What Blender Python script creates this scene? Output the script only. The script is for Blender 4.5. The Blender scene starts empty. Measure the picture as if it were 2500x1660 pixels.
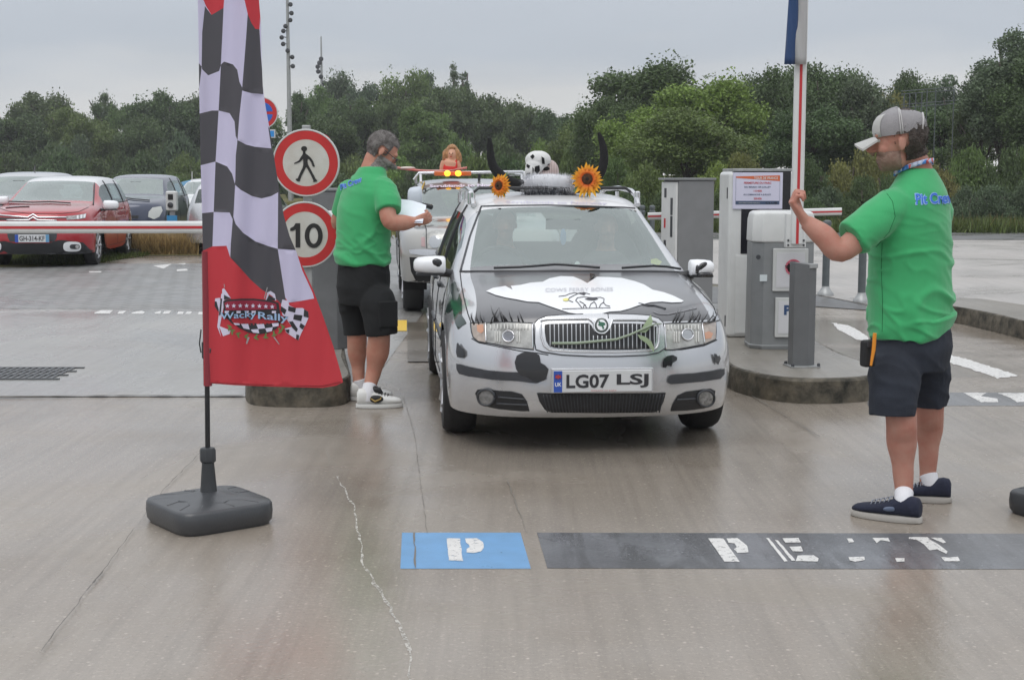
import bpy, bmesh, math, random
import numpy as np
from mathutils import Vector, Matrix, noise, geometry
from mathutils.bvhtree import BVHTree
R = math.radians
SC = bpy.context.scene
COL = SC.collection
# ------------------------------------------------------------------ camera
FPX, CAMH, HOR = 3470.0, 1.5, 425.0          # focal length in photo pixels, eye height, horizon row
PITCH = math.atan((830 - HOR) / FPX)
cd = bpy.data.cameras.new("camera")
cam = bpy.data.objects.new("camera", cd)
COL.objects.link(cam)
cam.location = (0, 0, CAMH)
cam.rotation_euler = (math.pi / 2 - PITCH, 0, 0)
cd.sensor_width = 36
cd.lens = FPX / 2500 * 36
cd.clip_end = 3000
cd.clip_start = 0.05
SC.camera = cam
# ------------------------------------------------------------------ world: overcast
world = bpy.data.worlds.new("World")
SC.world = world
world.use_nodes = True
wn, wl = world.node_tree.nodes, world.node_tree.links
wn.clear()
def wnode(t, **k):
    n = wn.new(t)
    for a, b in k.items():
        setattr(n, a, b)
    return n
SUN_EL, SUN_ROT = R(58), R(200)
sky = wnode('ShaderNodeTexSky', sky_type='NISHITA', sun_disc=False, sun_elevation=SUN_EL, sun_rotation=SUN_ROT)
tc = wnode('ShaderNodeTexCoord')
mp = wnode('ShaderNodeMapping')
mp.inputs['Scale'].default_value = (1.6, 1.6, 9.0)
mp.inputs['Location'].default_value = (0.6, 0.1, 0.35)
nz = wnode('ShaderNodeTexNoise')
nz.inputs['Scale'].default_value = 2.1
nz.inputs['Detail'].default_value = 5
nz.inputs['Roughness'].default_value = 0.5
wl.new(tc.outputs['Generated'], mp.inputs[0]); wl.new(mp.outputs[0], nz.inputs['Vector'])
sep = wnode('ShaderNodeSeparateXYZ'); wl.new(tc.outputs['Generated'], sep.inputs[0])
# horizon band brighter, blue-grey cloud above it, then bright overcast towards the zenith
ramp = wnode('ShaderNodeValToRGB')
cr = ramp.color_ramp
cr.elements[0].position = 0.0; cr.elements[0].color = (0.78, 0.78, 0.77, 1)
cr.elements[1].position = 0.055; cr.elements[1].color = (0.71, 0.72, 0.735, 1)
for p, c in ((0.085, (0.55, 0.595, 0.66, 1)), (0.16, (0.57, 0.61, 0.67, 1)), (0.5, (1.0, 1.03, 1.07, 1)), (1.0, (1.32, 1.35, 1.40, 1))):
    e = cr.elements.new(p); e.color = c
addn = wnode('ShaderNodeMath', operation='MULTIPLY_ADD')
wl.new(nz.outputs[0], addn.inputs[0]); addn.inputs[1].default_value = 0.10
sub = wnode('ShaderNodeMath', operation='SUBTRACT'); wl.new(sep.outputs['Z'], sub.inputs[0]); sub.inputs[1].default_value = 0.05
wl.new(sub.outputs[0], addn.inputs[2])
wl.new(addn.outputs[0], ramp.inputs[0])
n2 = wnode('ShaderNodeTexNoise'); n2.inputs['Scale'].default_value = 1.3; n2.inputs['Detail'].default_value = 4
mp2 = wnode('ShaderNodeMapping'); mp2.inputs['Scale'].default_value = (1, 1, 4); mp2.inputs['Location'].default_value = (3.1, 1.2, 0)
wl.new(tc.outputs['Generated'], mp2.inputs[0]); wl.new(mp2.outputs[0], n2.inputs['Vector'])
mr = wnode('ShaderNodeMapRange'); mr.inputs['From Min'].default_value = .3; mr.inputs['From Max'].default_value = .7
mr.inputs['To Min'].default_value = .9; mr.inputs['To Max'].default_value = 1.12
wl.new(n2.outputs[0], mr.inputs['Value'])
vm = wnode('ShaderNodeVectorMath', operation='SCALE'); wl.new(ramp.outputs[0], vm.inputs[0]); wl.new(mr.outputs[0], vm.inputs['Scale'])
bg1 = wnode('ShaderNodeBackground'); bg1.inputs['Strength'].default_value = 0.93
bg2 = wnode('ShaderNodeBackground'); bg2.inputs['Strength'].default_value = 0.006
wl.new(vm.outputs[0], bg1.inputs[0]); wl.new(sky.outputs[0], bg2.inputs[0])
ad = wnode('ShaderNodeAddShader'); wl.new(bg1.outputs[0], ad.inputs[0]); wl.new(bg2.outputs[0], ad.inputs[1])
wo = wnode('ShaderNodeOutputWorld'); wl.new(ad.outputs[0], wo.inputs[0])
# ------------------------------------------------------------------ sun (soft, overcast)
sd = bpy.data.lights.new("sun", 'SUN'); sd.energy = 0.9; sd.angle = R(35); sd.color = (1, .97, .93)
sun = bpy.data.objects.new("sun", sd); COL.objects.link(sun)
sun.rotation_euler = (R(90) - SUN_EL, 0, math.pi - SUN_ROT)
SC.view_settings.view_transform = 'Standard'
SC.view_settings.look = 'None'
SC.view_settings.exposure = 0.0
SC.view_settings.gamma = 1.0
# ------------------------------------------------------------------ photo-measuring helpers (pixels of the photo shown 2361 wide)
K = 2500 / 2361.0
CO = Vector((0, 0, CAMH))
def ray(u, v):
    x = (u * K - 1250) / FPX; y = -(v * K - 830) / FPX
    c, s = math.cos(PITCH), math.sin(PITCH)
    return Vector((x, c + y * s, -s + y * c))
def G(u, v, z=0.0):
    d = ray(u, v); t = (z - CAMH) / d.z
    return CO + d * t
def at(u, v, Y):
    d = ray(u, v)
    return CO + d * (Y / d.y)
def Zm(ox, oy, sc):                       # point read off an enlarged crop -> photo pixels
    return lambda X, Y: ((ox + X / sc) / K, (oy + Y / sc) / K)
# ------------------------------------------------------------------ object helpers
def tag(o, label=None, cat=None, group=None, kind=None):
    if label: o['label'] = label
    if cat: o['category'] = cat
    if group: o['group'] = group
    if kind: o['kind'] = kind
    return o
def thing(name, loc, rz, label, cat, group=None):
    o = bpy.data.objects.new(name, None); COL.objects.link(o)
    o.empty_display_size = .2
    o.location = loc; o.rotation_euler = (0, 0, rz)
    return tag(o, label, cat, group)
def mtx(o):
    return Matrix.Translation(o.location) @ o.rotation_euler.to_matrix().to_4x4() @ Matrix.Diagonal((*o.scale, 1))
def link(name, me, mats, parent=None, world_coords=False):
    o = bpy.data.objects.new(name, me); COL.objects.link(o)
    if not isinstance(mats, (list, tuple)): mats = [mats]
    if len(me.materials) == 0:
        for m in mats: me.materials.append(m)
    if parent is not None:
        o.parent = parent
        if world_coords:
            m = mtx(parent)
            if parent.parent: m = mtx(parent.parent) @ m
            if parent.type == 'MESH': m = parent_world(parent)
            o.matrix_parent_inverse = m.inverted()
    return o
def parent_world(o):
    if o.parent is None: return mtx(o)
    return parent_world(o.parent) @ o.matrix_parent_inverse @ mtx(o)
def mesh_from(v, f, smooth=True, mi=None):
    me = bpy.data.meshes.new("m")
    me.from_pydata([tuple(p) for p in v], [], [tuple(q) for q in f])
    if smooth: me.polygons.foreach_set('use_smooth', [True] * len(me.polygons))
    if mi is not None: me.polygons.foreach_set('material_index', mi)
    me.update()
    return me
def tri_mesh_np(V, F4, smooth=False):
    """fast quads mesh from numpy arrays"""
    me = bpy.data.meshes.new("m")
    n, k = len(F4), F4.shape[1]
    me.vertices.add(len(V)); me.vertices.foreach_set('co', V.astype(np.float32).ravel())
    me.loops.add(n * k); me.loops.foreach_set('vertex_index', F4.astype(np.int32).ravel())
    me.polygons.add(n)
    me.polygons.foreach_set('loop_start', np.arange(0, n * k, k, dtype=np.int32))
    me.polygons.foreach_set('loop_total', np.full(n, k, dtype=np.int32))
    if smooth: me.polygons.foreach_set('use_smooth', [True] * n)
    me.update(); me.validate()
    return me
class MB:
    def __init__(s): s.v = []; s.f = []
    def add(s, v, f):
        b = len(s.v); s.v += [Vector(p) for p in v]; s.f += [[i + b for i in q] for q in f]; return s
    def box(s, c, d, rz=0, M=None):
        x, y, z = d[0] / 2, d[1] / 2, d[2] / 2
        v = [Vector((a * x, b * y, e * z)) for a in (-1, 1) for b in (-1, 1) for e in (-1, 1)]
        m = Matrix.Translation(c) @ Matrix.Rotation(rz, 4, 'Z')
        if M: m = M @ m
        return s.add([m @ p for p in v], [(0, 1, 3, 2), (4, 6, 7, 5), (0, 4, 5, 1), (2, 3, 7, 6), (0, 2, 6, 4), (1, 5, 7, 3)])
    def rings(s, rings, cap=True):
        n = len(rings[0]); v = [p for r in rings for p in r]; f = []
        for i in range(len(rings) - 1):
            for j in range(n):
                k = (j + 1) % n
                f.append((i * n + j, i * n + k, (i + 1) * n + k, (i + 1) * n + j))
        if cap:
            f.append(tuple(range(n))[::-1]); f.append(tuple((len(rings) - 1) * n + j for j in range(n)))
        return s.add(v, f)
    def tube(s, pts, r, n=10, cap=True):
        pts = [Vector(p) for p in pts]
        if not isinstance(r, (list, tuple)): r = [r] * len(pts)
        t0 = (pts[1] - pts[0]).normalized()
        up = Vector((0, 0, 1)) if abs(t0.z) < .9 else Vector((1, 0, 0))
        a = t0.cross(up).normalized(); rs = []
        for i, p in enumerate(pts):
            t = (pts[min(i + 1, len(pts) - 1)] - pts[max(i - 1, 0)])
            if t.length < 1e-9: t = t0
            t.normalize()
            a = (a - t * a.dot(t)).normalized(); b = t.cross(a)
            rs.append([p + (a * math.cos(q) + b * math.sin(q)) * r[i] for q in [2 * math.pi * j / n for j in range(n)]])
        return s.rings(rs, cap)
    def lathe(s, prof, o=(0, 0, 0), n=20, axis='Z', M=None):
        o = Vector(o); rs = []
        for r, z in prof:
            ring = []
            for j in range(n):
                q = 2 * math.pi * j / n
                p = Vector((r * math.cos(q), r * math.sin(q), z))
                if axis == 'Y': p = Vector((p.x, -p.z, p.y))      # axis towards -Y
                if axis == 'X': p = Vector((p.z, p.x, p.y))
                if M: p = M @ p
                ring.append(o + p)
            rs.append(ring)
        return s.rings(rs, True)
    def prism(s, poly, z0, z1):
        n = len(poly)
        v = [(x, y, z0) for x, y in poly] + [(x, y, z1) for x, y in poly]
        f = [tuple(range(n))[::-1], tuple(range(n, 2 * n))] + [(i, (i + 1) % n, n + (i + 1) % n, n + i) for i in range(n)]
        return s.add(v, f)
    def ellipsoid(s, c, r, n=16, m=10, M=None):
        rs = []
        for i in range(1, m):
            a = math.pi * i / m
            ring = []
            for j in range(n):
                q = 2 * math.pi * j / n
                p = Vector((r[0] * math.sin(a) * math.cos(q), r[1] * math.sin(a) * math.sin(q), -r[2] * math.cos(a)))
                if M: p = M @ p
                ring.append(Vector(c) + p)
            rs.append(ring)
        return s.rings(rs, True)
    def mesh(s, smooth=False, sharp=None, merge=False):
        me = mesh_from(s.v, s.f, smooth)
        bm = bmesh.new(); bm.from_mesh(me)
        if merge: bmesh.ops.remove_doubles(bm, verts=bm.verts, dist=1e-5)
        bmesh.ops.recalc_face_normals(bm, faces=bm.faces); bm.to_mesh(me); bm.free()
        if sharp: me.polygons.foreach_set('use_smooth', [True] * len(me.polygons)); me.set_sharp_from_angle(angle=R(sharp))
        return me
    def build(s, name, mat, parent=None, smooth=False, sharp=40, bevel=0, wc=False, seg=2):
        me = s.mesh(smooth, None if bevel else sharp)
        o = link(name, me, mat, parent, wc)
        if bevel:
            me.polygons.foreach_set('use_smooth', [True] * len(me.polygons))
            b = o.modifiers.new('b', 'BEVEL'); b.width = bevel; b.segments = seg; b.limit_method = 'ANGLE'; b.angle_limit = R(40); b.harden_normals = True
        return o
# ------------------------------------------------------------------ materials
MATS = {}
def nt(m): m.use_nodes = True; return m.node_tree
def pbr(name, col, rough=.5, metal=0, spec=.5, coat=0, bump=0, bscale=50, var=0, vscale=3, emis=None, estr=0, trans=0, alpha=1, sub=0, coatr=.05, rvar=0, col2=None, det=4, sheen=0):
    """Principled with optional noise in colour, roughness and bump (object space)"""
    if name in MATS: return MATS[name]
    m = bpy.data.materials.new(name); t = nt(m); N, L = t.nodes, t.links
    b = N['Principled BSDF']
    b.inputs['Base Color'].default_value = (*col, 1); b.inputs['Roughness'].default_value = rough
    b.inputs['Metallic'].default_value = metal; b.inputs['Specular IOR Level'].default_value = spec
    b.inputs['Coat Weight'].default_value = coat; b.inputs['Coat Roughness'].default_value = coatr
    b.inputs['Transmission Weight'].default_value = trans; b.inputs['Alpha'].default_value = alpha
    b.inputs['Subsurface Weight'].default_value = sub
    b.inputs['Sheen Weight'].default_value = sheen
    if emis: b.inputs['Emission Color'].default_value = (*emis, 1); b.inputs['Emission Strength'].default_value = estr
    if var or bump or rvar:
        tcn = N.new('ShaderNodeTexCoord')
        if var or rvar:
            n = N.new('ShaderNodeTexNoise'); n.inputs['Scale'].default_value = vscale; n.inputs['Detail'].default_value = det
            n.inputs['Roughness'].default_value = .6
            L.new(tcn.outputs['Object'], n.inputs['Vector'])
        if var:
            mx = N.new('ShaderNodeMix'); mx.data_type = 'RGBA'
            r = N.new('ShaderNodeMapRange'); r.inputs['From Min'].default_value = .3; r.inputs['From Max'].default_value = .7
            L.new(n.outputs[0], r.inputs['Value']); L.new(r.outputs[0], mx.inputs['Factor'])
            c2 = col2 or tuple(c * (1 - var) for c in col)
            c1 = col if col2 else tuple(min(1, c * (1 + var * .6)) for c in col)
            mx.inputs['A'].default_value = (*c1, 1); mx.inputs['B'].default_value = (*c2, 1)
            L.new(mx.outputs['Result'], b.inputs['Base Color'])
        if rvar:
            r2 = N.new('ShaderNodeMapRange'); r2.inputs['From Min'].default_value = .3; r2.inputs['From Max'].default_value = .7
            r2.inputs['To Min'].default_value = max(.03, rough - rvar); r2.inputs['To Max'].default_value = min(1, rough + rvar)
            L.new(n.outputs[0], r2.inputs['Value']); L.new(r2.outputs[0], b.inputs['Roughness'])
        if bump:
            n3 = N.new('ShaderNodeTexNoise'); n3.inputs['Scale'].default_value = bscale; n3.inputs['Detail'].default_value = 4
            L.new(tcn.outputs['Object'], n3.inputs['Vector'])
            bp = N.new('ShaderNodeBump'); bp.inputs['Strength'].default_value = bump; bp.inputs['Distance'].default_value = .01
            L.new(n3.outputs[0], bp.inputs['Height']); L.new(bp.outputs[0], b.inputs['Normal'])
    MATS[name] = m
    return m
def wet_ground(name, c1, c2, speck=.35, rough=(.22, .55), big=.25, stain=(.16, .125, .09), stainf=.5, streak=True, bump=.25, brick=None, spec=.5, scuff=None, painted_sheen=None):
    m = bpy.data.materials.new(name); t = nt(m); N, L = t.nodes, t.links; b = N['Principled BSDF']
    g = N.new('ShaderNodeNewGeometry'); pos = g.outputs['Position']
    def noi(sc, det=5, ro=.6, vec=None, dist=0):
        n = N.new('ShaderNodeTexNoise'); n.inputs['Scale'].default_value = sc; n.inputs['Detail'].default_value = det
        n.inputs['Roughness'].default_value = ro; n.inputs['Distortion'].default_value = dist
        L.new(vec or pos, n.inputs['Vector']); return n.outputs[0]
    def mr_(v, a, c, d=0, e=1):
        r = N.new('ShaderNodeMapRange'); r.inputs['From Min'].default_value = a; r.inputs['From Max'].default_value = c
        r.inputs['To Min'].default_value = d; r.inputs['To Max'].default_value = e; L.new(v, r.inputs['Value']); return r.outputs[0]
    def mixc(f, A, B, mode='MIX'):
        x = N.new('ShaderNodeMix'); x.data_type = 'RGBA'; x.blend_type = mode
        if isinstance(f, float): x.inputs['Factor'].default_value = f
        else: L.new(f, x.inputs['Factor'])
        for s_, q in (('A', A), ('B', B)):
            if isinstance(q, tuple): x.inputs[s_].default_value = (*q, 1)
            else: L.new(q, x.inputs[s_])
        return x.outputs['Result']
    w = noi(big, 6, .55, dist=.4)
    col = mixc(mr_(w, .35, .65), c1, c2)
    w2 = noi(big * 2.3 + .13, 5, .6)
    st = mr_(w2, .5, .72, 0, stainf)
    col = mixc(st, col, stain)
    # streaks along the driving direction
    if streak:
        mpn = N.new('ShaderNodeMapping'); mpn.inputs['Scale'].default_value = (8.5, .30, 1); L.new(pos, mpn.inputs[0])
        s1 = noi(2.0, 5, .65, mpn.outputs[0])
        col = mixc(mr_(s1, .42, .7, 0, .35), col, tuple(c * .62 for c in c2))
    if scuff:
        ms_ = N.new('ShaderNodeMapping'); ms_.inputs['Rotation'].default_value = (0, 0, R(-28)); ms_.inputs['Scale'].default_value = (3.5, .55, 1); L.new(pos, ms_.inputs[0])
        col = mixc(mr_(noi(1.6, 6, .7, ms_.outputs[0], .6), .46, .58, 0, .8), col, scuff)
    if painted_sheen:  # wet reflection painted into the colour, lighter with growing X
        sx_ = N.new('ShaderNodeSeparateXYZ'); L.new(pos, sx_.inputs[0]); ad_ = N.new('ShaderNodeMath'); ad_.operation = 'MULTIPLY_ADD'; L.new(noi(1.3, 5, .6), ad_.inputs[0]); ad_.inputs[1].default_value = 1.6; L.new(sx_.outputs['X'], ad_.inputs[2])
        col = mixc(mr_(ad_.outputs[0], painted_sheen[0], painted_sheen[1], 0, .85), col, painted_sheen[2])
    sp = noi(55, 3, .7)
    col = mixc(mr_(sp, .56, .74, 0, speck), col, tuple(min(1, c * 1.9) for c in c1))
    sp2 = noi(80, 2, .7)
    col = mixc(mr_(sp2, .57, .72, 0, speck * .9), col, tuple(c * .35 for c in c1))
    vo = N.new('ShaderNodeTexVoronoi'); vo.inputs['Scale'].default_value = 7; L.new(pos, vo.inputs['Vector'])
    col = mixc(mr_(vo.outputs['Distance'], .035, .055, .55, 0), col, tuple(c * .5 for c in c1))
    vo2 = N.new('ShaderNodeTexVoronoi'); vo2.inputs['Scale'].default_value = 17; L.new(pos, vo2.inputs['Vector'])
    col = mixc(mr_(vo2.outputs['Distance'], .05, .13, .5, 0), col, tuple(min(.8, c * 1.8) for c in c1))
    bh = noi(38, 4, .7)
    hgt = bh
    if brick:
        br = N.new('ShaderNodeTexBrick'); bm_ = N.new('ShaderNodeMapping'); bm_.inputs['Rotation'].default_value = (0, 0, brick[1]); L.new(pos, bm_.inputs[0]); L.new(bm_.outputs[0], br.inputs['Vector'])
        br.inputs['Scale'].default_value = 1; br.inputs['Brick Width'].default_value = brick[0]; br.inputs['Row Height'].default_value = brick[0] / 2
        br.inputs['Mortar Size'].default_value = .012; br.inputs['Color1'].default_value = (1, 1, 1, 1); br.inputs['Color2'].default_value = (.8, .8, .8, 1); br.inputs['Mortar'].default_value = (.22, .24, .2, 1)
        col = mixc(1.0, col, br.outputs['Color'], 'MULTIPLY')
        ma = N.new('ShaderNodeMath'); ma.operation = 'MULTIPLY_ADD'; L.new(br.outputs['Fac'], ma.inputs[0]); ma.inputs[1].default_value = -1.2; L.new(bh, ma.inputs[2]); hgt = ma.outputs[0]
    L.new(col, b.inputs['Base Color'])
    rw = noi(.55, 5, .6, dist=.6)
    rr = mr_(rw, .36, .62, rough[0], rough[1])
    L.new(rr, b.inputs['Roughness'])
    bp = N.new('ShaderNodeBump'); bp.inputs['Strength'].default_value = bump; bp.inputs['Distance'].default_value = .006
    L.new(hgt, bp.inputs['Height']); L.new(bp.outputs[0], b.inputs['Normal'])
    b.inputs['Specular IOR Level'].default_value = spec
    return m
# ------------------------------------------------------------------ ground sheets
def sheet(name, poly, z, mat, label=None, kind='structure'):
    v = [(p[0], p[1], z) for p in poly]
    tris = geometry.tessellate_polygon([[Vector(p) for p in v]])
    me = mesh_from(v, [t if (Vector(v[t[1]]) - Vector(v[t[0]])).cross(Vector(v[t[2]]) - Vector(v[t[0]])).z > 0 else t[::-1] for t in tris], False)
    o = link(name, me, mat)
    return tag(o, label, kind=kind)
def gp(*uv): return [G(u, v) for u, v in uv]
m_conc = wet_ground('wet_concrete', (.335, .297, .254), (.245, .211, .175), rough=(.06, .36), stainf=.55, stain=(.172, .134, .096))
m_conc2 = wet_ground('pale_wet_concrete', (.37, .362, .345), (.30, .292, .277), rough=(.12, .36), stainf=.25, speck=.2)
m_pave = wet_ground('block_paving', (.29, .288, .285), (.23, .228, .225), rough=(.25, .5), stainf=.15, speck=.25, streak=False, brick=(.32, R(33)))
m_asph = wet_ground('wet_asphalt', (.14, .14, .142), (.11, .11, .112), rough=(.2, .5), stainf=.15, speck=.6)
m_pale = wet_ground('pale_forecourt', (.45, .425, .40), (.38, .36, .34), rough=(.25, .5), stainf=.2, speck=.2)
m_field = wet_ground('field_ground', (.10, .105, .04), (.16, .14, .065), rough=(.9, 1), stain=(.06, .08, .03), streak=False, big=.15, spec=.1)
tag(link('ground', mesh_from([(-900, -60, 0), (900, -60, 0), (900, 1500, 0), (-900, 1500, 0)], [(0, 1, 2, 3)], False), m_conc), 'wet grey brown concrete forecourt', kind='structure')
y1 = G(0, 915).y; y2 = G(0, 714).y
sheet('concrete_slab', [(-40, y1), (G(560, 915).x, y1), (G(800, 915).x + .1, y1 + .02), (G(980, 716).x, y2), (-40, y2 + .2)], .004, m_conc2, 'pale wet concrete slab before the barrier')
sheet('block_paving', [(-60, y2 + .2), (G(1700, 716).x, y2), (3.2, 60), (-4, 60), (-4.0, 23.9), (-60, 23.9)], .004, m_pave, 'grey block paving of the car park lane')
yf = G(300, 590).y
sheet('field', [(-700, yf), (G(466, 585).x, yf), (-5.2, 26), (-5.6, 60), (4, 60), (60, 44), (700, 44), (700, 1400), (-700, 1400)], .008, m_field, 'dry grassy field behind the parked cars')
sheet('grass_strip', [(-60, G(0, 612).y), (G(60, 617).x, G(60, 617).y), (G(200, 610).x, G(200, 610).y), (G(330, 592).x, yf), (-60, yf)], .012, m_field, 'mossy green strip under the red car')
yr0, yr1 = G(0, 553).y, G(0, 516).y
sheet('pale_forecourt', [G(1880, 680), (G(1640, 655).x, G(1640, 655).y), (3.2, 30), (3.2, yr0), (60, yr0 - 1.5), (60, 10), (G(2361, 776).x, G(2361, 776).y), G(2200, 736), G(2000, 702)], .004, m_pale, 'pale concrete forecourt behind the bollards')
sheet('road', [(3.2, yr0), (80, yr0 - 1.5), (80, 36.5), (3.2, 38)], .008, m_asph, 'dark asphalt road before the verge')
sheet('lane', gp((1640, 662), (1880, 682), (1995, 704), (1998, 716), (1880, 708), (1640, 700)), .008, m_asph)
tag(SC.objects[-1] if False else COL.objects['lane'], 'narrow dark asphalt lane beside the islands', kind='structure')
yv = G(0, 515).y
sheet('verge', [(3.2, 36.2), (G(2361, 513).x, yv - .5), (90, yv - 2), (90, 48), (3.2, 46)], .012, m_field, 'grassy verge below the bushes')
# joints, cracks, paint
m_joint = pbr('joint_dark', (.10, .092, .082), .7)
def worn(name, col, scale, lo, hi, rough=.4):
    m = pbr(name, col, rough, var=.10, vscale=9); t = m.node_tree; N, L = t.nodes, t.links; b = N['Principled BSDF']
    g = N.new('ShaderNodeNewGeometry'); n = N.new('ShaderNodeTexNoise'); n.inputs['Scale'].default_value = scale; n.inputs['Detail'].default_value = 6; n.inputs['Roughness'].default_value = .75; L.new(g.outputs['Position'], n.inputs['Vector'])
    r = N.new('ShaderNodeMapRange'); r.inputs['From Min'].default_value = lo; r.inputs['From Max'].default_value = hi; L.new(n.outputs[0], r.inputs['Value']); L.new(r.outputs[0], b.inputs['Alpha']); return m
m_wpaint = worn('worn_white_paint', (.68, .67, .65), 42, .33, .45)
m_crack = worn('crack_filler', (.50, .48, .44), 30, .42, .54, .8)
m_blue = worn('blue_paint', (.125, .31, .56), 14, .27, .36, .32)
m_gband = wet_ground('grey_paint_band', (.175, .18, .195), (.060, .062, .070), rough=(.10, .42), stainf=.75, speck=.3, stain=(.05, .05, .055), big=.9, scuff=(.045, .046, .05), painted_sheen=(2.3, 3.6, (.27, .272, .28)))  # right end coloured lighter to stand in for its wet sheen
def strip(pts, w, z, jitter=0, seed=1):
    rnd = random.Random(seed); P = []
    for i in range(len(pts) - 1):
        a, b = Vector(pts[i]), Vector(pts[i + 1]); n = max(1, int((b - a).length / .06)) if jitter else 1
        for k in range(n):
            P.append(a.lerp(b, k / n) + (Vector((rnd.uniform(-1, 1), rnd.uniform(-1, 1), 0)) * jitter if jitter and (i or k) else Vector((0, 0, 0))))
    P.append(Vector(pts[-1])); L_, R_ = [], []
    for i, p in enumerate(P):
        t = (P[min(i + 1, len(P) - 1)] - P[max(i - 1, 0)]); nrm = Vector((-t.y, t.x, 0)).normalized()
        ww = w * (rnd.uniform(.25, 1.5) if jitter else 1) / 2
        L_.append(p + nrm * ww); R_.append(p - nrm * ww)
    v = [(p.x, p.y, z) for p in L_ + R_]; n = len(P)
    return v, [(i + n, i + 1 + n, i + 1, i) for i in range(n - 1)]
def road_strips(name, lst, mat, z, label, jitter=0):
    mb = MB()
    for k, (pts, w) in enumerate(lst):
        v, f = strip([G(*p) for p in pts], w, z, jitter, k + 3); mb.add(v, f)
    o = link(name, mesh_from(mb.v, mb.f, False), mat); return tag(o, label, kind='structure')
road_strips('joints', [([(-40, 918), (300, 915), (560, 916)], .03), ([(-40, 712), (470, 718), (560, 718)], .02),
    ([(500, 1010), (380, 1130)], .003), ([(240, 1318), (215, 1350)], .006), ([(380, 1130), (240, 1318)], .002), ([(215, 1350), (95, 1508)], .003),
    ([(1675, 880), (1800, 955), (1890, 1010)], .006), ([(1995, 908), (2361, 912)], .006), ([(1885, 682), (1990, 703), (2200, 738), (2361, 778)], .05)], m_joint, .0115, 'dark joints between the concrete slabs', .004)
road_strips('crack', [([(752, 1035), (765, 1070)], .003), ([(778, 1098), (800, 1140), (815, 1165), (822, 1215), (832, 1260), (838, 1305)], .009), ([(838, 1305), (865, 1345), (880, 1375), (902, 1400), (922, 1450), (935, 1475), (945, 1500)], .011), ([(945, 1500), (944, 1540), (950, 1575), (946, 1600)], .006)], m_crack, .0015, 'pale filled crack wandering across the concrete', .007)
road_strips('fine_joints', [([(930, 915), (955, 1000), (985, 1230)], .0025), ([(955, 1228), (958, 1310)], .006), ([(1170, 1110), (1215, 1228)], .004)], pbr('joint_faint', (.17, .155, .135), .7), .0035, 'hairline joints in the concrete', .003)
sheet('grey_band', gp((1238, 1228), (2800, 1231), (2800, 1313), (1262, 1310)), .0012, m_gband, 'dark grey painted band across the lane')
sheet('blue_patch', gp((927, 1228), (1200, 1228), (1224, 1311), (923, 1311)), .0012, m_blue, 'blue painted rectangle on the concrete')
sheet('far_band', gp((2000, 905), (2800, 905), (2800, 937), (2000, 935)), .0012, wet_ground('faint_grey_band', (.22, .222, .228), (.19, .19, .195), rough=(.1, .3), speck=.15), 'faint grey painted band behind the man')
mk = MB()
def paint(polys, z=.0028):
    for p in polys:
        P = [G(u, v) for u, v in p]; vv = [Vector((q.x, q.y, z)) for q in P]
        t = geometry.tessellate_polygon([vv]); mk.add(vv, [q if (vv[q[1]] - vv[q[0]]).cross(vv[q[2]] - vv[q[0]]).z > 0 else q[::-1] for q in t])
z4 = Zm(900, 1240, 2.812); z5 = Zm(1640, 1260, 2.7465)
def rough_poly(pts, amp=.7, seed=0):
    rnd = random.Random(seed); out = []
    for i in range(len(pts)):
        a, b = pts[i], pts[(i + 1) % len(pts)]; n = max(1, int(math.dist(a, b) / 5))
        for k in range(n):
            out.append((a[0] + (b[0] - a[0]) * k / n + rnd.uniform(-amp, amp), a[1] + (b[1] - a[1]) * k / n + rnd.uniform(-amp, amp) * .6))
    return out
P1 = [[z4(*q) for q in ((535, 210), (630, 212), (628, 250), (640, 285), (636, 310), (648, 366), (552, 362))],
      [z4(*q) for q in ((663, 212), (740, 210), (785, 235), (792, 275), (770, 302), (722, 312), (672, 308), (672, 285), (692, 270), (690, 255), (668, 240))]]
P2 = [[z5(*q) for q in ((243, 150), (345, 152), (455, 308), (352, 306))], [z5(*q) for q in ((368, 152), (440, 150), (505, 200), (515, 245), (440, 248), (418, 225), (435, 210), (420, 185), (380, 180))],
      [z5(*q) for q in ((632, 150), (652, 150), (778, 305), (755, 308))], [z5(*q) for q in ((690, 160), (712, 165), (830, 300), (805, 302))],
      [z5(*q) for q in ((742, 150), (850, 148), (865, 178), (762, 180))], [z5(*q) for q in ((790, 208), (868, 205), (882, 238), (812, 240))], [z5(*q) for q in ((845, 266), (950, 264), (985, 285), (980, 306), (830, 303))],
      [z5(*q) for q in ((1172, 150), (1210, 152), (1222, 176), (1190, 180))], [z5(*q) for q in ((1185, 278), (1290, 274), (1296, 296), (1230, 308), (1196, 300))],
      [z5(*q) for q in ((1345, 148), (1450, 148), (1462, 172), (1400, 165), (1375, 183))], [z5(*q) for q in ((1498, 284), (1560, 284), (1560, 306), (1510, 308))],
      [z5(*q) for q in ((1590, 143), (1715, 143), (1745, 168), (1795, 195), (1850, 240), (1840, 255), (1780, 225), (1730, 232), (1690, 190), (1640, 160), (1590, 155))], [z5(*q) for q in ((1735, 146), (1810, 148), (1838, 178), (1820, 184))],
      [z5(*q) for q in ((1805, 278), (1850, 280), (1920, 275), (1932, 305), (1830, 304))]]
L3 = [[(2221, 906), (2275, 906), (2262, 914), (2300, 920), (2302, 928), (2262, 928)], [(2300, 907), (2361, 907), (2400, 925), (2345, 928), (2330, 918)]]
L4 = []
zl = Zm(0, 740, 3.81)
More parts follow.
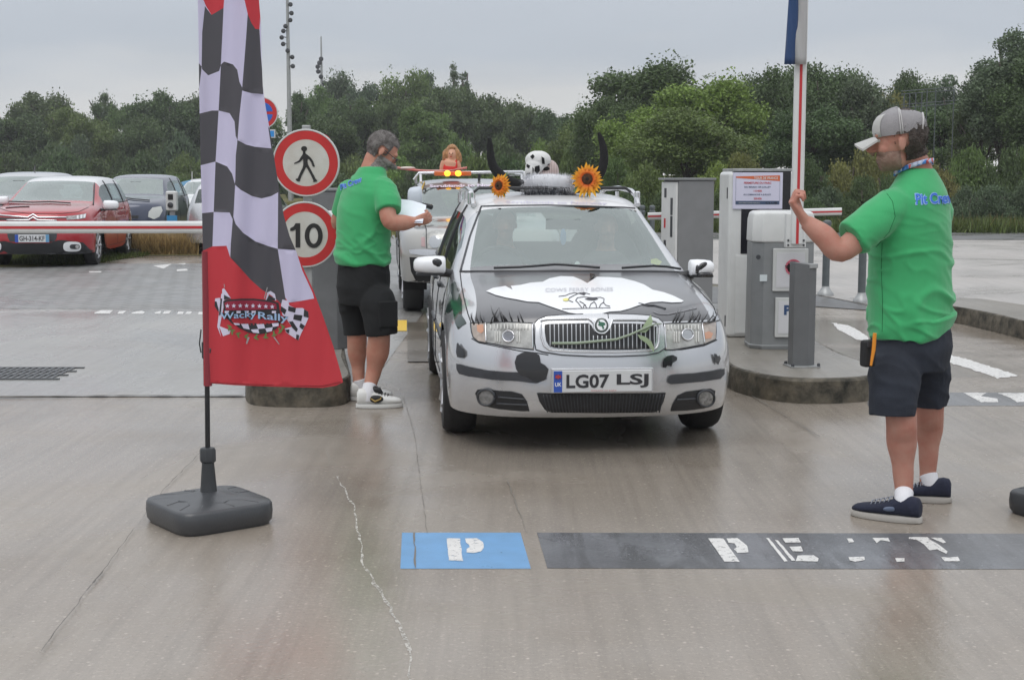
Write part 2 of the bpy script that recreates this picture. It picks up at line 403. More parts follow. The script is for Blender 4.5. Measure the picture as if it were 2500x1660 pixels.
for q in (((880, 92), (940, 72), (1052, 72), (1020, 104), (878, 104)), ((1110, 80), (1180, 76), (1140, 106), (1090, 104)), ((1270, 82), (1320, 76), (1350, 90), (1330, 106), (1215, 106), (1240, 90)),
          ((1440, 92), (1500, 76), (1490, 106), (1440, 106)), ((1530, 80), (1595, 78), (1570, 106), (1510, 106)), ((1660, 84), (1710, 84), (1700, 108), (1645, 108)), ((1740, 84), (1788, 84), (1770, 108), (1722, 108)), ((1850, 88), (1960, 88), (1960, 112), (1840, 112))):
    L4.append([zl(*p) for p in q])
paint([rough_poly(p, .6, i) for i, p in enumerate(P1 + P2 + L3)]); paint(L4, .0065)
paint([rough_poly([(1917, 744), (1960, 752), (2000, 775), (2003, 788), (1975, 783), (1935, 762)], 1.5, 3), rough_poly([(2165, 812), (2220, 826), (2290, 848), (2348, 866), (2300, 873), (2235, 850), (2165, 830)], 2, 4)], .0025)
zg = Zm(0, 380, 3.3357)
paint([[zg(*q) for q in ((1245, 900), (1400, 885), (1330, 925))], [zg(*q) for q in ((1420, 885), (1510, 880), (1510, 890))], [zg(*q) for q in ((1440, 930), (1520, 925), (1530, 940), (1440, 945))], [zg(*q) for q in ((720, 945), (830, 945), (820, 955), (730, 955))]], .0065)
tag(link('road_markings', mesh_from(mk.v, mk.f, False), m_wpaint), 'worn white stencilled letters and lines', kind='structure')
yl = G(900, 750)
sheet('yellow_patch', gp((915, 740), (938, 740), (938, 765), (905, 765)), .0085, pbr('yellow_paint', (.65, .42, .03), .5), 'small yellow painted patch on the lane')
sheet('damp_slab', gp((940, 745), (990, 745), (990, 836), (940, 836)), .0085, wet_ground('damp_slab', (.17, .15, .12), (.13, .11, .09), rough=(.15, .3)), 'brown damp slab beside the car')
# drain grate (left)
mb = MB()
a, b = G(-60, 876), G(150, 874); c = G(186, 849)
for i in range(34):
    x = -3.3 + i * .06 + a.x + .3
m_grate = pbr('cast_iron', (.07, .075, .08), .35, metal=.3, var=.3, vscale=20)
gx0, gx1, gy0, gy1 = a.x - .4, G(168, 862).x, G(0, 876).y, G(0, 850).y
for i in range(int((gx1 - gx0) / .05)): mb.box((gx0 + i * .05, (gy0 + gy1) / 2, .004), (.028, gy1 - gy0, .014))
for k in range(4): mb.box(((gx0 + gx1) / 2, gy0 + (gy1 - gy0) * k / 3, .0045), (gx1 - gx0, .03, .016))
o = mb.build('drain_grate', m_grate)
tag(o, 'grey slotted drain grate set in the concrete', 'drain grate')
# ------------------------------------------------------------------ vegetation
def leaf_mat(name, c, var=.45, trans=.25):
    m = bpy.data.materials.new(name); t = nt(m); N, L = t.nodes, t.links; b = N['Principled BSDF']
    at_ = N.new('ShaderNodeAttribute'); at_.attribute_name = 'lv'
    oi = N.new('ShaderNodeObjectInfo')
    hs = N.new('ShaderNodeHueSaturation'); hs.inputs['Color'].default_value = (*c, 1)
    mr1 = N.new('ShaderNodeMapRange'); mr1.inputs['To Min'].default_value = 1 - var; mr1.inputs['To Max'].default_value = 1 + var * 1.3; L.new(at_.outputs['Fac'], mr1.inputs['Value'])
    mr2 = N.new('ShaderNodeMapRange'); mr2.inputs['To Min'].default_value = .475; mr2.inputs['To Max'].default_value = .508; L.new(oi.outputs['Random'], mr2.inputs['Value'])
    L.new(mr2.outputs[0], hs.inputs['Hue']); L.new(mr1.outputs[0], hs.inputs['Value'])
    L.new(hs.outputs[0], b.inputs['Base Color']); b.inputs['Roughness'].default_value = .5; b.inputs['Specular IOR Level'].default_value = .35
    tr = N.new('ShaderNodeBsdfTranslucent'); L.new(hs.outputs[0], tr.inputs[0]); mx = N.new('ShaderNodeMixShader'); mx.inputs[0].default_value = trans
    L.new(b.outputs[0], mx.inputs[1]); L.new(tr.outputs[0], mx.inputs[2]); L.new(mx.outputs[0], N['Material Output'].inputs[0])
    return m
LEAF = [leaf_mat('leaf_dark', (.082, .128, .050)), leaf_mat('leaf_mid', (.120, .182, .056)), leaf_mat('leaf_bright', (.155, .245, .056)), leaf_mat('leaf_olive', (.175, .185, .062)), leaf_mat('leaf_blue', (.098, .140, .078))]
m_bark = pbr('bark', (.075, .062, .05), .9, var=.4, vscale=8, bump=.6, bscale=20)
def crown_mesh(seed, nclump, leaf, per, flat=.9, shape='round', gaps=.25, rad=1.0):
    """leaf quads scattered through clumps that fill a crown of unit radius, base at z=0, height about 2*flat"""
    rg = np.random.default_rng(seed)
    cs = []
    while len(cs) < nclump:
        d = rg.normal(size=3); d /= np.linalg.norm(d); r = rg.uniform(.35, 1) ** .6
        p = d * r * np.array([.86, .86, flat * .86]); p[2] += flat
        if shape == 'poplar': p[0] *= .28; p[1] *= .28
        if shape == 'cone': p[:2] *= (1.15 - p[2] / (2 * flat)) * 1.2
        if shape == 'bush': p[2] = abs(p[2] - flat) * 1.3 + .05
        cs.append((p, rg.uniform(.17, .36) * (.55 if shape == 'poplar' else 1) * rad))
    P, Vv = [], []
    for p, r in cs:
        n = max(20, int(per * (r / .27) ** 2))
        d = rg.normal(size=(n, 3)); d /= np.linalg.norm(d, axis=1)[:, None]
        rr = r * (1 - rg.random(n)[:, None] ** 1.8 * .55) * (1 + .35 * rg.normal(size=(n, 1)) * .5)
        q = p + d * rr * np.array([1.1, 1.1, .75]); P.append(q)
        base = rg.random(); Vv.append(np.clip(.35 * base + .65 * rg.random(n), 0, 1))
        if shape != 'bush' and rg.random() < .5:          # loose twigs breaking the outline
            k = n // 10; dd = d[:k] * np.array([1, 1, 1.2]); P.append(p + dd * r * rg.uniform(1.0, 1.28, (k, 1))); Vv.append(rg.random(k))
    P = np.vstack(P); lv = np.concatenate(Vv); n = len(P)
    a = rg.normal(size=(n, 3)); a /= np.linalg.norm(a, axis=1)[:, None]
    bq = rg.normal(size=(n, 3)); bq -= (bq * a).sum(1)[:, None] * a; bq /= np.linalg.norm(bq, axis=1)[:, None]
    s = leaf * rg.uniform(.6, 1.35, (n, 1))
    V = np.stack([P - a * s, P - bq * s * .55, P + a * s, P + bq * s * .55], 1).reshape(-1, 3)
    me = tri_mesh_np(V, np.arange(4 * n).reshape(-1, 4))
    at_ = me.attributes.new('lv', 'FLOAT', 'FACE'); at_.data.foreach_set('value', lv.astype(np.float32))
    return me
CROWN = {}
def crown(kind, k, near):
    key = (kind, k, near)
    if key not in CROWN:
        if kind == 'round': a = dict(nclump=44, flat=.95)
        elif kind == 'loose': a = dict(nclump=26, flat=1.0)
        elif kind == 'poplar': a = dict(nclump=40, flat=2.2, shape='poplar')
        elif kind == 'cone': a = dict(nclump=40, flat=1.5, shape='cone')
        else: a = dict(nclump=34, flat=.6, shape='bush')
        CROWN[key] = crown_mesh(hash(kind) % 1 + k * 7 + len(kind) * 13, leaf=.028 if near else .04, per=900 if near else 420, **a)
    return CROWN[key]
def limb_mesh(seed, h0, h1, rad, n=7):
    """trunk and limbs: from the ground to inside the crown"""
    rnd = random.Random(seed); mb = MB()
    top = h0 + (h1 - h0) * .6
    pts = [Vector((rnd.uniform(-.02, .02) * i, rnd.uniform(-.02, .02) * i, top * i / 5)) for i in range(6)]
    rr = .035 * h1
    mb.tube(pts, [rr * (1.25 - .17 * i) for i in range(6)], 7)
    for i in range(n):
        a = 2 * math.pi * (i + rnd.random()) / n; z0 = h0 * .8 + (top - h0 * .8) * rnd.random(); e = rad * rnd.uniform(.5, .85)
        p0 = Vector((0, 0, z0)); p2 = Vector((math.cos(a) * e, math.sin(a) * e, z0 + (h1 - z0) * rnd.uniform(.35, .7)))
        mb.tube([p0, p0.lerp(p2, .5) + Vector((0, 0, -.05 * e)), p2], [rr * .45, rr * .3, rr * .12], 5)
    return mb.mesh(True)
TN = 0
def tree(u, vtop, Y, w, kind, leaf, k, label, name='tree', near=False, base=None, group=None, h0f=.25, cat='tree'):
    """u, vtop: where its top shows in the photo; Y: metres away; w: crown width in photo pixels"""
    global TN
    TN += 1
    w = w * (1.0 if kind in ('bush', 'poplar') else (1.5 if near else 1.32)); top = at(u, vtop, Y); rad = w * K / FPX * Y / 2 
    H = max(1.0, top.z); t = thing(name, (top.x, Y, 0), random.Random(TN).uniform(0, 6.28), label, cat, group)
    me = crown(kind, k, near).copy() if (kind, k, near, leaf) not in CROWN else CROWN[(kind, k, near, leaf)]
    if (kind, k, near, leaf) not in CROWN:
        CROWN[(kind, k, near, leaf)] = me; me.materials.append(LEAF[leaf])
    o = bpy.data.objects.new('crown', me); COL.objects.link(o); o.parent = t
    flat = {'round': .95, 'loose': 1.0, 'poplar': 2.2, 'cone': 1.5, 'bush': .6}[kind]
    zb = H * (0 if kind == 'bush' else (h0f if kind != 'poplar' else .08))
    o.location = (0, 0, zb); hz = (H - zb) / (2 * flat if kind != 'bush' else 1.25 * flat + .25)
    o.scale = (rad / (.3 if kind == 'poplar' else 1), rad / (.3 if kind == 'poplar' else 1), hz)
    if kind != 'bush':
        link('trunk', limb_mesh(TN, zb if zb > .4 else .4, H, rad * .8), m_bark, t)
    else:
        mb = MB(); rnd = random.Random(TN)
        for i in range(6):
            a = rnd.uniform(0, 6.28); mb.tube([(0, 0, 0), (math.cos(a) * rad * .5, math.sin(a) * rad * .5, H * .6)], [.03, .01], 5)
        link('stems', mb.mesh(True), m_bark, t)
    return t
# left tree line (from the left edge of the picture), about 120 m off
LT = [(-40, 255, 118, 190, 'round', 1, 'round'), (90, 206, 124, 130, 'round', 0, 'domed'), (30, 262, 112, 120, 'round', 0, 'dark'), (160, 238, 116, 100, 'round', 1, 'mid green'), (232, 208, 128, 70, 'loose', 0, 'sparse'),
      (205, 262, 112, 90, 'round', 1, 'bushy'), (290, 230, 122, 90, 'loose', 1, 'airy'), (375, 205, 118, 120, 'round', 0, 'tall dark'), (330, 262, 110, 90, 'round', 0, 'squat'), (438, 210, 122, 90, 'round', 0, 'broad'), (520, 225, 120, 110, 'round', 0, 'hidden'), (600, 240, 120, 100, 'round', 1, 'hidden'),
      (688, 203, 100, 78, 'cone', 0, 'pointed'), (745, 190, 118, 90, 'loose', 1, 'feathery'), (780, 165, 124, 90, 'loose', 4, 'pale airy'), (845, 178, 120, 100, 'loose', 4, 'leafy'), (815, 220, 105, 110, 'round', 0, 'big dark'), (930, 160, 118, 110, 'loose', 1, 'tall loose'), (905, 215, 104, 90, 'round', 0, 'low dark'),
      (1000, 160, 124, 100, 'loose', 4, 'greyish'), (1045, 130, 150, 26, 'poplar', 0, 'slim'), (1070, 128, 150, 28, 'poplar', 0, 'slimmer'), (1030, 195, 108, 120, 'round', 0, 'rounded'), (1100, 202, 112, 120, 'round', 0, 'brownish'), (1170, 225, 116, 110, 'round', 0, 'flat topped'),
      (1220, 240, 110, 100, 'round', 0, 'thick'), (1285, 252, 106, 90, 'round', 0, 'low'), (975, 235, 96, 120, 'round', 1, 'full'), (760, 262, 92, 110, 'round', 0, 'shaded')]
WH = ['at the far left end of the tree line', 'above the parked red car', 'above the roof of the red car', 'above the blue hatchback', 'in the gap above the red car', 'below the sparse tree', 'left of the feather flag', 'just left of the feather flag', 'above the charging post', 'at the flag edge', 'behind the flag', 'behind the flag hem',
      'behind the taller light mast', 'between the two light masts', 'right of the thin light mast', 'above the bearded man', 'behind the bearded man', 'right of the bearded man head', 'beside the bearded man face', 'left of the two poplars', 'left one of the poplar pair', 'right one of the poplar pair', 'under the two poplars', 'above the black left horn', 'above the gap between the horns',
      'above the fluffy cow toy', 'where the tree line dips', 'above the doll on the second car', 'behind the pedestrian sign']
for i, (a, w_) in enumerate(zip(LT, WH)):
    tree(a[0], a[1], a[2], a[3], a[4], a[5], i % 3, f"{a[6]} tree {w_}", h0f=.28)
# hedges and bushes left, nearer
LB = [(20, 330, 100, 130), (140, 318, 96, 130), (70, 385, 84, 130), (215, 345, 98, 120), (330, 330, 100, 130), (430, 325, 98, 120), (300, 384, 80, 150), (180, 378, 84, 110), (420, 388, 84, 140), (560, 330, 96, 130), (700, 330, 90, 110), (800, 330, 88, 110), (770, 385, 80, 130),
      (905, 320, 84, 120), (960, 345, 70, 110), (1060, 285, 84, 130), (1010, 322, 64, 130), (1000, 372, 56, 110), (1100, 330, 60, 110), (1160, 280, 84, 130), (1250, 285, 80, 120), (1180, 335, 58, 130), (1130, 380, 52, 130), (1240, 360, 54, 120), (1320, 300, 62, 100)]
for i, (u, v, Y, w) in enumerate(LB):
    tree(u, v, Y, w, 'bush', [0, 1, 0, 1, 1, 0, 2][i % 7] if u > 880 else [0, 0, 1][i % 3], i % 3, ['rounded green bush in the hedge line behind the car park'][0] if u < 880 else 'leafy green bush in the thicket behind the decorated car', name='bush', cat='bush',
         group='bushes behind the car park' if u < 880 else 'bushes behind the decorated car')
for i, u in enumerate(range(-60, 860, 52)):
    tree(u + (i * 37) % 23, [296, 318, 286, 308, 278][i % 5], 106 + (i * 7) % 9, 120, 'bush', [0, 1, 0, 0, 4][i % 5], (i + 1) % 3, 'rounded green bush in the hedge line behind the car park', name='bush', cat='bush', group='bushes behind the car park')
# right-hand thicket, nearer
RT = [(1520, 128, 62, 230, 'round', 0, 'big dark dome-topped tree left of the raised barrier arm'), (1415, 215, 60, 130, 'round', 0, 'dark tree leaning out at the left of the right-hand thicket'), (1350, 275, 66, 110, 'round', 1, 'low tree where the thicket starts'),
      (1640, 165, 54, 200, 'round', 2, 'bright green tree above the grey cabinet'), (1500, 240, 52, 170, 'round', 2, 'light green tree above the right horn'), (1590, 250, 46, 190, 'round', 1, 'mid green tree behind the grey cabinet'), (1700, 230, 56, 120, 'round', 0, 'dark tree between the cabinet and the barrier arm'), (1775, 150, 60, 140, 'round', 0, 'tall dark tree just left of the raised arm'),
      (1900, 140, 62, 170, 'round', 0, 'tall dark tree right of the raised arm'), (1990, 160, 60, 140, 'loose', 4, 'grey green tree above the capped man'), (1880, 240, 52, 170, 'round', 0, 'shadowy tree behind the raised arm'), (2120, 165, 64, 110, 'round', 0, 'round topped tree behind the scaffold'), (2060, 205, 60, 110, 'loose', 3, 'yellowish tree left of the scaffold'), (2200, 165, 60, 130, 'loose', 4, 'wispy tree right of the scaffold'),
      (2330, 22, 50, 170, 'cone', 4, 'tallest willow-like tree at the right edge'), (2265, 165, 52, 120, 'cone', 0, 'pointed tree beside the tallest one'), (2400, 90, 48, 160, 'cone', 0, 'dark tree cut by the right edge'), (2170, 235, 56, 170, 'round', 0, 'dark tree behind the scaffold foot')]
for i, (u, v, Y, w, kd, lf, lb) in enumerate(RT): tree(u, v, Y, w, kd, lf, i % 3, lb, near=True, h0f=.22)
RB = [(1420, 330, 48, 130, 1), (1350, 370, 48, 110, 1), (1500, 345, 44, 150, 1), (1560, 400, 41, 150, 0), (1440, 420, 41, 140, 0), (1640, 345, 43, 160, 2), (1720, 315, 44, 150, 3), (1700, 400, 40, 140, 0), (1790, 380, 41, 130, 1), (1870, 330, 43, 130, 0), (1900, 410, 40, 130, 4), (1960, 300, 44, 150, 3), (1990, 380, 40, 110, 0),
      (2060, 240, 50, 130, 3), (2130, 290, 47, 140, 3), (2230, 300, 46, 150, 1), (2190, 370, 43, 120, 3), (2300, 300, 46, 140, 0), (2300, 405, 40, 140, 4), (2230, 410, 40, 110, 4), (2380, 390, 40, 120, 4), (1600, 470, 38, 120, 0), (1380, 440, 40, 110, 0), (2380, 250, 46, 120, 1), (1760, 450, 38.5, 110, 0), (1860, 455, 38.5, 120, 0), (2060, 340, 43, 130, 0), (1950, 450, 38.5, 110, 0), (1290, 420, 42, 120, 0), (1200, 430, 44, 120, 0)]
for i, (u, v, Y, w, lf) in enumerate(RB):
    tree(u, v, Y, w, 'bush', lf, i % 3, 'dense green bush in the thicket right of the decorated car', name='bush', cat='bush', near=True, group='bushes of the right-hand thicket')
# grass blades (stuff)
def blades(n, fx, h, seed, w=.012, lean=.35):
    rg = np.random.default_rng(seed); P = fx(rg, n); n = len(P)
    a = rg.uniform(0, 2 * math.pi, n); hh = h * rg.uniform(.35, 1.2, n); d = np.stack([np.cos(a), np.sin(a), 0 * a], 1)
    ln = np.stack([rg.normal(size=n), rg.normal(size=n), 0 * a], 1) * (lean * hh)[:, None]
    up = np.zeros((n, 3)); up[:, 2] = hh
    V = np.stack([P - d * w, P + d * w, P + ln + up], 1).reshape(-1, 3)
    me = tri_mesh_np(V, np.arange(3 * n).reshape(-1, 3))
    at_ = me.attributes.new('lv', 'FLOAT', 'FACE'); at_.data.foreach_set('value', rg.random(n).astype(np.float32)); return me
def inpoly(poly):
    def f(rg, n):
        q = np.array([(p[0], p[1]) for p in poly]); lo, hi = q.min(0), q.max(0); P = rg.uniform(lo, hi, (n, 2)); ins = np.zeros(n, bool); j = len(q) - 1
        for i in range(len(q)):
            c = ((q[i, 1] > P[:, 1]) != (q[j, 1] > P[:, 1])) & (P[:, 0] < (q[j, 0] - q[i, 0]) * (P[:, 1] - q[i, 1]) / (q[j, 1] - q[i, 1] + 1e-12) + q[i, 0]); ins ^= c; j = i
        P = P[ins]; return np.hstack([P, np.zeros((len(P), 1))])
    return f
m_dry = leaf_mat('dry_grass', (.24, .185, .075), .5); m_grs = leaf_mat('green_grass', (.085, .115, .03), .5)
yb = G(0, 590).y
for nm, n, poly, h, mt, sd_, w, lb in (
    ('dry_grass', 15000, [(G(300, 592).x, yb + .3), (G(468, 585).x, yb + .3), (G(480, 560).x + .4, 27), (G(290, 560).x - 1, 27)], .40, leaf_mat('straw', (.38, .30, .13), .45), 1, .012, 'tall dry grass around the charging post'),
    ('short_grass', 50000, [(-16, G(0, 614).y), (G(200, 611).x, G(200, 611).y), (G(330, 592).x, yb), (G(330, 592).x, yb + 1.5), (-16, yb + 1.5)], .09, m_grs, 2, .01, 'short mossy grass under the red car'),
    ('field_grass', 60000, [(-30, 33), (-2, 33), (-2, 70), (-50, 70)], .22, leaf_mat('field_blade', (.15, .14, .05), .5), 3, .03, 'dry field grass behind the parked cars'),
    ('verge_grass', 60000, [(3.3, 36.6), (34, 35.2), (34, 41), (3.3, 41)], .36, m_grs, 4, .02, 'tall green grass on the verge by the road'),
    ('verge_dry_grass', 2500, [(3.3, 36.8), (34, 35.6), (34, 40), (3.3, 40)], .48, m_dry, 5, .012, 'dry stalks among the verge grass')):
    o = link(nm, blades(n, inpoly(poly), h, sd_, w), mt); tag(o, lb, kind='stuff')
# ------------------------------------------------------------------ surface patches, text
def hit(c, u, v):
    """photo pixel -> point and normal on a thing's own surface (local coordinates)"""
    o = c['Mi'] @ CO; d = (c['Mi'].to_3x3() @ ray(u, v)).normalized()
    p, n, _, _ = c['bvh'].ray_cast(o, d)
    if p is None:
        q = o + d * c.get('far', 8.0)
        dd = (c['Mi'] @ at(u, v, c['Y'])); p, n, _, _ = c['bvh'].find_nearest(dd)
    if n.dot(d) > 0: n = -n
    return p, n
def triangulate2d(pts, step):
    P = [Vector((a, b)) for a, b in pts]; n = len(P)
    xs = [p.x for p in P]; ys = [p.y for p in P]; inner = []
    if step:
        x = min(xs) + step / 2; row = 0
        while x < max(xs):
            y = min(ys) + step / 2 + (step / 2 if row % 2 else 0)
            while y < max(ys):
                ins = False; j = n - 1
                for i in range(n):
                    if (P[i].y > y) != (P[j].y > y) and x < (P[j].x - P[i].x) * (y - P[i].y) / (P[j].y - P[i].y) + P[i].x: ins = not ins
                    j = i
                if ins and min((Vector((x, y)) - p).length for p in P) > step * .35: inner.append(Vector((x, y)))
                y += step
            x += step; row += 1
    dens = []
    for i in range(n):
        a, b = P[i], P[(i + 1) % n]; k = max(1, int((b - a).length / step)) if step else 1
        dens += [a.lerp(b, q / k) for q in range(k)]
    m = len(dens)
    r = geometry.delaunay_2d_cdt(dens + inner, [], [list(range(m))], 1, 1e-5)
    return r[0], r[2]
def patch(c, name, pts, mat, off=.003, step=6, parent=None, smooth=True, rim=0, fn=None):
    """a thin panel lying on the surface, outline given in photo pixels"""
    V, F = triangulate2d(pts, step); v = []
    for p in V:
        h, n = (fn or (lambda a, b: hit(c, a, b)))(p.x, p.y); v.append(h + n * off)
    F = [list(f) for f in F]
    cen = c['Mi'] @ CO
    fixed = []
    lim = .22 * c.get('far', 8) / 8
    for f in F:
        if max((v[f[0]] - v[f[1]]).length, (v[f[1]] - v[f[2]]).length, (v[f[2]] - v[f[0]]).length) > lim: continue
        nn = (v[f[1]] - v[f[0]]).cross(v[f[2]] - v[f[0]])
        fixed.append(f if nn.dot(cen - v[f[0]]) > 0 else f[::-1])
    return link(name, mesh_from(v, fixed, smooth), mat, parent or c['root'])
def multi_patch(c, name, plist, mat, off=.003, step=6, parent=None):
    for pts in plist: o = patch(c, name, pts, mat, off, step, parent)
    return o
def surf_line(c, name, lines, r, mat, off=.002, step=6, parent=None, closed=False, n=6):
    if 1 < len(lines) <= 3:
        for l_ in lines: o = surf_line(c, name, [l_], r, mat, off, step, parent, closed, n)
        return o
    mb = MB(); one = len(lines) == 1; keep = []
    for pts in lines:
        if closed: pts = list(pts) + [pts[0]]
        Q = []
        for i in range(len(pts) - 1):
            a, b = pts[i], pts[i + 1]; k = max(1, int(math.dist(a, b) / step))
            for q in range(k): Q.append((a[0] + (b[0] - a[0]) * q / k, a[1] + (b[1] - a[1]) * q / k))
        Q.append(pts[-1]); P = []
        for q in Q:
            h, nn = hit(c, *q); h = h + nn * off
            if P and (h - P[-1]).length > .30 * c.get('far', 8) / 8: 
                keep.append(P); P = []
            if not P or (h - P[-1]).length > 1e-4: P.append(h)
        keep.append(P); keep = [max(keep, key=len)] if one else keep
        for P_ in keep:
            if len(P_) > 1: mb.tube(P_, r, n)
        keep = []
    return link(name, mb.mesh(True), mat, parent or c['root'])
_TX = {}
def text2d(s, bold=0.0, shear=0, spacing=1):
    """flat letters: list of 2d verts (height about .7 for capitals) and triangles"""
    key = (s, bold, shear, spacing)
    if key in _TX: return _TX[key]
    cu = bpy.data.curves.new('t', 'FONT'); cu.body = s; cu.offset = bold; cu.shear = shear; cu.space_character = spacing; cu.resolution_u = 3; cu.fill_mode = 'FRONT'
    ob = bpy.data.objects.new('t', cu); COL.objects.link(ob)
    dg = bpy.context.evaluated_depsgraph_get(); me = ob.evaluated_get(dg).to_mesh()
    V = [(v.co.x, v.co.y) for v in me.vertices]; F = [tuple(p.vertices) for p in me.polygons]
    ob.evaluated_get(dg).to_mesh_clear(); bpy.data.objects.remove(ob); bpy.data.curves.remove(cu)
    x0 = min(v[0] for v in V); x1 = max(v[0] for v in V); y0 = min(v[1] for v in V); y1 = max(v[1] for v in V)
    V = [((x - x0) / (x1 - x0), (y - y0) / (y1 - y0)) for x, y in V]
    _TX[key] = (V, F, (x1 - x0) / (y1 - y0)); return _TX[key]
def text_on(c, name, s, quad, mat, off=.004, bold=0, parent=None, arc=0, fn=None, shear=0):
    """letters laid on a surface; quad = photo pixels of bottom-left, bottom-right, top-left"""
    V, F, _ = text2d(s, bold, shear); a, b, t = [Vector(q) for q in quad]; v = []
    for x, y in V:
        p = a + (b - a) * x + (t - a) * y; p.y -= arc * math.sin(math.pi * x)
        h, n = (fn or (lambda q, w: hit(c, q, w)))(p.x, p.y); v.append(h + n * off)
    cen = c['Mi'] @ CO; ff = []
    for f in F:
        nn = (v[f[1]] - v[f[0]]).cross(v[f[2]] - v[f[0]]); ff.append(f if nn.dot(cen - v[f[0]]) > 0 else f[::-1])
    return link(name, mesh_from(v, ff, False), mat, parent or c['root'])
def text_plane(mb, s, o, ex, ez, w, h, bold=0, n=None, off=0, align=None):
    """letters on a plane: origin o (bottom-left), unit axes ex, ez, fitted into w by h"""
    V, F, asp = text2d(s, bold)
    if w is None: w = h * asp
    if align == 'c': o = o - ex * w / 2
    nn = ex.cross(ez)
    mb.add([o + ex * (x * w) + ez * (y * h) + nn * off for x, y in V], F)
# ------------------------------------------------------------------ car body
def lerpkeys(t, K_):
    for (a, b), (c_, d) in zip(K_[:-1], K_[1:]):
        if t <= c_ or (c_, d) == K_[-1]: return b + (d - b) * (t - a) / (c_ - a)
BASE = [
 [(0,.05,.20),(.28,.06,.20),(.52,.11,.20),(.68,.21,.20),(.775,.34,.20),(.80,.42,.205),(.81,.47,.21),(.812,.50,.21)],
 [(0,-.01,.26),(.28,0,.26),(.54,.06,.26),(.71,.18,.26),(.80,.32,.27),(.82,.40,.28),(.825,.45,.285),(.825,.485,.29)],
 [(0,-.025,.44),(.28,-.015,.44),(.55,.045,.44),(.725,.165,.44),(.812,.31,.44),(.83,.40,.43),(.832,.455,.41),(.83,.50,.39)],
 [(0,0,.565),(.28,.01,.565),(.55,.07,.565),(.715,.19,.565),(.803,.33,.56),(.828,.43,.55),(.832,.50,.52),(.83,.545,.49)],
 [(0,.045,.73),(.28,.055,.73),(.53,.12,.725),(.69,.25,.72),(.77,.40,.71),(.805,.50,.68),(.825,.56,.63),(.83,.60,.575)],
 [(0,.12,.785),(.27,.13,.785),(.52,.20,.78),(.67,.34,.775),(.74,.48,.765),(.79,.58,.72),(.825,.64,.67),(.832,.68,.63)],
 [(0,.45,.862),(.27,.46,.86),(.52,.50,.85),(.66,.58,.84),(.735,.66,.82),(.79,.72,.77),(.828,.78,.71),(.834,.82,.655)],
 [(0,.80,.905),(.28,.81,.90),(.52,.84,.892),(.665,.88,.88),(.745,.92,.86),(.80,.95,.80),(.83,.98,.72),(.834,1.0,.60)],
 [(0,1.06,.93),(.28,1.08,.93),(.51,1.13,.922),(.665,1.19,.91),(.745,1.2,.885),(.805,1.15,.80),(.83,1.13,.65),(.832,1.13,.46)],
 [(0,1.42,1.125),(.27,1.44,1.125),(.48,1.50,1.115),(.60,1.56,1.105),(.665,1.58,1.08),(.80,1.42,.85),(.83,1.3,.5),(.825,1.18,.22)],
 [(0,1.80,1.315),(.25,1.82,1.31),(.43,1.86,1.30),(.53,1.92,1.285),(.59,1.95,1.255),(.795,1.75,.865),(.83,1.7,.5),(.825,1.7,.2)],
 [(0,2.15,1.36),(.25,2.15,1.358),(.44,2.16,1.345),(.545,2.17,1.33),(.61,2.18,1.29),(.79,2.15,.875),(.832,2.1,.5),(.825,2.1,.2)],
 [(0,2.6,1.38),(.25,2.6,1.378),(.44,2.6,1.365),(.55,2.6,1.345),(.615,2.6,1.30),(.79,2.6,.885),(.832,2.55,.5),(.825,2.55,.2)],
 [(0,3.0,1.375),(.25,3.0,1.37),(.44,3.0,1.36),(.55,3.0,1.34),(.615,3.0,1.295),(.79,3.0,.89),(.83,2.95,.5),(.825,2.93,.22)],
 [(0,3.25,1.365),(.25,3.25,1.36),(.44,3.25,1.35),(.55,3.25,1.33),(.61,3.25,1.285),(.785,3.25,.895),(.83,3.1,.65),(.828,3.0,.48)],
 [(0,3.5,1.35),(.25,3.5,1.345),(.44,3.5,1.335),(.54,3.5,1.315),(.60,3.5,1.27),(.78,3.5,.9),(.825,3.3,.75),(.828,3.28,.66)],
 [(0,3.75,1.33),(.25,3.75,1.325),(.43,3.75,1.315),(.53,3.75,1.295),(.585,3.75,1.25),(.765,3.7,.9),(.82,3.65,.7),(.825,3.56,.5)],
 [(0,4.0,1.27),(.25,4.0,1.265),(.42,3.99,1.25),(.52,3.97,1.23),(.57,3.95,1.19),(.74,3.9,.9),(.81,3.8,.6),(.82,3.64,.30)],
 [(0,4.15,.95),(.28,4.14,.95),(.48,4.12,.95),(.6,4.08,.95),(.68,4.02,.93),(.74,3.95,.8),(.80,3.86,.5),(.815,3.67,.25)],
 [(0,4.2,.65),(.28,4.19,.65),(.5,4.17,.65),(.65,4.12,.65),(.74,4.04,.64),(.77,3.98,.55),(.80,3.88,.4),(.812,3.70,.24)],
 [(0,4.22,.4),(.28,4.21,.4),(.5,4.19,.4),(.66,4.13,.4),(.76,4.03,.4),(.79,3.95,.35),(.80,3.88,.28),(.81,3.72,.23)],
 [(0,4.15,.22),(.28,4.14,.22),(.5,4.12,.22),(.66,4.06,.22),(.75,3.96,.22),(.78,3.9,.22),(.79,3.82,.22),(.8,3.74,.22)]]
def region(i, j):
    if 4 <= i <= 7 and j <= 2: return 'hood'
    if 8 <= i <= 9 and j <= 2: return 'windshield'
    if i == 17 and j <= 2: return 'rear_window'
    if 9 <= i <= 16 and j == 4: return 'side_windows'
    if 10 <= i <= 16 and j <= 3: return 'roof'
    return 'body'
REG = ['body', 'hood', 'windshield', 'side_windows', 'roof', 'rear_window']
m_glass = None
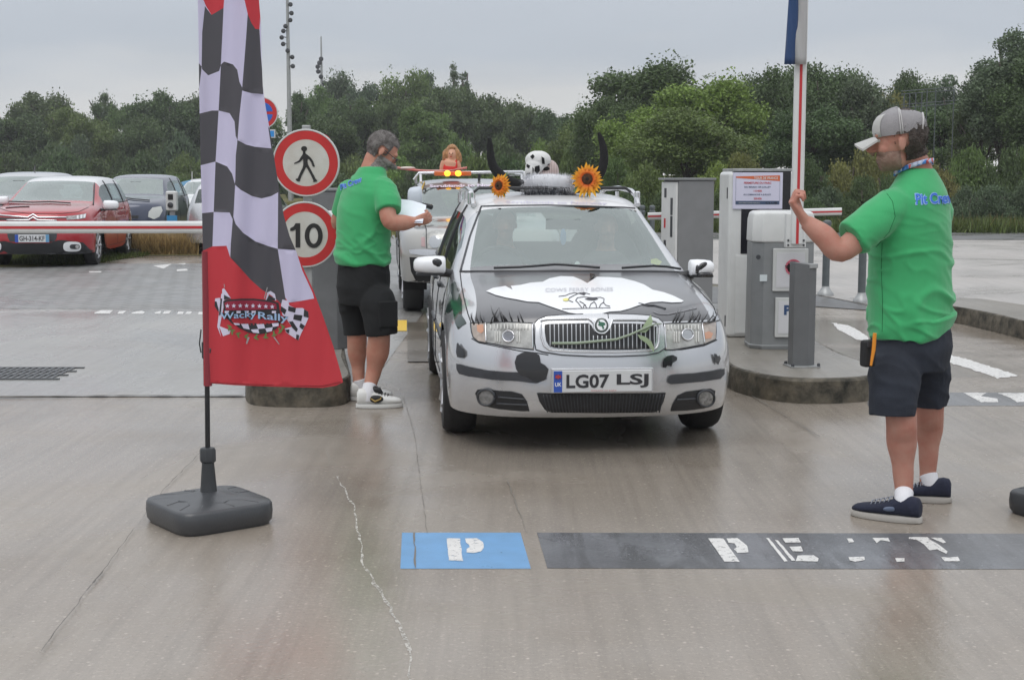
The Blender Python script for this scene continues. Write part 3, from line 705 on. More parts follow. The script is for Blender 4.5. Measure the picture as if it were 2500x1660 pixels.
def glass_mat(name, tint=(.55, .62, .60), fac=.3, rough=.02):
    m = bpy.data.materials.new(name); t = nt(m); N, L = t.nodes, t.links; N.remove(N['Principled BSDF'])
    tr = N.new('ShaderNodeBsdfTransparent'); tr.inputs[0].default_value = (*tint, 1)
    gl = N.new('ShaderNodeBsdfGlossy'); gl.inputs['Roughness'].default_value = rough; gl.inputs[0].default_value = (.88, .96, .94, 1)
    fr = N.new('ShaderNodeFresnel'); fr.inputs[0].default_value = 1.5
    ma = N.new('ShaderNodeMath'); ma.operation = 'ADD'; ma.use_clamp = True; L.new(fr.outputs[0], ma.inputs[0]); ma.inputs[1].default_value = fac
    mx = N.new('ShaderNodeMixShader'); L.new(ma.outputs[0], mx.inputs[0]); L.new(tr.outputs[0], mx.inputs[1]); L.new(gl.outputs[0], mx.inputs[2])
    L.new(mx.outputs[0], N['Material Output'].inputs[0]); return m
m_glass = glass_mat('car_glass', (.72, .80, .77), fac=.22)
m_sglass = glass_mat('side_glass', (.62, .68, .66), fac=.08)
m_tyre = pbr('tyre', (.022, .022, .023), .75, bump=.3, bscale=60)
m_alloy = pbr('alloy', (.55, .56, .58), .3, metal=.8)
m_black = pbr('black_plastic', (.022, .023, .026), .45)
m_under = pbr('underbody', (.01, .01, .011), .9)
m_trim = pbr('dark_trim', (.045, .048, .055), .45, var=.2, vscale=20)
m_seat = pbr('seat_cloth', (.10, .10, .11), .9)
m_chrome = pbr('chrome', (.8, .8, .82), .12, metal=1)
def wheel(c, x, y, z, r, w, name='wheel', spokes=8, rimmat=None, steer=0):
    M_ = Matrix.Translation((x, y, z)) @ Matrix.Rotation(steer, 4, 'Z'); sgn = 1 if x > 0 else -1
    mb = MB(); prof = [(r * .62, -w / 2 + .01), (r * .70, -w / 2), (r * .93, -w / 2 + .006), (r * .985, -w / 2 + .03), (r, -w / 2 + .055), (r, w / 2 - .055), (r * .985, w / 2 - .03), (r * .93, w / 2 - .006), (r * .70, w / 2), (r * .62, w / 2 - .01)]
    mb.lathe(prof, (0, 0, 0), 48, 'X')
    mb2 = MB()
    for k in (-1, 0, 1): mb2.lathe([(r * 1.001, k * w * .2 - .003), (r * 1.003, k * w * .2), (r * 1.001, k * w * .2 + .003)], (0, 0, 0), 48, 'X')
    o = mb.build(name, m_tyre, c['root'], sharp=35); o.matrix_local = M_
    rb = MB(); f = w / 2 * sgn
    rb.lathe([(r * .60, f - sgn * .012), (r * .645, f - sgn * .002), (r * .655, f - sgn * .02)] if sgn > 0 else [(r * .655, f + .02), (r * .645, f + .002), (r * .60, f + .012)], (0, 0, 0), 40, 'X')
    for k in range(spokes):
        a = 2 * math.pi * k / spokes; ca, sa = math.cos(a), math.sin(a)
        rb.tube([(f - sgn * .03, ca * .03, sa * .03), (f - sgn * .015, ca * r * .35, sa * r * .35), (f - sgn * .012, ca * r * .62, sa * r * .62)], [r * .09, r * .06, r * .075], 6)
    rb.lathe([(.0, f - sgn * .01), (r * .16, f - sgn * .014), (r * .18, f - sgn * .05)], (0, 0, 0), 16, 'X')
    link('rim', rb.mesh(True, 40), rimmat or m_alloy, o)
    db = MB(); db.lathe([(.0, f - sgn * .07), (r * .6, f - sgn * .07), (r * .6, f - sgn * .09)], (0, 0, 0), 24, 'X'); link('brake_disc', db.mesh(False), m_under, o)
    return o
def make_car(name, loc, rz, mats, label, ykeys, zkeys, xs, far, axles=(.82, 3.28), wr=.30, ww=.185, group=None, spokes=8, flip=False, interior=True, sub=2, cat='car', rimmat=None, tweak=None, track=.80, rail_lift=None, glass=None):
    root = thing(name, (*loc, 0), rz, label, cat, group)
    M_ = mtx(root); c = dict(root=root, Mi=M_.inverted(), M=M_, far=far, Y=far)
    W = lambda p: (p[0] * xs, lerpkeys(p[1], ykeys), lerpkeys(p[2], zkeys))
    if tweak: W0 = W; W = lambda p: tweak(W0(p), p)
    V, F, MI = [], [], []; nr = len(BASE); idx = {}
    for i, row in enumerate(BASE):
        for j in range(-7, 8):
            p = row[abs(j)]; q = W(p); V.append((q[0] * (1 if j >= 0 else -1), q[1], q[2])); idx[(i, j)] = len(V) - 1
    for i in range(nr - 1):
        for j in range(-7, 7):
            F.append((idx[(i, j)], idx[(i, j + 1)], idx[(i + 1, j + 1)], idx[(i + 1, j)]))
            MI.append(REG.index(region(i, j if j >= 0 else -j - 1)))
    me = mesh_from(V, F, True, MI); ob = bpy.data.objects.new('tmp', me); COL.objects.link(ob)
    s = ob.modifiers.new('s', 'SUBSURF'); s.levels = sub; s.render_levels = sub; s.boundary_smooth = 'ALL'
    dg = bpy.context.evaluated_depsgraph_get(); ev = bpy.data.meshes.new_from_object(ob.evaluated_get(dg)); bpy.data.objects.remove(ob)
    nv = len(ev.vertices); co = np.zeros(nv * 3); ev.vertices.foreach_get('co', co); co = co.reshape(-1, 3)
    no = [v.normal.copy() for v in ev.vertices]
    polys = [tuple(p.vertices) for p in ev.polygons]; mi = [p.material_index for p in ev.polygons]
    c['bvh'] = BVHTree.FromPolygons([Vector(p) for p in co], polys)
    c['W'] = W; c['parts'] = {}
    for k, rg in enumerate(REG):
        fs = [p for p, m in zip(polys, mi) if m == k]; used = sorted({v for f in fs for v in f}); mp_ = {v: i for i, v in enumerate(used)}
        m = mesh_from([co[v] for v in used], [tuple(mp_[v] for v in f) for f in fs], True)
        m.normals_split_custom_set_from_vertices([no[v] for v in used])
        nm = {'side_windows': 'side_window'}.get(rg, rg)
        c['parts'][rg] = link(nm, m, mats.get(rg, mats['body']) if rg not in ('windshield', 'side_windows', 'rear_window') else (glass or m_glass if rg == 'windshield' else m_sglass), root)
    bpy.data.meshes.remove(ev)
    # underbody, wheel wells and engine-bay block
    ax0, ax1 = lerpkeys(axles[0], ykeys), lerpkeys(axles[1], ykeys); L_ = lerpkeys(4.1, ykeys); zs = lerpkeys(.22, zkeys)
    zb = lerpkeys(.60, zkeys); zc = lerpkeys(.86, zkeys)
    mb = MB(); wx = xs * .60
    mb.box((0, L_ / 2 + .06, zs + .05), (wx * 2, L_ - .22, .08)); mb.box((0, (ax0 + .15) , (zs + zb) / 2 + .04), (wx * 1.96, .9, zb - zs))
    mb.box((0, (L_ + ax1) / 2 - .1, (zs + zb) / 2), (wx * 1.96, L_ - ax1 + .1, zb - zs))
    mb.box((0, (ax0 + ax1) / 2 + .05, zs + .06), (xs * 1.6, (ax1 - ax0) * .74, .06))
    link('underbody', mb.mesh(), m_under, root)
    zf = lerpkeys(.3, zkeys)
    for sx in (-1, 1):
        for ay in (ax0, ax1):
            wheel(c, sx * (track * xs - ww / 2), ay, wr, wr, ww, spokes=spokes, rimmat=rimmat)
            wb = MB(); ra = wr * 1.17; ring = []
            for k in range(13):
                a = math.pi * k / 12 * 1.16 - .08 * math.pi; ring.append((ay + math.cos(a) * ra, wr + math.sin(a) * ra))
            vv = [(sx * x_, y_, z_) for x_ in (xs * .80, xs * .56) for y_, z_ in ring]
            ff = [(q, q + 1, q + 14, q + 13) for q in range(12)] + [tuple(range(13, 26))]
            wb.add(vv, ff); link('wheel_arch', wb.mesh(), m_under, root)
    if interior:
        yc, yr = lerpkeys(1.2, ykeys), lerpkeys(2.0, ykeys); zbel = lerpkeys(.87, zkeys); zro = lerpkeys(1.36, zkeys)
        mb = MB(); mb.box((0, yc + .12, zbel - .09), (xs * 1.36, .5, .14)); link('dashboard', mb.mesh(), m_black, root)
        for sx in (-1, 1):
            for yy in (yr + .12, yr + .95):
                sb = MB(); h = zro - .38; x0 = sx * xs * .43
                sb.ellipsoid((x0, yy + .12, zbel - .15), (.24, .10, .42)); sb.ellipsoid((x0, yy + .16, min(zbel + .24, zro - .2)), (.13, .055, .10)); sb.ellipsoid((x0, yy - .15, zbel - .45), (.25, .28, .10))
                link('seat', sb.mesh(True), m_seat, root)
        mb = MB(); q = [Vector((-xs * .43 + math.cos(a) * .18, yc + .42 - math.sin(a) * .06, zbel + .0 + math.sin(a) * .17)) for a in [2 * math.pi * k / 20 for k in range(21)]]
        mb.tube(q, .014, 6); link('steering_wheel', mb.mesh(True), m_black, root)
        mb = MB(); mb.box((0, lerpkeys(1.62, ykeys), lerpkeys(1.26, zkeys) - .08), (.22, .02, .065)); link('rear_view_mirror', mb.mesh(), m_black, root)
    return c
YID = [(-.1, -.1), (5, 5)]; ZID = [(0, 0), (2, 2)]
def silver(name, c, metal=.55, rough=.3): return pbr(name, c, rough, metal=metal, coat=1, coatr=.03)
m_silver = silver('silver_paint', (.60, .61, .63), .72, .27)
m_vinyl = pbr('black_vinyl', (.095, .096, .105), .34, spec=.8, coat=.7, coatr=.15, var=.15, vscale=5)
m_spot = pbr('black_spot', (.012, .012, .014), .25, coat=.5)
m_white = pbr('white_vinyl', (.80, .81, .83), .35, coat=.3)
# ================================================================== main decorated car
car = make_car('estate_car', (.470, 7.50), R(5.1), dict(body=m_silver, hood=m_vinyl, roof=pbr('roof_white', (.70, .70, .71), .35, coat=.6)), 'silver estate car with black cow patches and eyelashes above its headlights', YID, ZID, .965, 7.6, wr=.305, ww=.20, track=.845)
z6 = Zm(1000, 620, 2.9525); z7 = Zm(1260, 480, 4.6114)
def Q6(*a): return [z6(*p) for p in a]
def Q7(*a): return [z7(*p) for p in a]
patch(car, 'bonnet_patch', Q6((552, 272), (600, 250), (690, 235), (742, 262), (730, 235), (800, 228), (870, 212), (960, 205), (1010, 180), (1090, 165), (1180, 168), (1235, 190), (1280, 215), (1320, 190), (1350, 170), (1440, 172), (1530, 178), (1620, 200), (1690, 225), (1750, 262), (1830, 280), (1900, 305), (1975, 342), (1960, 352), (1890, 355), (1820, 348), (1740, 352), (1650, 375), (1580, 400), (1520, 415), (1440, 420), (1370, 436), (1250, 440), (1150, 428), (1080, 405), (1000, 378), (930, 352), (850, 348), (770, 332), (690, 318), (620, 300)), m_white, .004, 8)
m_ink = pbr('grey_ink', (.28, .28, .30), .6); m_inkd = pbr('dark_ink', (.05, .05, .06), .6); m_yel = pbr('pale_yellow_print', (.75, .70, .25), .6)
text_on(car, 'bonnet_lettering', 'COWS FERRY BONES', (z7(330, 1085), z7(1090, 1075), z7(330, 1045)), pbr('faint_ink', (.52, .52, .55), .6), .008)
cow = [[(480, 1135), (560, 1125), (600, 1105), (660, 1095), (720, 1105), (770, 1120)], [(600, 1150), (640, 1130), (700, 1100), (760, 1090), (830, 1110)], [(690, 1150), (670, 1180), (700, 1210), (740, 1262)], [(690, 1150), (760, 1140), (860, 1150), (950, 1145), (990, 1160), (985, 1200), (950, 1225), (935, 1262)],
       [(715, 1190), (760, 1215), (795, 1262)], [(755, 1262), (765, 1232), (785, 1230)], [(880, 1195), (840, 1220), (825, 1262)], [(880, 1195), (900, 1225), (905, 1262)], [(600, 1150), (585, 1175), (640, 1200)], [(985, 1205), (1010, 1235), (1055, 1245)]]
surf_line(car, 'cow_drawing', [[z7(*p) for p in l] for l in cow], .0022, m_inkd, .006, 4)
surf_line(car, 'drawing_baseline', [[z7(520, 1275), z7(1060, 1262)]], .003, m_ink, .006, 4)
multi_patch(car, 'cow_drawing_patch', [Q7((770, 1165), (830, 1145), (900, 1150), (925, 1165), (880, 1180), (820, 1178)), Q7((730, 1105), (770, 1095), (785, 1110), (750, 1120))], m_inkd, .007, 5)
patch(car, 'cow_drawing_flower', Q7((525, 1165), (560, 1155), (595, 1160), (598, 1180), (560, 1190), (530, 1182)), m_yel, .007, 5)
patch(car, 'bonnet_spot', Q7((825, 875), (890, 880), (875, 915), (820, 950), (845, 905)), m_spot, .006, 4)
# headlights
m_refl = pbr('headlight_inside', (.42, .42, .40), .3, metal=.35, var=.5, vscale=14, coat=1, coatr=.03)
m_lens = glass_mat('headlight_lens', (.85, .87, .84), fac=.12)
m_amber = pbr('amber_lens', (.60, .30, .18), .25, coat=1)
HLo = Q6((440, 500), (455, 497), (560, 497), (700, 492), (890, 500), (893, 690), (800, 680), (700, 668), (600, 648), (500, 632), (462, 605), (448, 560))
HRo = Q6((1828, 505), (1900, 500), (2000, 498), (2100, 496), (2205, 490), (2208, 560), (2203, 618), (2130, 650), (2000, 675), (1900, 692), (1842, 692))
for side, ol in (('l', HLo), ('r', HRo)):
    h = patch(car, 'headlight', ol, m_refl, .003, 5)
    if side == 'l':
        patch(car, 'indicator', Q6((455, 505), (545, 500), (552, 638), (500, 628), (466, 600), (455, 560)), m_amber if False else pbr('indicator_lens', (.44, .37, .32), .25, coat=1, var=.3, vscale=20), .006, 5, parent=h)
        patch(car, 'indicator_bulb', Q6((490, 515), (535, 512), (540, 560), (520, 575), (495, 560)), m_amber, .008, 5, parent=h)
        cx, cy = 715, 595; s0, s1, sy = 590, 870, 505
    else:
        patch(car, 'indicator', Q6((2105, 500), (2203, 494), (2200, 612), (2120, 645)), pbr('indicator_lens', (.5, .33, .25), .25), .006, 5, parent=h)
        patch(car, 'indicator_bulb', Q6((2120, 570), (2150, 560), (2180, 575), (2165, 610), (2125, 615)), m_amber, .008, 5, parent=h)
        cx, cy = 1998, 582; s0, s1, sy = 1860, 2090, 510
    circ = lambda r, k=20: [z6(cx + r * math.cos(2 * math.pi * q / k), cy + r * math.sin(2 * math.pi * q / k)) for q in range(k)]
    patch(car, 'projector', circ(38), pbr('projector_glass', (.40, .42, .44), .08, metal=.5, coat=1), .007, 4, parent=h)
    surf_line(car, 'projector_ring', [circ(40)], .0035, m_chrome, .009, 4, parent=h, closed=True)
    surf_line(car, 'lens_flutes', [[z6(x, sy + 4), z6(x, sy + 42)] for x in range(s0, s1, 24)] + [[z6(x, 560), z6(x, 640)] for x in (cx - 95, cx - 80, cx - 60, cx + 62, cx + 80)], .003, pbr('lens_flute', (.75, .75, .72), .2), .006, 4, parent=h)
    surf_line(car, 'headlight_seal', [ol], .0045, m_trim, .001, 5, parent=h, closed=True)
    if side == 'l': surf_line(car, 'chrome_edge', [[z6(886, 505), z6(890, 688)], [z6(552, 500), z6(555, 638)]], .004, m_chrome, .007, 5, parent=h)
    else: surf_line(car, 'chrome_edge', [[z6(1834, 508), z6(1846, 688)], [z6(2102, 500), z6(2122, 648)]], .004, m_chrome, .007, 5, parent=h)
# grille
gsur = patch(car, 'grille_surround', Q6((905, 500), (930, 475), (985, 455), (1100, 444), (1250, 440), (1400, 436), (1600, 440), (1720, 448), (1790, 468), (1822, 495), (1838, 560), (1838, 680), (1790, 712), (1700, 730), (1500, 738), (1300, 738), (1100, 728), (960, 706), (912, 690), (903, 640)), m_silver, .008, 8)
surf_line(car, 'grille_seam', [Q6((905, 500), (930, 475), (985, 455), (1100, 444), (1250, 440)), Q6((1400, 436), (1600, 440), (1720, 448), (1790, 468), (1822, 495), (1838, 560), (1838, 680), (1790, 712), (1700, 730), (1500, 738), (1300, 738), (1100, 728), (960, 706), (912, 690), (903, 640), (905, 500)), Q6((1428, 436), (1432, 470))], .004, m_trim, .006, 6, parent=gsur)
GO = Q6((973, 515), (1000, 508), (1290, 503), (1310, 520), (1330, 560), (1370, 580), (1410, 578), (1438, 545), (1450, 505), (1600, 505), (1740, 512), (1775, 530), (1772, 620), (1762, 668), (1740, 682), (1600, 692), (1400, 694), (1200, 690), (1040, 678), (1005, 664), (985, 630), (975, 570))
g_ = patch(car, 'grille', GO, m_black, .010, 7)
surf_line(car, 'grille_slat', [[z6(x, 510 if x < 1310 or x > 1440 else 590), z6(x + (x - 1375) * .0 + 2, 672 if x < 1060 else 686)] for x in range(1012, 1770, 31)], .0034, m_alloy, .014, 6, parent=g_)
surf_line(car, 'grille_frame', [Q6((945, 490), (985, 480), (1290, 474), (1325, 500), (1345, 560), (1400, 578), (1440, 540), (1460, 482), (1640, 482), (1770, 490), (1795, 520), (1790, 640), (1775, 680), (1740, 696), (1500, 708), (1200, 706), (1010, 694), (970, 664), (948, 600))], .0065, m_silver, .012, 6, closed=True)
def disc(c_, name, z, cx, cy, r, mat, off, parent=None, k=24, ry=None):
    return patch(c_, name, [z(cx + r * math.cos(2 * math.pi * q / k), cy + (ry or r) * math.sin(2 * math.pi * q / k)) for q in range(k)], mat, off, 4, parent=parent)
bd = disc(car, 'badge', z6, 1380, 525, 56, m_chrome, .020)
disc(car, 'badge_ring', z6, 1380, 525, 50, pbr('badge_dark', (.06, .075, .07), .3), .0215, bd); disc(car, 'badge_field', z6, 1380, 523, 35, m_white, .023, bd)
m_green = pbr('badge_green', (.02, .12, .07), .4)
multi_patch(car, 'badge_emblem', [Q6((1352, 522), (1372, 500), (1400, 505), (1408, 520), (1392, 528), (1398, 545), (1388, 552), (1380, 532), (1366, 530)), Q6((1355, 505), (1364, 495), (1372, 504), (1362, 512))], m_green, .025, 4, parent=bd)
text_on(car, 'badge_letters', 'SKODA', (z6(1346, 488), z6(1414, 488), z6(1346, 474)), m_white, .0235, parent=bd, arc=2.2)
# lower grille, fog lights, strips
lg = patch(car, 'lower_grille', Q6((918, 1000), (1000, 1002), (1400, 1004), (1760, 1002), (1845, 998), (1830, 1060), (1800, 1120), (1760, 1138), (1400, 1143), (1020, 1140), (975, 1120), (935, 1060)), m_black, .004, 7)
surf_line(car, 'lower_grille_slat', [[z6(x, 1010), z6(1380 + (x - 1380) * .93, 1134)] for x in range(965, 1830, 24)], .0032, m_trim, .007, 7, parent=lg)
FL = Q6((475, 1005), (490, 978), (540, 970), (640, 985), (740, 990), (810, 1010), (845, 1060), (865, 1130), (800, 1130), (640, 1115), (560, 1098), (500, 1060))
FR = Q6((1878, 1130), (1895, 1080), (1930, 1020), (1990, 992), (2100, 978), (2170, 970), (2200, 985), (2195, 1040), (2165, 1090), (2120, 1110), (2000, 1125))
for ol, cx, cy in ((FL, 557, 1030), (FR, 2128, 1037)):
    f_ = patch(car, 'fog_light_recess', ol, m_black, .004, 6)
    d1 = disc(car, 'fog_light', z6, cx, cy, 52 if cx < 1000 else 50, pbr('fog_glass', (.30, .31, .32), .1, metal=.6, coat=1, var=.6, vscale=40), .010, f_, ry=50)
    surf_line(car, 'fog_light_ring', [[z6(cx + 60 * math.cos(a), cy + 56 * math.sin(a)) for a in [math.pi * 2 * k / 20 for k in range(20)]]], .007, m_trim, .009, 4, parent=f_, closed=True)
    if cx < 1000: surf_line(car, 'recess_bar', [Q6((640, 1030), (830, 1045)), Q6((630, 1075), (850, 1085))], .006, m_trim, .006, 5, parent=f_)
    else: surf_line(car, 'recess_bar', [Q6((1925, 1048), (2060, 1040))], .006, m_trim, .006, 5, parent=f_)
patch(car, 'bumper_strip', Q6((346, 790), (420, 810), (560, 838), (700, 850), (900, 855), (985, 868), (990, 900), (915, 932), (780, 915), (600, 905), (430, 880), (365, 862), (348, 830)), m_trim, .010, 6)
patch(car, 'bumper_strip', Q6((1868, 878), (1900, 868), (2060, 858), (2180, 842), (2258, 826), (2260, 865), (2230, 898), (2100, 918), (1960, 930), (1880, 936), (1853, 925), (1858, 895)), m_trim, .010, 6)
# black cow spots
multi_patch(car, 'cow_spot', [Q6((760, 780), (775, 735), (815, 712), (860, 705), (905, 712), (935, 730), (942, 760), (945, 785), (975, 800), (1003, 830), (990, 880), (970, 910), (930, 922), (890, 915), (850, 885), (800, 870), (770, 830)),
    Q6((352, 650), (362, 642), (378, 670), (405, 700), (405, 735), (385, 752), (355, 745), (347, 710)), Q6((1825, 760), (1850, 738), (1890, 728), (1922, 745), (1920, 768), (1890, 785), (1880, 812), (1855, 800), (1838, 822), (1818, 815), (1818, 790)),
    Q6((2180, 720), (2198, 722), (2208, 738), (2222, 733), (2230, 755), (2212, 800), (2195, 785))], m_spot, .012, 5)
multi_patch(car, 'wing_spot', [Q6((262, 410), (285, 330), (300, 280), (292, 225), (330, 200), (350, 260), (375, 330), (378, 400), (375, 440), (400, 480), (410, 500), (378, 520), (350, 545), (330, 500), (318, 430), (315, 400), (285, 425), (255, 440))], pbr('wing_vinyl', (.012, .035, .028), .2, coat=.6), .003, 6)
# number plate
z = z6
pl_c = [hit(car, *z(X, Y)) for X, Y in ((1390, 912),)][0]
def plane_thing(c_, parent, z_, corners, depth_ref):
    o = depth_ref; return o
def plate(c_, name, zf, x0, y0, x1, y1, yref, mat, parent=None, bevel=.004, thick=.012):
    """flat plate facing the car's front (local plane y = yref)"""
    P = []
    for X, Y in ((x0, y1), (x1, y1), (x1, y0), (x0, y0)):
        u, v = zf(X, Y); o = c_['Mi'] @ CO; d = c_['Mi'].to_3x3() @ ray(u, v); P.append(o + d * ((yref - o.y) / d.y))
    xa, xb = (P[0].x + P[3].x) / 2, (P[1].x + P[2].x) / 2; za, zb_ = (P[0].z + P[1].z) / 2, (P[2].z + P[3].z) / 2
    mb = MB(); mb.box(((xa + xb) / 2, yref + thick / 2, (za + zb_) / 2), (xb - xa, thick, zb_ - za)); mb.build(name, mat, parent or c_['root'], bevel=bevel)
    return c_['root'].children[-1] if not parent else parent.children[-1], (xa, xb, za, zb_)
m_pw = pbr('plate_white', (.62, .63, .64), .4); m_pb = pbr('plate_blue', (.03, .09, .42), .4); m_pt = pbr('plate_letters', (.03, .03, .035), .4)
mb = MB(); yp = -.052
po, (xa, xb, za, zb_) = plate(car, 'number_plate', z6, 1037, 838, 1747, 994, yp, m_pw)
fo, _ = plate(car, 'plate_frame', z6, 1022, 824, 1757, 1000, yp + .006, m_silver, thick=.05)
mb = MB(); mb.box(((xa + (xb - xa) * .045), yp - .001, (za + zb_) / 2), ((xb - xa) * .085, .003, (zb_ - za) * .98)); mb.build('blue_band', m_pb, po, wc=False)
H_ = zb_ - za; Wd = xb - xa
def ptext(nm, s, fx0, fx1, fz0, fz1, mat, parent, y, bold=.0):
    m_ = MB(); text_plane(m_, s, Vector((xa + Wd * fx0, y, za + H_ * fz0)), Vector((1, 0, 0)), Vector((0, 0, 1)), Wd * (fx1 - fx0), H_ * (fz1 - fz0), bold); link(nm, mesh_from(m_.v, m_.f, False), mat, parent)
ptext('registration', 'LG07', .13, .565, .18, .82, m_pt, po, yp - .002, .028); ptext('registration', 'LSJ', .64, .965, .18, .82, m_pt, po, yp - .002, .028)
ptext('country_code', 'UK', .015, .08, .28, .46, m_white, po, yp - .004, .02)
mb = MB(); mb.box((xa + Wd * .047, yp - .0035, za + H_ * .73), (Wd * .06, .002, H_ * .2)); link('flag_mark', mb.mesh(), pbr('mark_blue', (.02, .04, .25), .5), po)
mb = MB(); 
for M1 in (R(32), R(-32)): mb.box((0, 0, 0), (Wd * .062, .002, H_ * .03), M=Matrix.Translation((xa + Wd * .047, yp - .005, za + H_ * .73)) @ Matrix.Rotation(M1, 4, 'Y'))
mb.box((xa + Wd * .047, yp - .0055, za + H_ * .73), (Wd * .06, .002, H_ * .05)); mb.box((xa + Wd * .047, yp - .0055, za + H_ * .73), (Wd * .014, .002, H_ * .2)); link('flag_cross', mb.mesh(), pbr('mark_red', (.5, .06, .06), .5), po)
ptext('dealer_text', 'FERRARIS OF ESSEX', .38, .64, .03, .10, pbr('dealer_red', (.55, .22, .2), .5), po, yp - .004)
# panel seams
m_seam = pbr('seam', (.02, .02, .022), .7)
surf_line(car, 'bonnet_seam', [Q6((365, 140), (375, 230), (395, 330), (420, 430), (445, 500)), Q6((1975, 135), (2060, 230), (2130, 310), (2190, 380), (2212, 440))], .0035, m_seam, .0, 6)
surf_line(car, 'bumper_seam', [Q6((1840, 690), (1960, 690), (2120, 662), (2215, 620)), Q6((448, 610), (500, 640), (600, 660), (800, 700), (905, 712), (1000, 728))], .003, m_seam, .0, 6)
patch(car, 'bumper_lip', Q6((805, 1185), (1000, 1192), (1400, 1192), (1700, 1188), (1830, 1180), (1840, 1195), (1760, 1212), (1500, 1222), (1100, 1220), (900, 1212), (830, 1198)), m_silver, .004, 8)
# wipers
def wiper(lst, r=.008):
    surf_line(car, 'wiper', [[z6(*p) for p in lst]], r, m_black, .018, 6)
wiper([(610, 122), (800, 116), (1050, 96), (1130, 100), (1370, 120)]); wiper([(1530, 122), (1750, 106), (1850, 112), (1945, 128)])
surf_line(car, 'cowl', [Q6((372, 128), (700, 126), (1000, 126), (1400, 126), (1700, 127), (1975, 132))], .010, m_black, -.002, 10)
z5c = Zm(960, 320, 3.7333)
surf_line(car, 'windshield_seal', [[z5c(*p) for p in ((612, 1285), (640, 1180), (700, 960), (760, 800), (803, 690), (1000, 684), (1400, 680), (1800, 690), (2100, 700), (2200, 708))], [z7(*p) for p in ((1345, 130), (1480, 280), (1620, 450), (1760, 640), (1870, 830))]], .007, m_trim, .001, 8)
# mirrors
def mirror(px, Y, w, h, mat, spotz, c_, name='door_mirror', side=-1):
    p = c_['Mi'] @ at(*px, Y); mb = MB()
    prof = []
    n = 20
    for t_, sy, sz in ((0, .75, .80), (.05, .95, .96), (.3, 1, 1), (.6, .97, .96), (.85, .85, .85), (.96, .62, .62), (1, .3, .3)):
        prof.append([p + Vector((side * (t_ - .5) * w, .075 * sy * (math.sin(a) if math.sin(a) < 0 else math.sin(a) * .6), h / 2 * sz * math.copysign(abs(math.cos(a)) ** .75, math.cos(a)))) for a in [2 * math.pi * k / n for k in range(n)]])
    mb.rings(prof); o = mb.build(name, mat, c_['root'], sharp=60)
    mb = MB(); q = p + Vector((-side * (w * .5), .02, -h * .42)); mb.tube([q + Vector((side * .03, 0, .0)), q + Vector((-side * .05, .02, -.01)), q + Vector((-side * .11, .06, -.03))], [.028, .024, .03], 8); link('mirror_arm', mb.mesh(True), m_black, o)
    mb = MB(); mb.box(p + Vector((0, .0, -h * .5)), (w * .85, .10, .012)); link('mirror_base', mb.mesh(), m_black, o)
    return o, p
for px, Y, w, h, sd in (((990, 611), 8.72, .195, .112, -1), ((1617, 617), 8.60, .15, .10, 1)):
    o, p = mirror(px, Y, w, h, m_white, None, car, side=sd)
    mb = MB(); 
    if sd < 0: mb.ellipsoid(p + Vector((.045, -.066, .015)), (.033, .012, .028), M=Matrix.Rotation(R(20), 3, 'Y'))
    else: mb.ellipsoid(p + Vector((-.015, -.066, .01)), (.042, .012, .018), M=Matrix.Rotation(R(-35), 3, 'Y')); mb.ellipsoid(p + Vector((-.04, -.060, -.005)), (.015, .02, .03)); mb.ellipsoid(p + Vector((.01, -.06, -.038)), (.05, .02, .014))
    link('mirror_spot', mb.mesh(True), m_spot, o)
# roof rails, aerial, door details
for sx in (-1, 1):
    mb = MB(); X = sx * .55
    mb.tube([(X, 1.98, 1.295), (X, 2.08, 1.355), (X, 2.25, 1.385), (X, 2.8, 1.400), (X, 3.4, 1.385), (X, 3.7, 1.34), (X, 3.76, 1.28)], [.016, .017, .017, .017, .017, .016, .014], 8)
    for yy in (2.05, 2.85, 3.6): mb.tube([(X, yy, 1.28), (X, yy, 1.375)], .016, 6)
    mb.build('roof_rail', m_silver, car['root'], sharp=60)
mb = MB(); mb.tube([(-.56, 2.2, 1.36), (-.5, 2.2, 1.405), (.5, 2.2, 1.405), (.56, 2.2, 1.36)], [.010, .011, .011, .010], 8); mb.build('roof_bar', m_black, car['root'], sharp=60)
for sx in (-1, 1):
    mb = MB(); mb.box((sx * .565, 2.10, 1.34), (.035, .05, .09)); mb.build('roof_bar_foot', m_silver, car['root'], bevel=.012)
mb = MB(); mb.tube([(-.04, 3.6, 1.35), (-.04, 3.62, 1.42), (-.03, 3.4, 1.72)], [.008, .006, .0025], 6); mb.build('aerial', m_black, car['root'])
def sideline(c_, name, pts, r, mat, sx, off=.003):
    """a line on the car's flank given as (y, z) of the base car"""
    mb = MB(); P = []
    for i in range(len(pts) - 1):
        a, b = pts[i], pts[i + 1]; k = max(1, int(math.dist(a, b) / .05))
        for q in range(k): P.append((a[0] + (b[0] - a[0]) * q / k, a[1] + (b[1] - a[1]) * q / k))
    P.append(pts[-1]); Q = []
    for y, z_ in P:
        w = c_['W']((0, y, z_)); h, n, _, _ = c_['bvh'].ray_cast(Vector((sx * 2, w[1], w[2])), Vector((-sx, 0, 0)))
        if h: Q.append(h + n * off * (1 if n.x * sx > 0 else -1))
    if len(Q) > 1: mb.tube(Q, r, 6); return link(name, mb.mesh(True), mat, c_['root'])
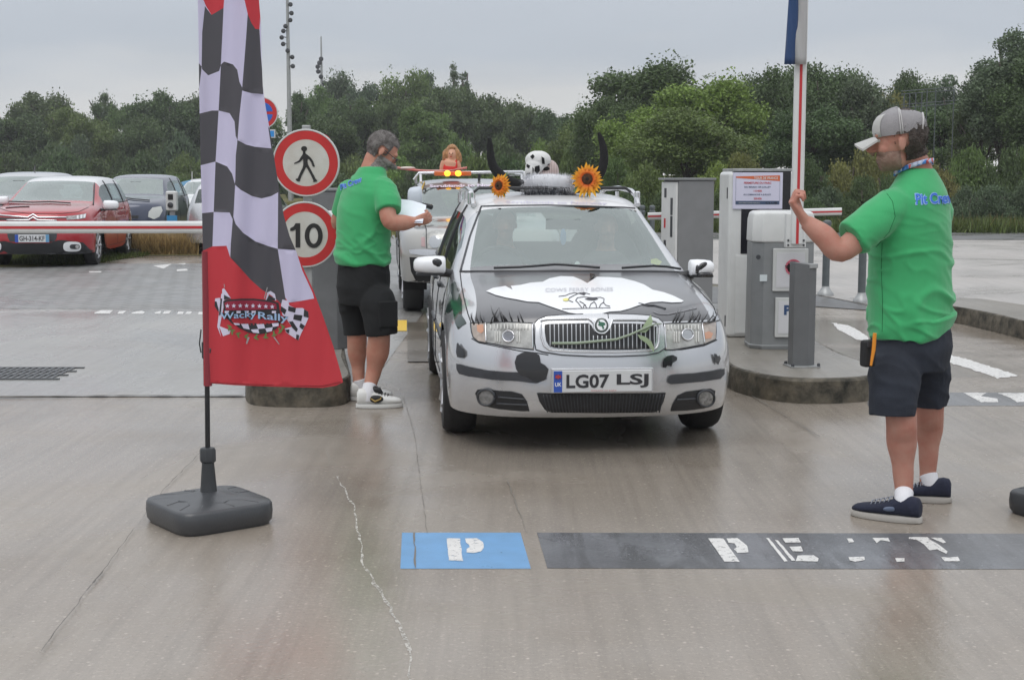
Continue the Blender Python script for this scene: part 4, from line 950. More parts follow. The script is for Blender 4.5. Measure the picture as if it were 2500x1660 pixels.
def flank(c_, hmat=None, strip_=True):
    for sx in (-1, 1):
        sideline(c_, 'door_seam', [(1.28, .84), (1.22, .6), (1.25, .32), (1.3, .26), (2.22, .26), (2.26, .5), (2.26, 1.28)], .004, m_seam, sx, 0)
        sideline(c_, 'door_seam', [(2.3, .26), (2.95, .27), (3.0, .5), (3.08, .8), (3.1, 1.25)], .004, m_seam, sx, 0)
        sideline(c_, 'window_trim', [(1.45, .865), (2.0, .875), (2.6, .89), (3.2, .90), (3.7, .905)], .009, m_black, sx)
        for yy in (2.27, 3.08): sideline(c_, 'pillar', [(yy, .88), (yy + .01, 1.1), (yy + .02, 1.29)], .026, m_black, sx, -.012)
        if strip_: sideline(c_, 'side_strip', [(1.26, .50), (2.2, .5)], .017, m_trim, sx, -.004); sideline(c_, 'side_strip', [(2.3, .5), (2.9, .5)], .017, m_trim, sx, -.004)
        for yy in (2.05, 2.82): sideline(c_, 'door_handle', [(yy, .76), (yy + .16, .765)], .014, hmat or m_trim, sx, .008)
flank(car)
FLK = [sideline(car, 'flank_spot', [(1.35, .72), (1.6, .62), (1.8, .68)], .07, m_spot, sx, -.062) for sx in (-1, 1)]
# roof sun strip lettering
z5c = Zm(960, 320, 3.7333)
text_on(car, 'roof_lettering', 'Scrublands to Norway', (z5c(1030, 668), z5c(1950, 680), z5c(1030, 640)), pbr('faint_print', (.52, .50, .62), .5), .004)
# eyelashes
lash = MB()
def lashes(lst):
    lash = MB()
    for a, b in lst:
        h, n = hit(car, *z6(*a)); h2, n2 = hit(car, *z6(*b)); mid = (h + h2) / 2 + n * .025
        lash.tube([h + n * .003, mid, h2 + n * .02], [.0045, .0035, .0012], 5)
    link('eyelashes', lash.mesh(True), m_spot, car['root'])
lashes([((470, 515), (458, 440)), ((472, 512), (466, 432)), ((505, 512), (498, 428)), ((535, 505), (523, 428)), ((610, 490), (655, 402)), ((625, 490), (595, 385)), ((640, 490), (600, 412)), ((585, 510), (640, 435)), ((672, 490), (658, 402)), ((705, 488), (682, 452)), ((740, 486), (722, 420)), ((788, 488), (785, 450)), ((820, 492), (795, 432)), ((690, 490), (668, 430))])
lashes([((1898, 492), (1925, 412)), ((1920, 492), (1945, 410)), ((1945, 492), (1972, 425)), ((2010, 492), (2042, 440)), ((2020, 490), (2025, 398)), ((2050, 486), (2070, 420)), ((2080, 490), (2068, 422)), ((2105, 490), (2135, 420)), ((2150, 490), (2172, 425)), ((2180, 488), (2203, 410)), ((2205, 482), (2228, 430)), ((2230, 480), (2254, 430)), ((2192, 490), (2165, 455))])

surf_line(car, 'scratch', [Q7((1540, 1300), (1600, 1325), (1700, 1330), (1850, 1300), (2029, 1260))], .004, m_ink, .002, 6)
# things inside the windshield
# ------------------------------------------------------------------ kerb islands
m_kerb = pbr('mossy_kerb', (.13, .11, .078), .7, var=.7, vscale=9, bump=.8, bscale=25, col2=(.018, .018, .014), rvar=.2)
m_ktop = wet_ground('island_top', (.30, .285, .26), (.20, .18, .15), rough=(.2, .5), stain=(.13, .11, .08), stainf=.6, speck=.35)
def island(name, poly, h, label):
    n = len(poly); mb = MB(); P = [Vector((p[0], p[1], 0)) for p in poly]; c = sum(P, Vector()) / n
    def off(k, z): return [p + (c - p).normalized() * k + Vector((0, 0, z)) for p in P]
    mb.rings([off(0, -.02), off(.008, h - .02), off(.022, h - .004), off(.05, h)], False)
    t = link(name, mb.mesh(False, 30), m_kerb); me = t.data
    top = off(.0501, h + .0005); tris = geometry.tessellate_polygon([top])
    to = link('island_top', mesh_from(top, [f if (top[f[1]] - top[f[0]]).cross(top[f[2]] - top[f[0]]).z > 0 else f[::-1] for f in tris], False), m_ktop, t)
    return tag(t, label, 'kerb island')
def smoothpoly(pts, k=3):
    for _ in range(k):
        q = []
        for i in range(len(pts)):
            a, b = Vector(pts[i][:2]), Vector(pts[(i + 1) % len(pts)][:2]); q += [a.lerp(b, .25), a.lerp(b, .75)]
        pts = q
    return pts
ir = [G(u, v, .165) for u, v in ((1664, 778), (1664, 812), (1672, 842), (1740, 862), (1830, 874), (1930, 874), (2020, 868), (2040, 850), (1990, 832), (1900, 795))]
ir += [Vector((2.5, 13.5, 0)), Vector((1.75, 13.5, 0))]
island('kerb_island', smoothpoly(ir, 2), .165, 'rounded concrete island under the ticket machine on the right')
il = [G(u, v, .165) for u, v in ((566, 840), (563, 872), (600, 880), (700, 882), (780, 880), (812, 868), (806, 846))]
il += [Vector((-1.62, 13.2, 0)), Vector((-2.2, 13.2, 0))]
island('kerb_island', smoothpoly(il, 2), .165, 'dark mossy concrete island under the two round signs')
ifr = [G(u, v, .17) for u, v in ((2150, 702), (2205, 706), (2290, 724), (2361, 740), (2600, 800), (2700, 790), (2600, 735), (2361, 702), (2230, 684), (2160, 690))]
island('kerb_island', smoothpoly(ifr, 1), .17, 'low concrete kerb island at the right edge behind the capped man')
kb = MB(); a, b = G(300, 588), G(470, 584); kb.box((a + b) / 2 + Vector((0, 0, .05)), ((b - a).length, .16, .13), math.atan2((b - a).y, (b - a).x)); tag(kb.build('kerb', m_kerb, bevel=.015), 'low dark kerb before the charging post', 'kerb')
# ------------------------------------------------------------------ feather flag
m_base = pbr('grey_plastic', (.042, .045, .050), .36, spec=.8, bump=.12, bscale=120, var=.12, vscale=10)
m_dplast = pbr('dark_plastic', (.035, .038, .042), .45)
def flag_base(root, rz):
    mb = MB(); S = .226; Mz = Matrix.Rotation(rz, 3, 'Z')
    def ring(s, z, pw=.36):
        out = []
        for k in range(48):
            q = 2 * math.pi * k / 48; x = math.copysign(abs(math.cos(q)) ** pw, math.cos(q)); y = math.copysign(abs(math.sin(q)) ** pw, math.sin(q)); out.append(Mz @ Vector((x * s, y * s, z)))
        return out
    mb.rings([ring(S * .93, 0), ring(S * .985, .02), ring(S, .055), ring(S * .99, .088), ring(S * .965, .098), ring(S * .93, .102), ring(S * .6, .109), ring(S * .3, .122), ring(S * .17, .135, .7)])
    o = mb.build('water_base', m_base, root, sharp=50)
    g = MB()
    for k in range(4):
        q = rz + math.pi / 4 + k * math.pi / 2; d = Vector((math.cos(q), math.sin(q), 0)); s = Vector((-d.y, d.x, 0))
        pts = [d * .235 + s * .045 + Vector((0, 0, .1015)), d * .16 + s * .03 + Vector((0, 0, .1075)), d * .11 + s * .055 + Vector((0, 0, .110)), d * .10 + s * .10 + Vector((0, 0, .1085)), d * .13 + s * .155 + Vector((0, 0, .104))]
        g.tube([q_ + Vector((0, 0, -.002)) for q_ in pts], .0042, 6)
        g.tube([Vector((-d.x * .0, 0, 0)) + d * .235 - s * .045 + Vector((0, 0, .1015)), d * .16 - s * .03 + Vector((0, 0, .1075)), d * .11 - s * .055 + Vector((0, 0, .110)), d * .10 - s * .10 + Vector((0, 0, .1085))], .0035, 6)
    link('moulded_rib', g.mesh(True), m_base, o)
    mb = MB(); mb.lathe([(.040, .120), (.036, .135), (.031, .20), (.026, .262), (.026, .268)], (0, 0, 0), 20); mb.build('socket', m_dplast, root, sharp=40)
    mb = MB(); mb.lathe([(.030, .262), (.035, .268), (.035, .315), (.030, .325), (.018, .328)], (0, 0, 0), 8); mb.build('lock_nut', m_dplast, root, sharp=30)
fb = G(481, 1204); fb = Vector((fb.x, 6.05, 0))
t = thing('feather_flag', fb, 0, 'tall chequered and red feather flag on a grey plastic base', 'flag')
flag_base(t, R(38))
mb = MB(); top = 4.3; q0 = at(471, 0, fb.y) - fb; pts = [Vector((0, 0, .3)), at(476, 700, fb.y) - fb, at(474, 400, fb.y) - fb, q0, q0 + Vector((.0, 0, .4)), q0 + Vector((.05, 0, .8)), q0 + Vector((.2, 0, 1.05)), q0 + Vector((.36, 0, 1.1))]
mb.tube(pts, [.011, .0105, .010, .009, .008, .007, .006, .004], 10); mb.build('pole', pbr('black_pole', (.012, .012, .014), .35), t, sharp=60)
mb = MB(); mb.lathe([(.014, .715), (.015, .72), (.015, .78), (.014, .785)], (0, 0, 0), 12); mb.tube([(-.013, -.01, .84), (-.022, -.008, .78), (-.016, -.01, .74)], .003, 6); mb.tube([(.010, -.012, .745), (.024, -.014, .742), (.026, -.014, .756), (.014, -.012, .76)], .0045, 6); mb.build('clip', m_dplast, t)
zz2 = Zm(440, 0, 3.7326); zz1 = Zm(0, 380, 3.3357); zz4 = Zm(460, 660, 4.355)
def A(z, *p): return [z(*q) for q in p]
WHT, BLK, RED = 0, 1, 2
cells = [
 (WHT, A(zz2, (135, -1400), (160, -1900), (330, -2400), (600, -1500), (600, -300), (585, 0), (600, 60), (615, 130), (600, 350), (565, 800), (540, 750), (520, 640), (480, 590), (400, 565), (372, 590), (385, 300), (395, 75), (400, 0), (400, -300), (210, -300), (215, 0), (225, 60), (200, 300), (195, 610), (163, 570), (155, 0))),
 (RED, A(zz2, (210, -300), (400, -300), (400, 0), (395, 75), (285, 140), (235, 60), (210, 0))),
 (RED, A(zz2, (560, -1400), (640, -1000), (690, -500), (710, 0), (727, 200), (722, 270), (685, 268), (650, 215), (615, 130), (585, 0), (570, -300))),
 (BLK, A(zz2, (225, 60), (285, 140), (395, 75), (385, 300), (370, 600), (355, 650), (255, 690), (200, 640), (195, 600), (200, 300))),
 (BLK, A(zz2, (615, 130), (650, 215), (685, 268), (722, 270), (735, 500), (752, 700), (757, 862), (640, 850), (565, 828), (565, 800), (600, 350))),
 (BLK, A(zz2, (163, 570), (195, 610), (192, 650), (182, 730), (168, 840), (164, 700))),
 (WHT, A(zz2, (195, 630), (255, 690), (355, 650), (370, 600), (350, 1010), (290, 1010), (166, 1040), (168, 840), (182, 730))),
 (BLK, A(zz2, (372, 590), (400, 565), (480, 590), (520, 640), (540, 750), (565, 800), (565, 830), (520, 1270), (505, 1240), (495, 1110), (450, 1035), (350, 1010), (370, 600))),
 (WHT, A(zz2, (565, 828), (640, 850), (757, 862), (775, 1000), (800, 1150), (830, 1355), (680, 1340), (600, 1320), (522, 1280), (540, 1050))),
 (BLK, A(zz2, (166, 1040), (290, 1010), (350, 1010), (320, 1475), (180, 1510), (170, 1200))),
 (WHT, A(zz2, (350, 1010), (450, 1035), (495, 1110), (505, 1240), (520, 1275), (512, 1560)) + A(zz1, (1912, 230), (1890, 150), (1850, 90), (1755, 50)) + A(zz2, (322, 1475))),
 (WHT, A(zz2, (180, 1510), (320, 1475)) + A(zz1, (1755, 50), (1748, 250), (1740, 460), (1645, 470), (1635, 90))),
 (BLK, A(zz1, (1755, 50), (1850, 90), (1890, 150), (1912, 230), (1905, 430), (1895, 520), (1870, 465), (1740, 460), (1748, 250))),
 (BLK, A(zz2, (522, 1280), (600, 1320), (680, 1340), (830, 1355)) + A(zz1, (2215, 0), (2245, 190), (2265, 300), (2210, 330), (2130, 350), (2050, 330), (1960, 280), (1915, 240), (1920, 0))),
 (BLK, A(zz1, (1645, 470), (1740, 460), (1730, 740), (1652, 775))),
 (WHT, A(zz1, (1740, 460), (1870, 465), (1895, 520), (1880, 720), (1875, 830), (1845, 735), (1730, 740))),
 (WHT, A(zz1, (1915, 240), (1960, 280), (2050, 330), (2130, 350), (2210, 330), (2265, 300), (2262, 760), (2190, 740), (2080, 700), (1980, 630), (1920, 560), (1900, 500), (1905, 430))),
 (BLK, A(zz1, (2265, 300), (2310, 480), (2350, 640), (2410, 770), (2262, 760))),
 (BLK, A(zz1, (1895, 520), (1920, 560), (1980, 630), (2080, 700), (2190, 740), (2262, 760), (2290, 930), (2330, 1190), (2345, 1260), (2240, 1160), (2130, 1090), (2040, 1010), (1960, 920), (1875, 830))),
 (WHT, A(zz1, (2262, 760), (2410, 770)) + A(zz4, (1210, 0), (1320, 240), (1337, 300), (1200, 325), (1065, 345), (1030, 290), (985, 0))),
]
outline = [(440, -330), (450, -520), (485, -640), (540, -560), (575, -350), (592, -120), (597, 0), (602, 60), (603, 130), (606, 200), (612, 245), (622, 300), (634, 375), (644, 440), (655, 500), (668, 545), (683, 580), (702, 625), (722, 668), (745, 730), (769, 800), (786, 860), (791, 881), (775, 889), (745, 894), (690, 893), (620, 891), (540, 888), (487, 884), (482, 887), (471, 888), (470, 800), (469, 700), (468, 600), (466, 500), (463, 400), (461, 300), (459, 200), (458, 100), (456, 0)]
def fpt(u, v):
    t_ = (u - 458) / 60.0; w = min(1, max(0, (u - 478) / 60)); low = min(1, max(0, (v - 560) / 300.0))
    Y = fb.y + (.022 * math.sin(t_ * 2.6 + v * .002) * (1 - low * .45) + .010 * math.sin(t_ * 6.1 + v * .0035) * (1 - low * .6) + .05 * low * math.sin((u - 470) / 140.0 + .4)) * w - .016
    Y += .004 * noise.noise(Vector((u * .02, v * .006, 3)))
    return at(u, v, Y)
pts2, faces2 = [Vector(p) for p in outline], [list(range(len(outline)))]
for m_i, c_ in cells:
    faces2.append(list(range(len(pts2), len(pts2) + len(c_)))); pts2 += [Vector(p) for p in c_]
nin = len(pts2)
vstep = 9
for i in range(0, 40):
    for j in range(0, 170):
        u, v = 460 + i * 9 + (j % 2) * 4.5, -600 + j * vstep
        pts2.append(Vector((u, v)))
edges = []
for f_ in faces2: edges += [(f_[k], f_[(k + 1) % len(f_)]) for k in range(len(f_))]
res = geometry.delaunay_2d_cdt(pts2, edges, [], 0, 1e-4)
def pin(poly, x, y):
    ins = False; j = len(poly) - 1
    for i in range(len(poly)):
        if (poly[i][1] > y) != (poly[j][1] > y) and x < (poly[j][0] - poly[i][0]) * (y - poly[i][1]) / (poly[j][1] - poly[i][1]) + poly[i][0]: ins = not ins
        j = i
    return ins
V = [fpt(p.x, p.y) - fb for p in res[0]]; F, MI = [], []
for f_ in res[2]:
    cx, cy = sum(res[0][i].x for i in f_) / 3, sum(res[0][i].y for i in f_) / 3
    if not pin(outline, cx, cy): continue
    mi_ = None
    for m_i, c_ in cells:
        if pin(c_, cx, cy): mi_ = m_i
    if mi_ is None: mi_ = RED if cy > 562 or (cy < 40 and cx > 560) else (BLK if cy > 300 else WHT)
    F.append(tuple(f_) if (V[f_[1]] - V[f_[0]]).cross(V[f_[2]] - V[f_[0]]).y < 0 else tuple(f_)[::-1]); MI.append(mi_)
def cloth(nm, c, tr=.3):
    m = bpy.data.materials.new(nm); t_ = nt(m); N, L = t_.nodes, t_.links; b = N['Principled BSDF']; b.inputs['Base Color'].default_value = (*c, 1); b.inputs['Roughness'].default_value = .7; b.inputs['Sheen Weight'].default_value = .2
    tn = N.new('ShaderNodeBsdfTranslucent'); tn.inputs[0].default_value = (*c, 1); mx = N.new('ShaderNodeMixShader'); mx.inputs[0].default_value = tr; L.new(b.outputs[0], mx.inputs[1]); L.new(tn.outputs[0], mx.inputs[2]); L.new(mx.outputs[0], N['Material Output'].inputs[0])
    wv = N.new('ShaderNodeTexNoise'); wv.inputs['Scale'].default_value = 500; tcn = N.new('ShaderNodeTexCoord'); L.new(tcn.outputs['Object'], wv.inputs['Vector']); bp = N.new('ShaderNodeBump'); bp.inputs['Strength'].default_value = .12; bp.inputs['Distance'].default_value = .002; L.new(wv.outputs[0], bp.inputs['Height']); L.new(bp.outputs[0], b.inputs['Normal'])
    return m
m_fw, m_fb, m_fr = cloth('flag_white', (.62, .59, .78)), cloth('flag_black', (.075, .073, .085), .15), cloth('flag_red', (.58, .045, .06))
used = sorted({i for f_ in F for i in f_}); rm = {a: i for i, a in enumerate(used)}
fo = link('flag_cloth', mesh_from([V[i] for i in used], [tuple(rm[i] for i in f_) for f_ in F], True, MI), [m_fw, m_fb, m_fr], t)
sl = MB(); sl.tube([at(479.5, 889, fb.y) - fb + Vector((0, -.003, 0)), at(477.5, 760, fb.y) - fb + Vector((0, -.003, 0)), at(474.5, 580, fb.y) - fb + Vector((0, -.003, 0))], [.0185, .018, .0165], 14, False)
link('pole_sleeve', sl.mesh(True), cloth('sleeve_dark_red', (.24, .022, .035), .05), fo)
hm = MB(); hm.tube([fpt(u, v - 4) - fb + Vector((0, -.002, 0)) for u, v in ((484, 886), (540, 888), (620, 891), (690, 893), (745, 893), (786, 884))], .0022, 5); link('hem_stitch', hm.mesh(True), cloth('hem_red', (.40, .03, .04)), fo)
# printed emblem
fc = dict(root=fo, Mi=Matrix.Identity(4), M=Matrix.Identity(4), Y=6)
def ffn(k): return lambda u, v: (fpt(u, v) - fb - Vector((0, .0022 * k, 0)), Vector((0, -1, 0)))
class _C: pass
def fpatch(nm, pts, mat, k, step=7):
    c2 = dict(fc); V_, F_ = triangulate2d(pts, step); vv = [fpt(p.x, p.y) - fb + Vector((0, -.0012 * k - .001, 0)) for p in V_]
    ff = [tuple(f) if (vv[f[1]] - vv[f[0]]).cross(vv[f[2]] - vv[f[0]]).y < 0 else tuple(f)[::-1] for f in F_]; return vv, ff
def fgroup(nm, plist, mat, k):
    if 1 < len(plist) <= 5:
        for p in plist: o = fgroup(nm, [p], mat, k)
        return o
    m_ = MB()
    for p in plist: a, b = fpatch(nm, p, mat, k); m_.add(a, b)
    return link(nm, mesh_from(m_.v, m_.f, True), mat, fo)
lw, lb_, lr = pbr('print_white', (.66, .63, .78), .7), pbr('print_black', (.03, .03, .035), .7), pbr('print_darkred', (.28, .02, .05), .7)
fgroup('emblem_flag', [A(zz4, (285, 300), (335, 292), (345, 360), (330, 440), (310, 420), (280, 370)), A(zz4, (360, 200), (380, 190), (455, 300), (360, 320)), A(zz4, (350, 250), (375, 240), (385, 340), (330, 620), (350, 710), (308, 600), (325, 450)), A(zz4, (325, 590), (450, 640), (440, 675), (370, 700)), A(zz4, (840, 235), (875, 220), (920, 250), (935, 320), (820, 320))], lw, 1)
fgroup('emblem_chequer', [A(zz4, (283, 330), (300, 330), (325, 420), (318, 440), (280, 380)), A(zz4, (380, 260), (455, 300), (380, 310)), A(zz4, (855, 265), (925, 300), (920, 322), (830, 318)), A(zz4, (345, 300), (360, 300), (345, 470), (325, 480))], lb_, 2)
fl2 = A(zz4, (985, 370), (1000, 310), (1060, 325), (1075, 375), (1140, 400), (1215, 400), (1275, 440), (1280, 500), (1240, 590), (1195, 680), (1170, 745), (1100, 700), (1040, 660), (1025, 620), (1100, 600), (1060, 540), (1000, 470))
fgroup('emblem_big_flag', [fl2], lw, 1)
fgroup('emblem_big_chequer', [A(zz4, (985, 380), (1045, 420), (1025, 470), (980, 430)), A(zz4, (1065, 380), (1145, 400), (1135, 450), (1060, 430)), A(zz4, (1232, 412), (1275, 440), (1280, 505), (1225, 490)), A(zz4, (1125, 468), (1215, 478), (1200, 540), (1115, 520)), A(zz4, (1195, 560), (1240, 590), (1215, 630), (1180, 600)), A(zz4, (1070, 545), (1110, 540), (1165, 625), (1150, 655), (1105, 610)), A(zz4, (1150, 680), (1180, 690), (1170, 745), (1145, 730)), A(zz4, (1030, 630), (1075, 625), (1070, 670), (1045, 660))], lb_, 2)
fgroup('emblem_shield', [A(zz4, (372, 330), (400, 312), (560, 300), (700, 300), (880, 320), (960, 345), (975, 440), (975, 570), (880, 580), (650, 590), (470, 570), (380, 480))], lb_, 3)
fgroup('emblem_red_field', [A(zz4, (385, 345), (420, 330), (560, 318), (700, 318), (870, 338), (935, 355), (942, 410), (700, 420), (400, 425))], lr, 4)
fgroup('emblem_red_centre', [A(zz4, (445, 500), (560, 470), (700, 470), (860, 490), (960, 520), (960, 545), (850, 570), (650, 580), (480, 560))], m_fr, 4)
star = lambda cx, cy, r: A(zz4, *[(cx + (r if k % 2 == 0 else r * .42) * math.sin(math.pi * k / 5), cy - (r if k % 2 == 0 else r * .42) * math.cos(math.pi * k / 5)) for k in range(10)])
fgroup('emblem_star', [star(418 + i * 68, 378 - 6 * math.sin(i * .45) + i * 1.2, 26) for i in range(8)], lw, 5)
fgroup('emblem_check_strip', [A(zz4, (x, 430), (x + 45, 430), (x + 42, 455), (x, 455)) for x in (390, 515, 600, 675, 890)], lw, 5)
fgroup('emblem_check_lower', [A(zz4, (480, 558), (545, 562), (550, 580), (500, 580)), A(zz4, (562, 568), (638, 568), (655, 628), (590, 615)), A(zz4, (725, 572), (805, 568), (818, 615), (745, 622)), A(zz4, (890, 562), (962, 558), (962, 590), (900, 600)), A(zz4, (665, 628), (745, 622), (757, 668), (690, 660)), A(zz4, (820, 615), (900, 602), (890, 645), (835, 655))], lw, 5)
fgroup('emblem_check_dark', [A(zz4, (480, 560), (962, 560), (940, 620), (850, 665), (750, 680), (640, 660), (540, 610))], lb_, 4)
m_laur = pbr('print_green', (.13, .22, .07), .7); lv = []
for i in range(9):
    q = R(200 - i * 27.5 + 180 * 0); cx, cy = 722 - 285 * math.cos(math.pi * (i + .3) / 8.6), 590 + 120 * math.sin(math.pi * (i + .3) / 8.6)
    for s_ in (-1, 1):
        a = math.pi * (i / 8.6) * -1 + 1.2 + s_ * .7; c, s = math.cos(a), math.sin(a)
        lv.append(A(zz4, *[(cx + x * c - y * s, cy + s_ * 10 + x * s + y * c) for x, y in ((-32, 0), (-8, -11), (22, -8), (34, 0), (20, 9), (-10, 10))]))
fgroup('emblem_laurel', lv, m_laur, 6)
fgroup('emblem_stick', [A(zz4, (635, 705), (655, 712), (628, 782), (614, 775)), A(zz4, (905, 708), (920, 705), (974, 785), (962, 782)), A(zz4, (380, 145), (387, 145), (392, 180), (384, 182)), A(zz4, (838, 178), (848, 180), (815, 300), (805, 298))], pbr('print_grey', (.35, .33, .34), .6), 6)
for nm, mt, k, bo in (('emblem_lettering_outline', lb_, 7, .075), ('emblem_lettering', pbr('print_paleblue', (.34, .50, .72), .7), 8, .015)):
    m_ = MB()
    for word, x0, x1, yb, h, sk in (('Wacky', 345, 725, 540, 85, -.06), ('Rally', 745, 1065, 535, 85, .10)):
        V_, F_, _ = text2d(word, bo)
        vv = []
        for x, y in V_:
            X_ = x0 + (x1 - x0) * x; Y_ = yb - h * y * (1.05 if word == 'Wacky' else 1.15) + sk * (X_ - x0)
            u, v = zz4(X_, Y_); vv.append(fpt(u, v) - fb + Vector((0, -.0012 * k - .001, 0)))
        m_.add(vv, F_)
    link(nm, mesh_from(m_.v, m_.f, False), mt, fo)
# second base cut by the right edge
t2 = thing('feather_flag', (G(2490, 1195).x, 6.15, 0), 0, 'black flag base cut off by the right edge of the picture', 'flag base')
flag_base(t2, R(30))
for o in t2.children:
    if o.name.startswith('water_base'): o.data = o.data.copy(); o.data.materials.clear(); o.data.materials.append(m_dplast)
mb = MB(); mb.tube([(0, 0, .3), (0, 0, 3.2)], .011, 8); mb.build('pole', pbr('black_pole', (.012, .012, .014), .35), t2)
# ------------------------------------------------------------------ round signs
m_galv = pbr('galvanised', (.38, .39, .39), .45, metal=.4, var=.2, vscale=12)
m_sred = pbr('sign_red', (.52, .025, .025), .4, var=.12, vscale=8); m_swht = pbr('sign_white', (.60, .60, .57), .45, var=.12, vscale=7, col2=(.50, .47, .42)); m_sblk = pbr('sign_black', (.015, .015, .015), .5)
m_srim = pbr('sign_rim', (.55, .56, .55), .4)
Ys = 9.62
sc = at(706, 376, Ys); s2c = at(704, 541, Ys); rr1 = 77 * K / FPX * Ys; rr2 = 76 * K / FPX * Ys
t = thing('road_sign', (sc.x, Ys, .165), 0, 'grey post with round no pedestrians sign above a 10 limit sign', 'road sign')
pt_ = at(706, 291, Ys).z - .165; mb = MB(); mb.box((.0, .035, pt_ / 2 + .006), (.055, .04, pt_)); mb.build('post', m_galv, t, bevel=.006)
mb = MB(); mb.box((0, .035, .006), (.16, .16, .012)); mb.build('foot_plate', m_galv, t, bevel=.002)
def disc_sign(cz, r, cx=0):
    mb = MB(); mb.lathe([(r * .97, -.012), (r, -.008), (r, .006), (r * .985, .012), (r * .955, .012), (r * .95, .008), (0, .008)], (cx, 0, cz), 56, 'Y'); o = mb.build('sign_plate', m_srim, t, sharp=30)
    m_ = MB(); m_.lathe([(r * .945, .0085), (r * .945, .0105), (r * .69, .0105), (r * .69, .0085)], (cx, 0, cz), 56, 'Y'); link('red_ring', m_.mesh(True, 30), m_sred, o)
    m_ = MB(); m_.lathe([(r * .70, .009), (r * .70, .0095), (0, .0095)], (cx, 0, cz), 56, 'Y'); link('white_field', m_.mesh(True, 30), m_swht, o)
    return o
z0 = sc.z - .165; z1 = s2c.z - .165
o = disc_sign(z0, rr1)
zp = Zm(620, 280, 3.9196); base = Vector(t.location)
def splane(plist, y): 
    m_ = MB()
    for p in plist:
        vv = []
        for q in p:
            w = at(*zp(*q), Ys + y) - base; vv.append(Vector((w.x, y, w.z)))
        tt = geometry.tessellate_polygon([vv]); m_.add(vv, [f if (vv[f[1]] - vv[f[0]]).cross(vv[f[2]] - vv[f[0]]).y < 0 else f[::-1] for f in tt])
    return m_
body = [(470, 372), (488, 368), (500, 378), (520, 392), (545, 415), (565, 445), (583, 495), (578, 503), (562, 498), (548, 460), (530, 432), (515, 425), (512, 450), (518, 480), (545, 530), (575, 585), (590, 615), (605, 630), (603, 640), (585, 645), (562, 645), (570, 632), (545, 580), (505, 508), (498, 505), (480, 540), (455, 590), (442, 625), (440, 640), (418, 640), (398, 625), (402, 615), (418, 612), (440, 560), (465, 510), (472, 480), (470, 425), (455, 440), (440, 455), (385, 475), (383, 465), (430, 440), (445, 412), (462, 388)]
hdp = [(480 + 29 * math.cos(a), 328 + 25 * math.sin(a)) for a in [2 * math.pi * k / 20 for k in range(20)]]
neckp = [(470, 348), (490, 348), (494, 375), (468, 375)]
link('pedestrian_figure', splane([body, hdp, neckp], -.0135).mesh(False), m_sblk, o)
o = disc_sign(z1, rr2, s2c.x - sc.x)
one = [(398, 1040), (442, 1040), (442, 1272), (398, 1272), (398, 1100), (375, 1112), (347, 1115), (347, 1088), (380, 1070)]
zo = [(574 + 86 * math.cos(a), 1158 + 118 * math.sin(a)) for a in [2 * math.pi * k / 30 for k in range(30)]]
zi = [(574 + 42 * math.cos(a), 1158 + 78 * math.sin(a)) for a in [2 * math.pi * k / 30 for k in range(30)]]
m_ = splane([one], -.0135); vv = []
for ring_ in (zo, zi):
    for q in ring_: w = at(*zp(*q), Ys) - base; vv.append(Vector((w.x, -.0135, w.z)))
m_.add(vv, [(k, (k + 1) % 30, 30 + (k + 1) % 30, 30 + k)[::-1] for k in range(30)]); link('digits', mesh_from(m_.v, m_.f, False), m_sblk, o)
# far no-stopping sign
Yn = 24; nc = at(605, 261, Yn); rn = 35.5 * K / FPX * Yn
t = thing('road_sign', (nc.x, Yn, 0), 0, 'round blue and red no stopping sign half hidden by the chequered flag', 'road sign')
mb = MB(); mb.tube([(0, .04, 0), (0, .04, nc.z + .25)], .03, 10); mb.build('post', m_galv, t)
mb = MB(); mb.lathe([(rn, -.01), (rn, .01), (0, .01)], (0, 0, nc.z), 40, 'Y'); o = mb.build('sign_plate', m_srim, t, sharp=30)
m_ = MB(); m_.lathe([(rn * .94, .0115), (rn * .94, .013), (0, .013)], (0, 0, nc.z), 40, 'Y'); link('red_face', m_.mesh(False), m_sred, o)
m_ = MB()
for k in range(4):
    a0, a1 = R(90 * k + 8 - 45 + 45), R(90 * k + 82 - 45 + 45); q = [Vector((0, -.016, nc.z)) + Vector((math.cos(R(90 * k + 45)), 0, math.sin(R(90 * k + 45)))) * rn * .11] + [Vector((math.cos(a0 + (a1 - a0) * j / 8) * rn * .68, -.016, nc.z + math.sin(a0 + (a1 - a0) * j / 8) * rn * .68)) for j in range(9)]
    m_.add(q, [tuple(range(10))])
link('blue_quarter', mesh_from(m_.v, m_.f, False), pbr('sign_blue', (.02, .12, .48), .4), o)
bz = at(628, 309, Yn); mb = MB(); mb.box((bz.x - nc.x - .03, 0, bz.z), (.16, .02, .14)); mb.build('small_panel', m_srim, t, bevel=.004)
mb = MB(); mb.box((bz.x - nc.x - .03, -.012, bz.z), (.12, .006, .10)); mb.build('blue_panel', pbr('sign_blue2', (.03, .25, .62), .4), t)
bz = at(740, 334, 42); t = thing('road_sign', (bz.x, 42, 0), 0, 'distant round red sign peeping above the pedestrian sign', 'road sign')
mb = MB(); mb.tube([(0, .03, 0), (0, .03, bz.z + .2)], .03, 8); mb.build('post', m_galv, t)
mb = MB(); mb.lathe([(.32, 0), (.32, .02), (0, .02)], (0, 0, bz.z), 24, 'Y'); mb.build('sign_plate', m_sred, t, sharp=30)
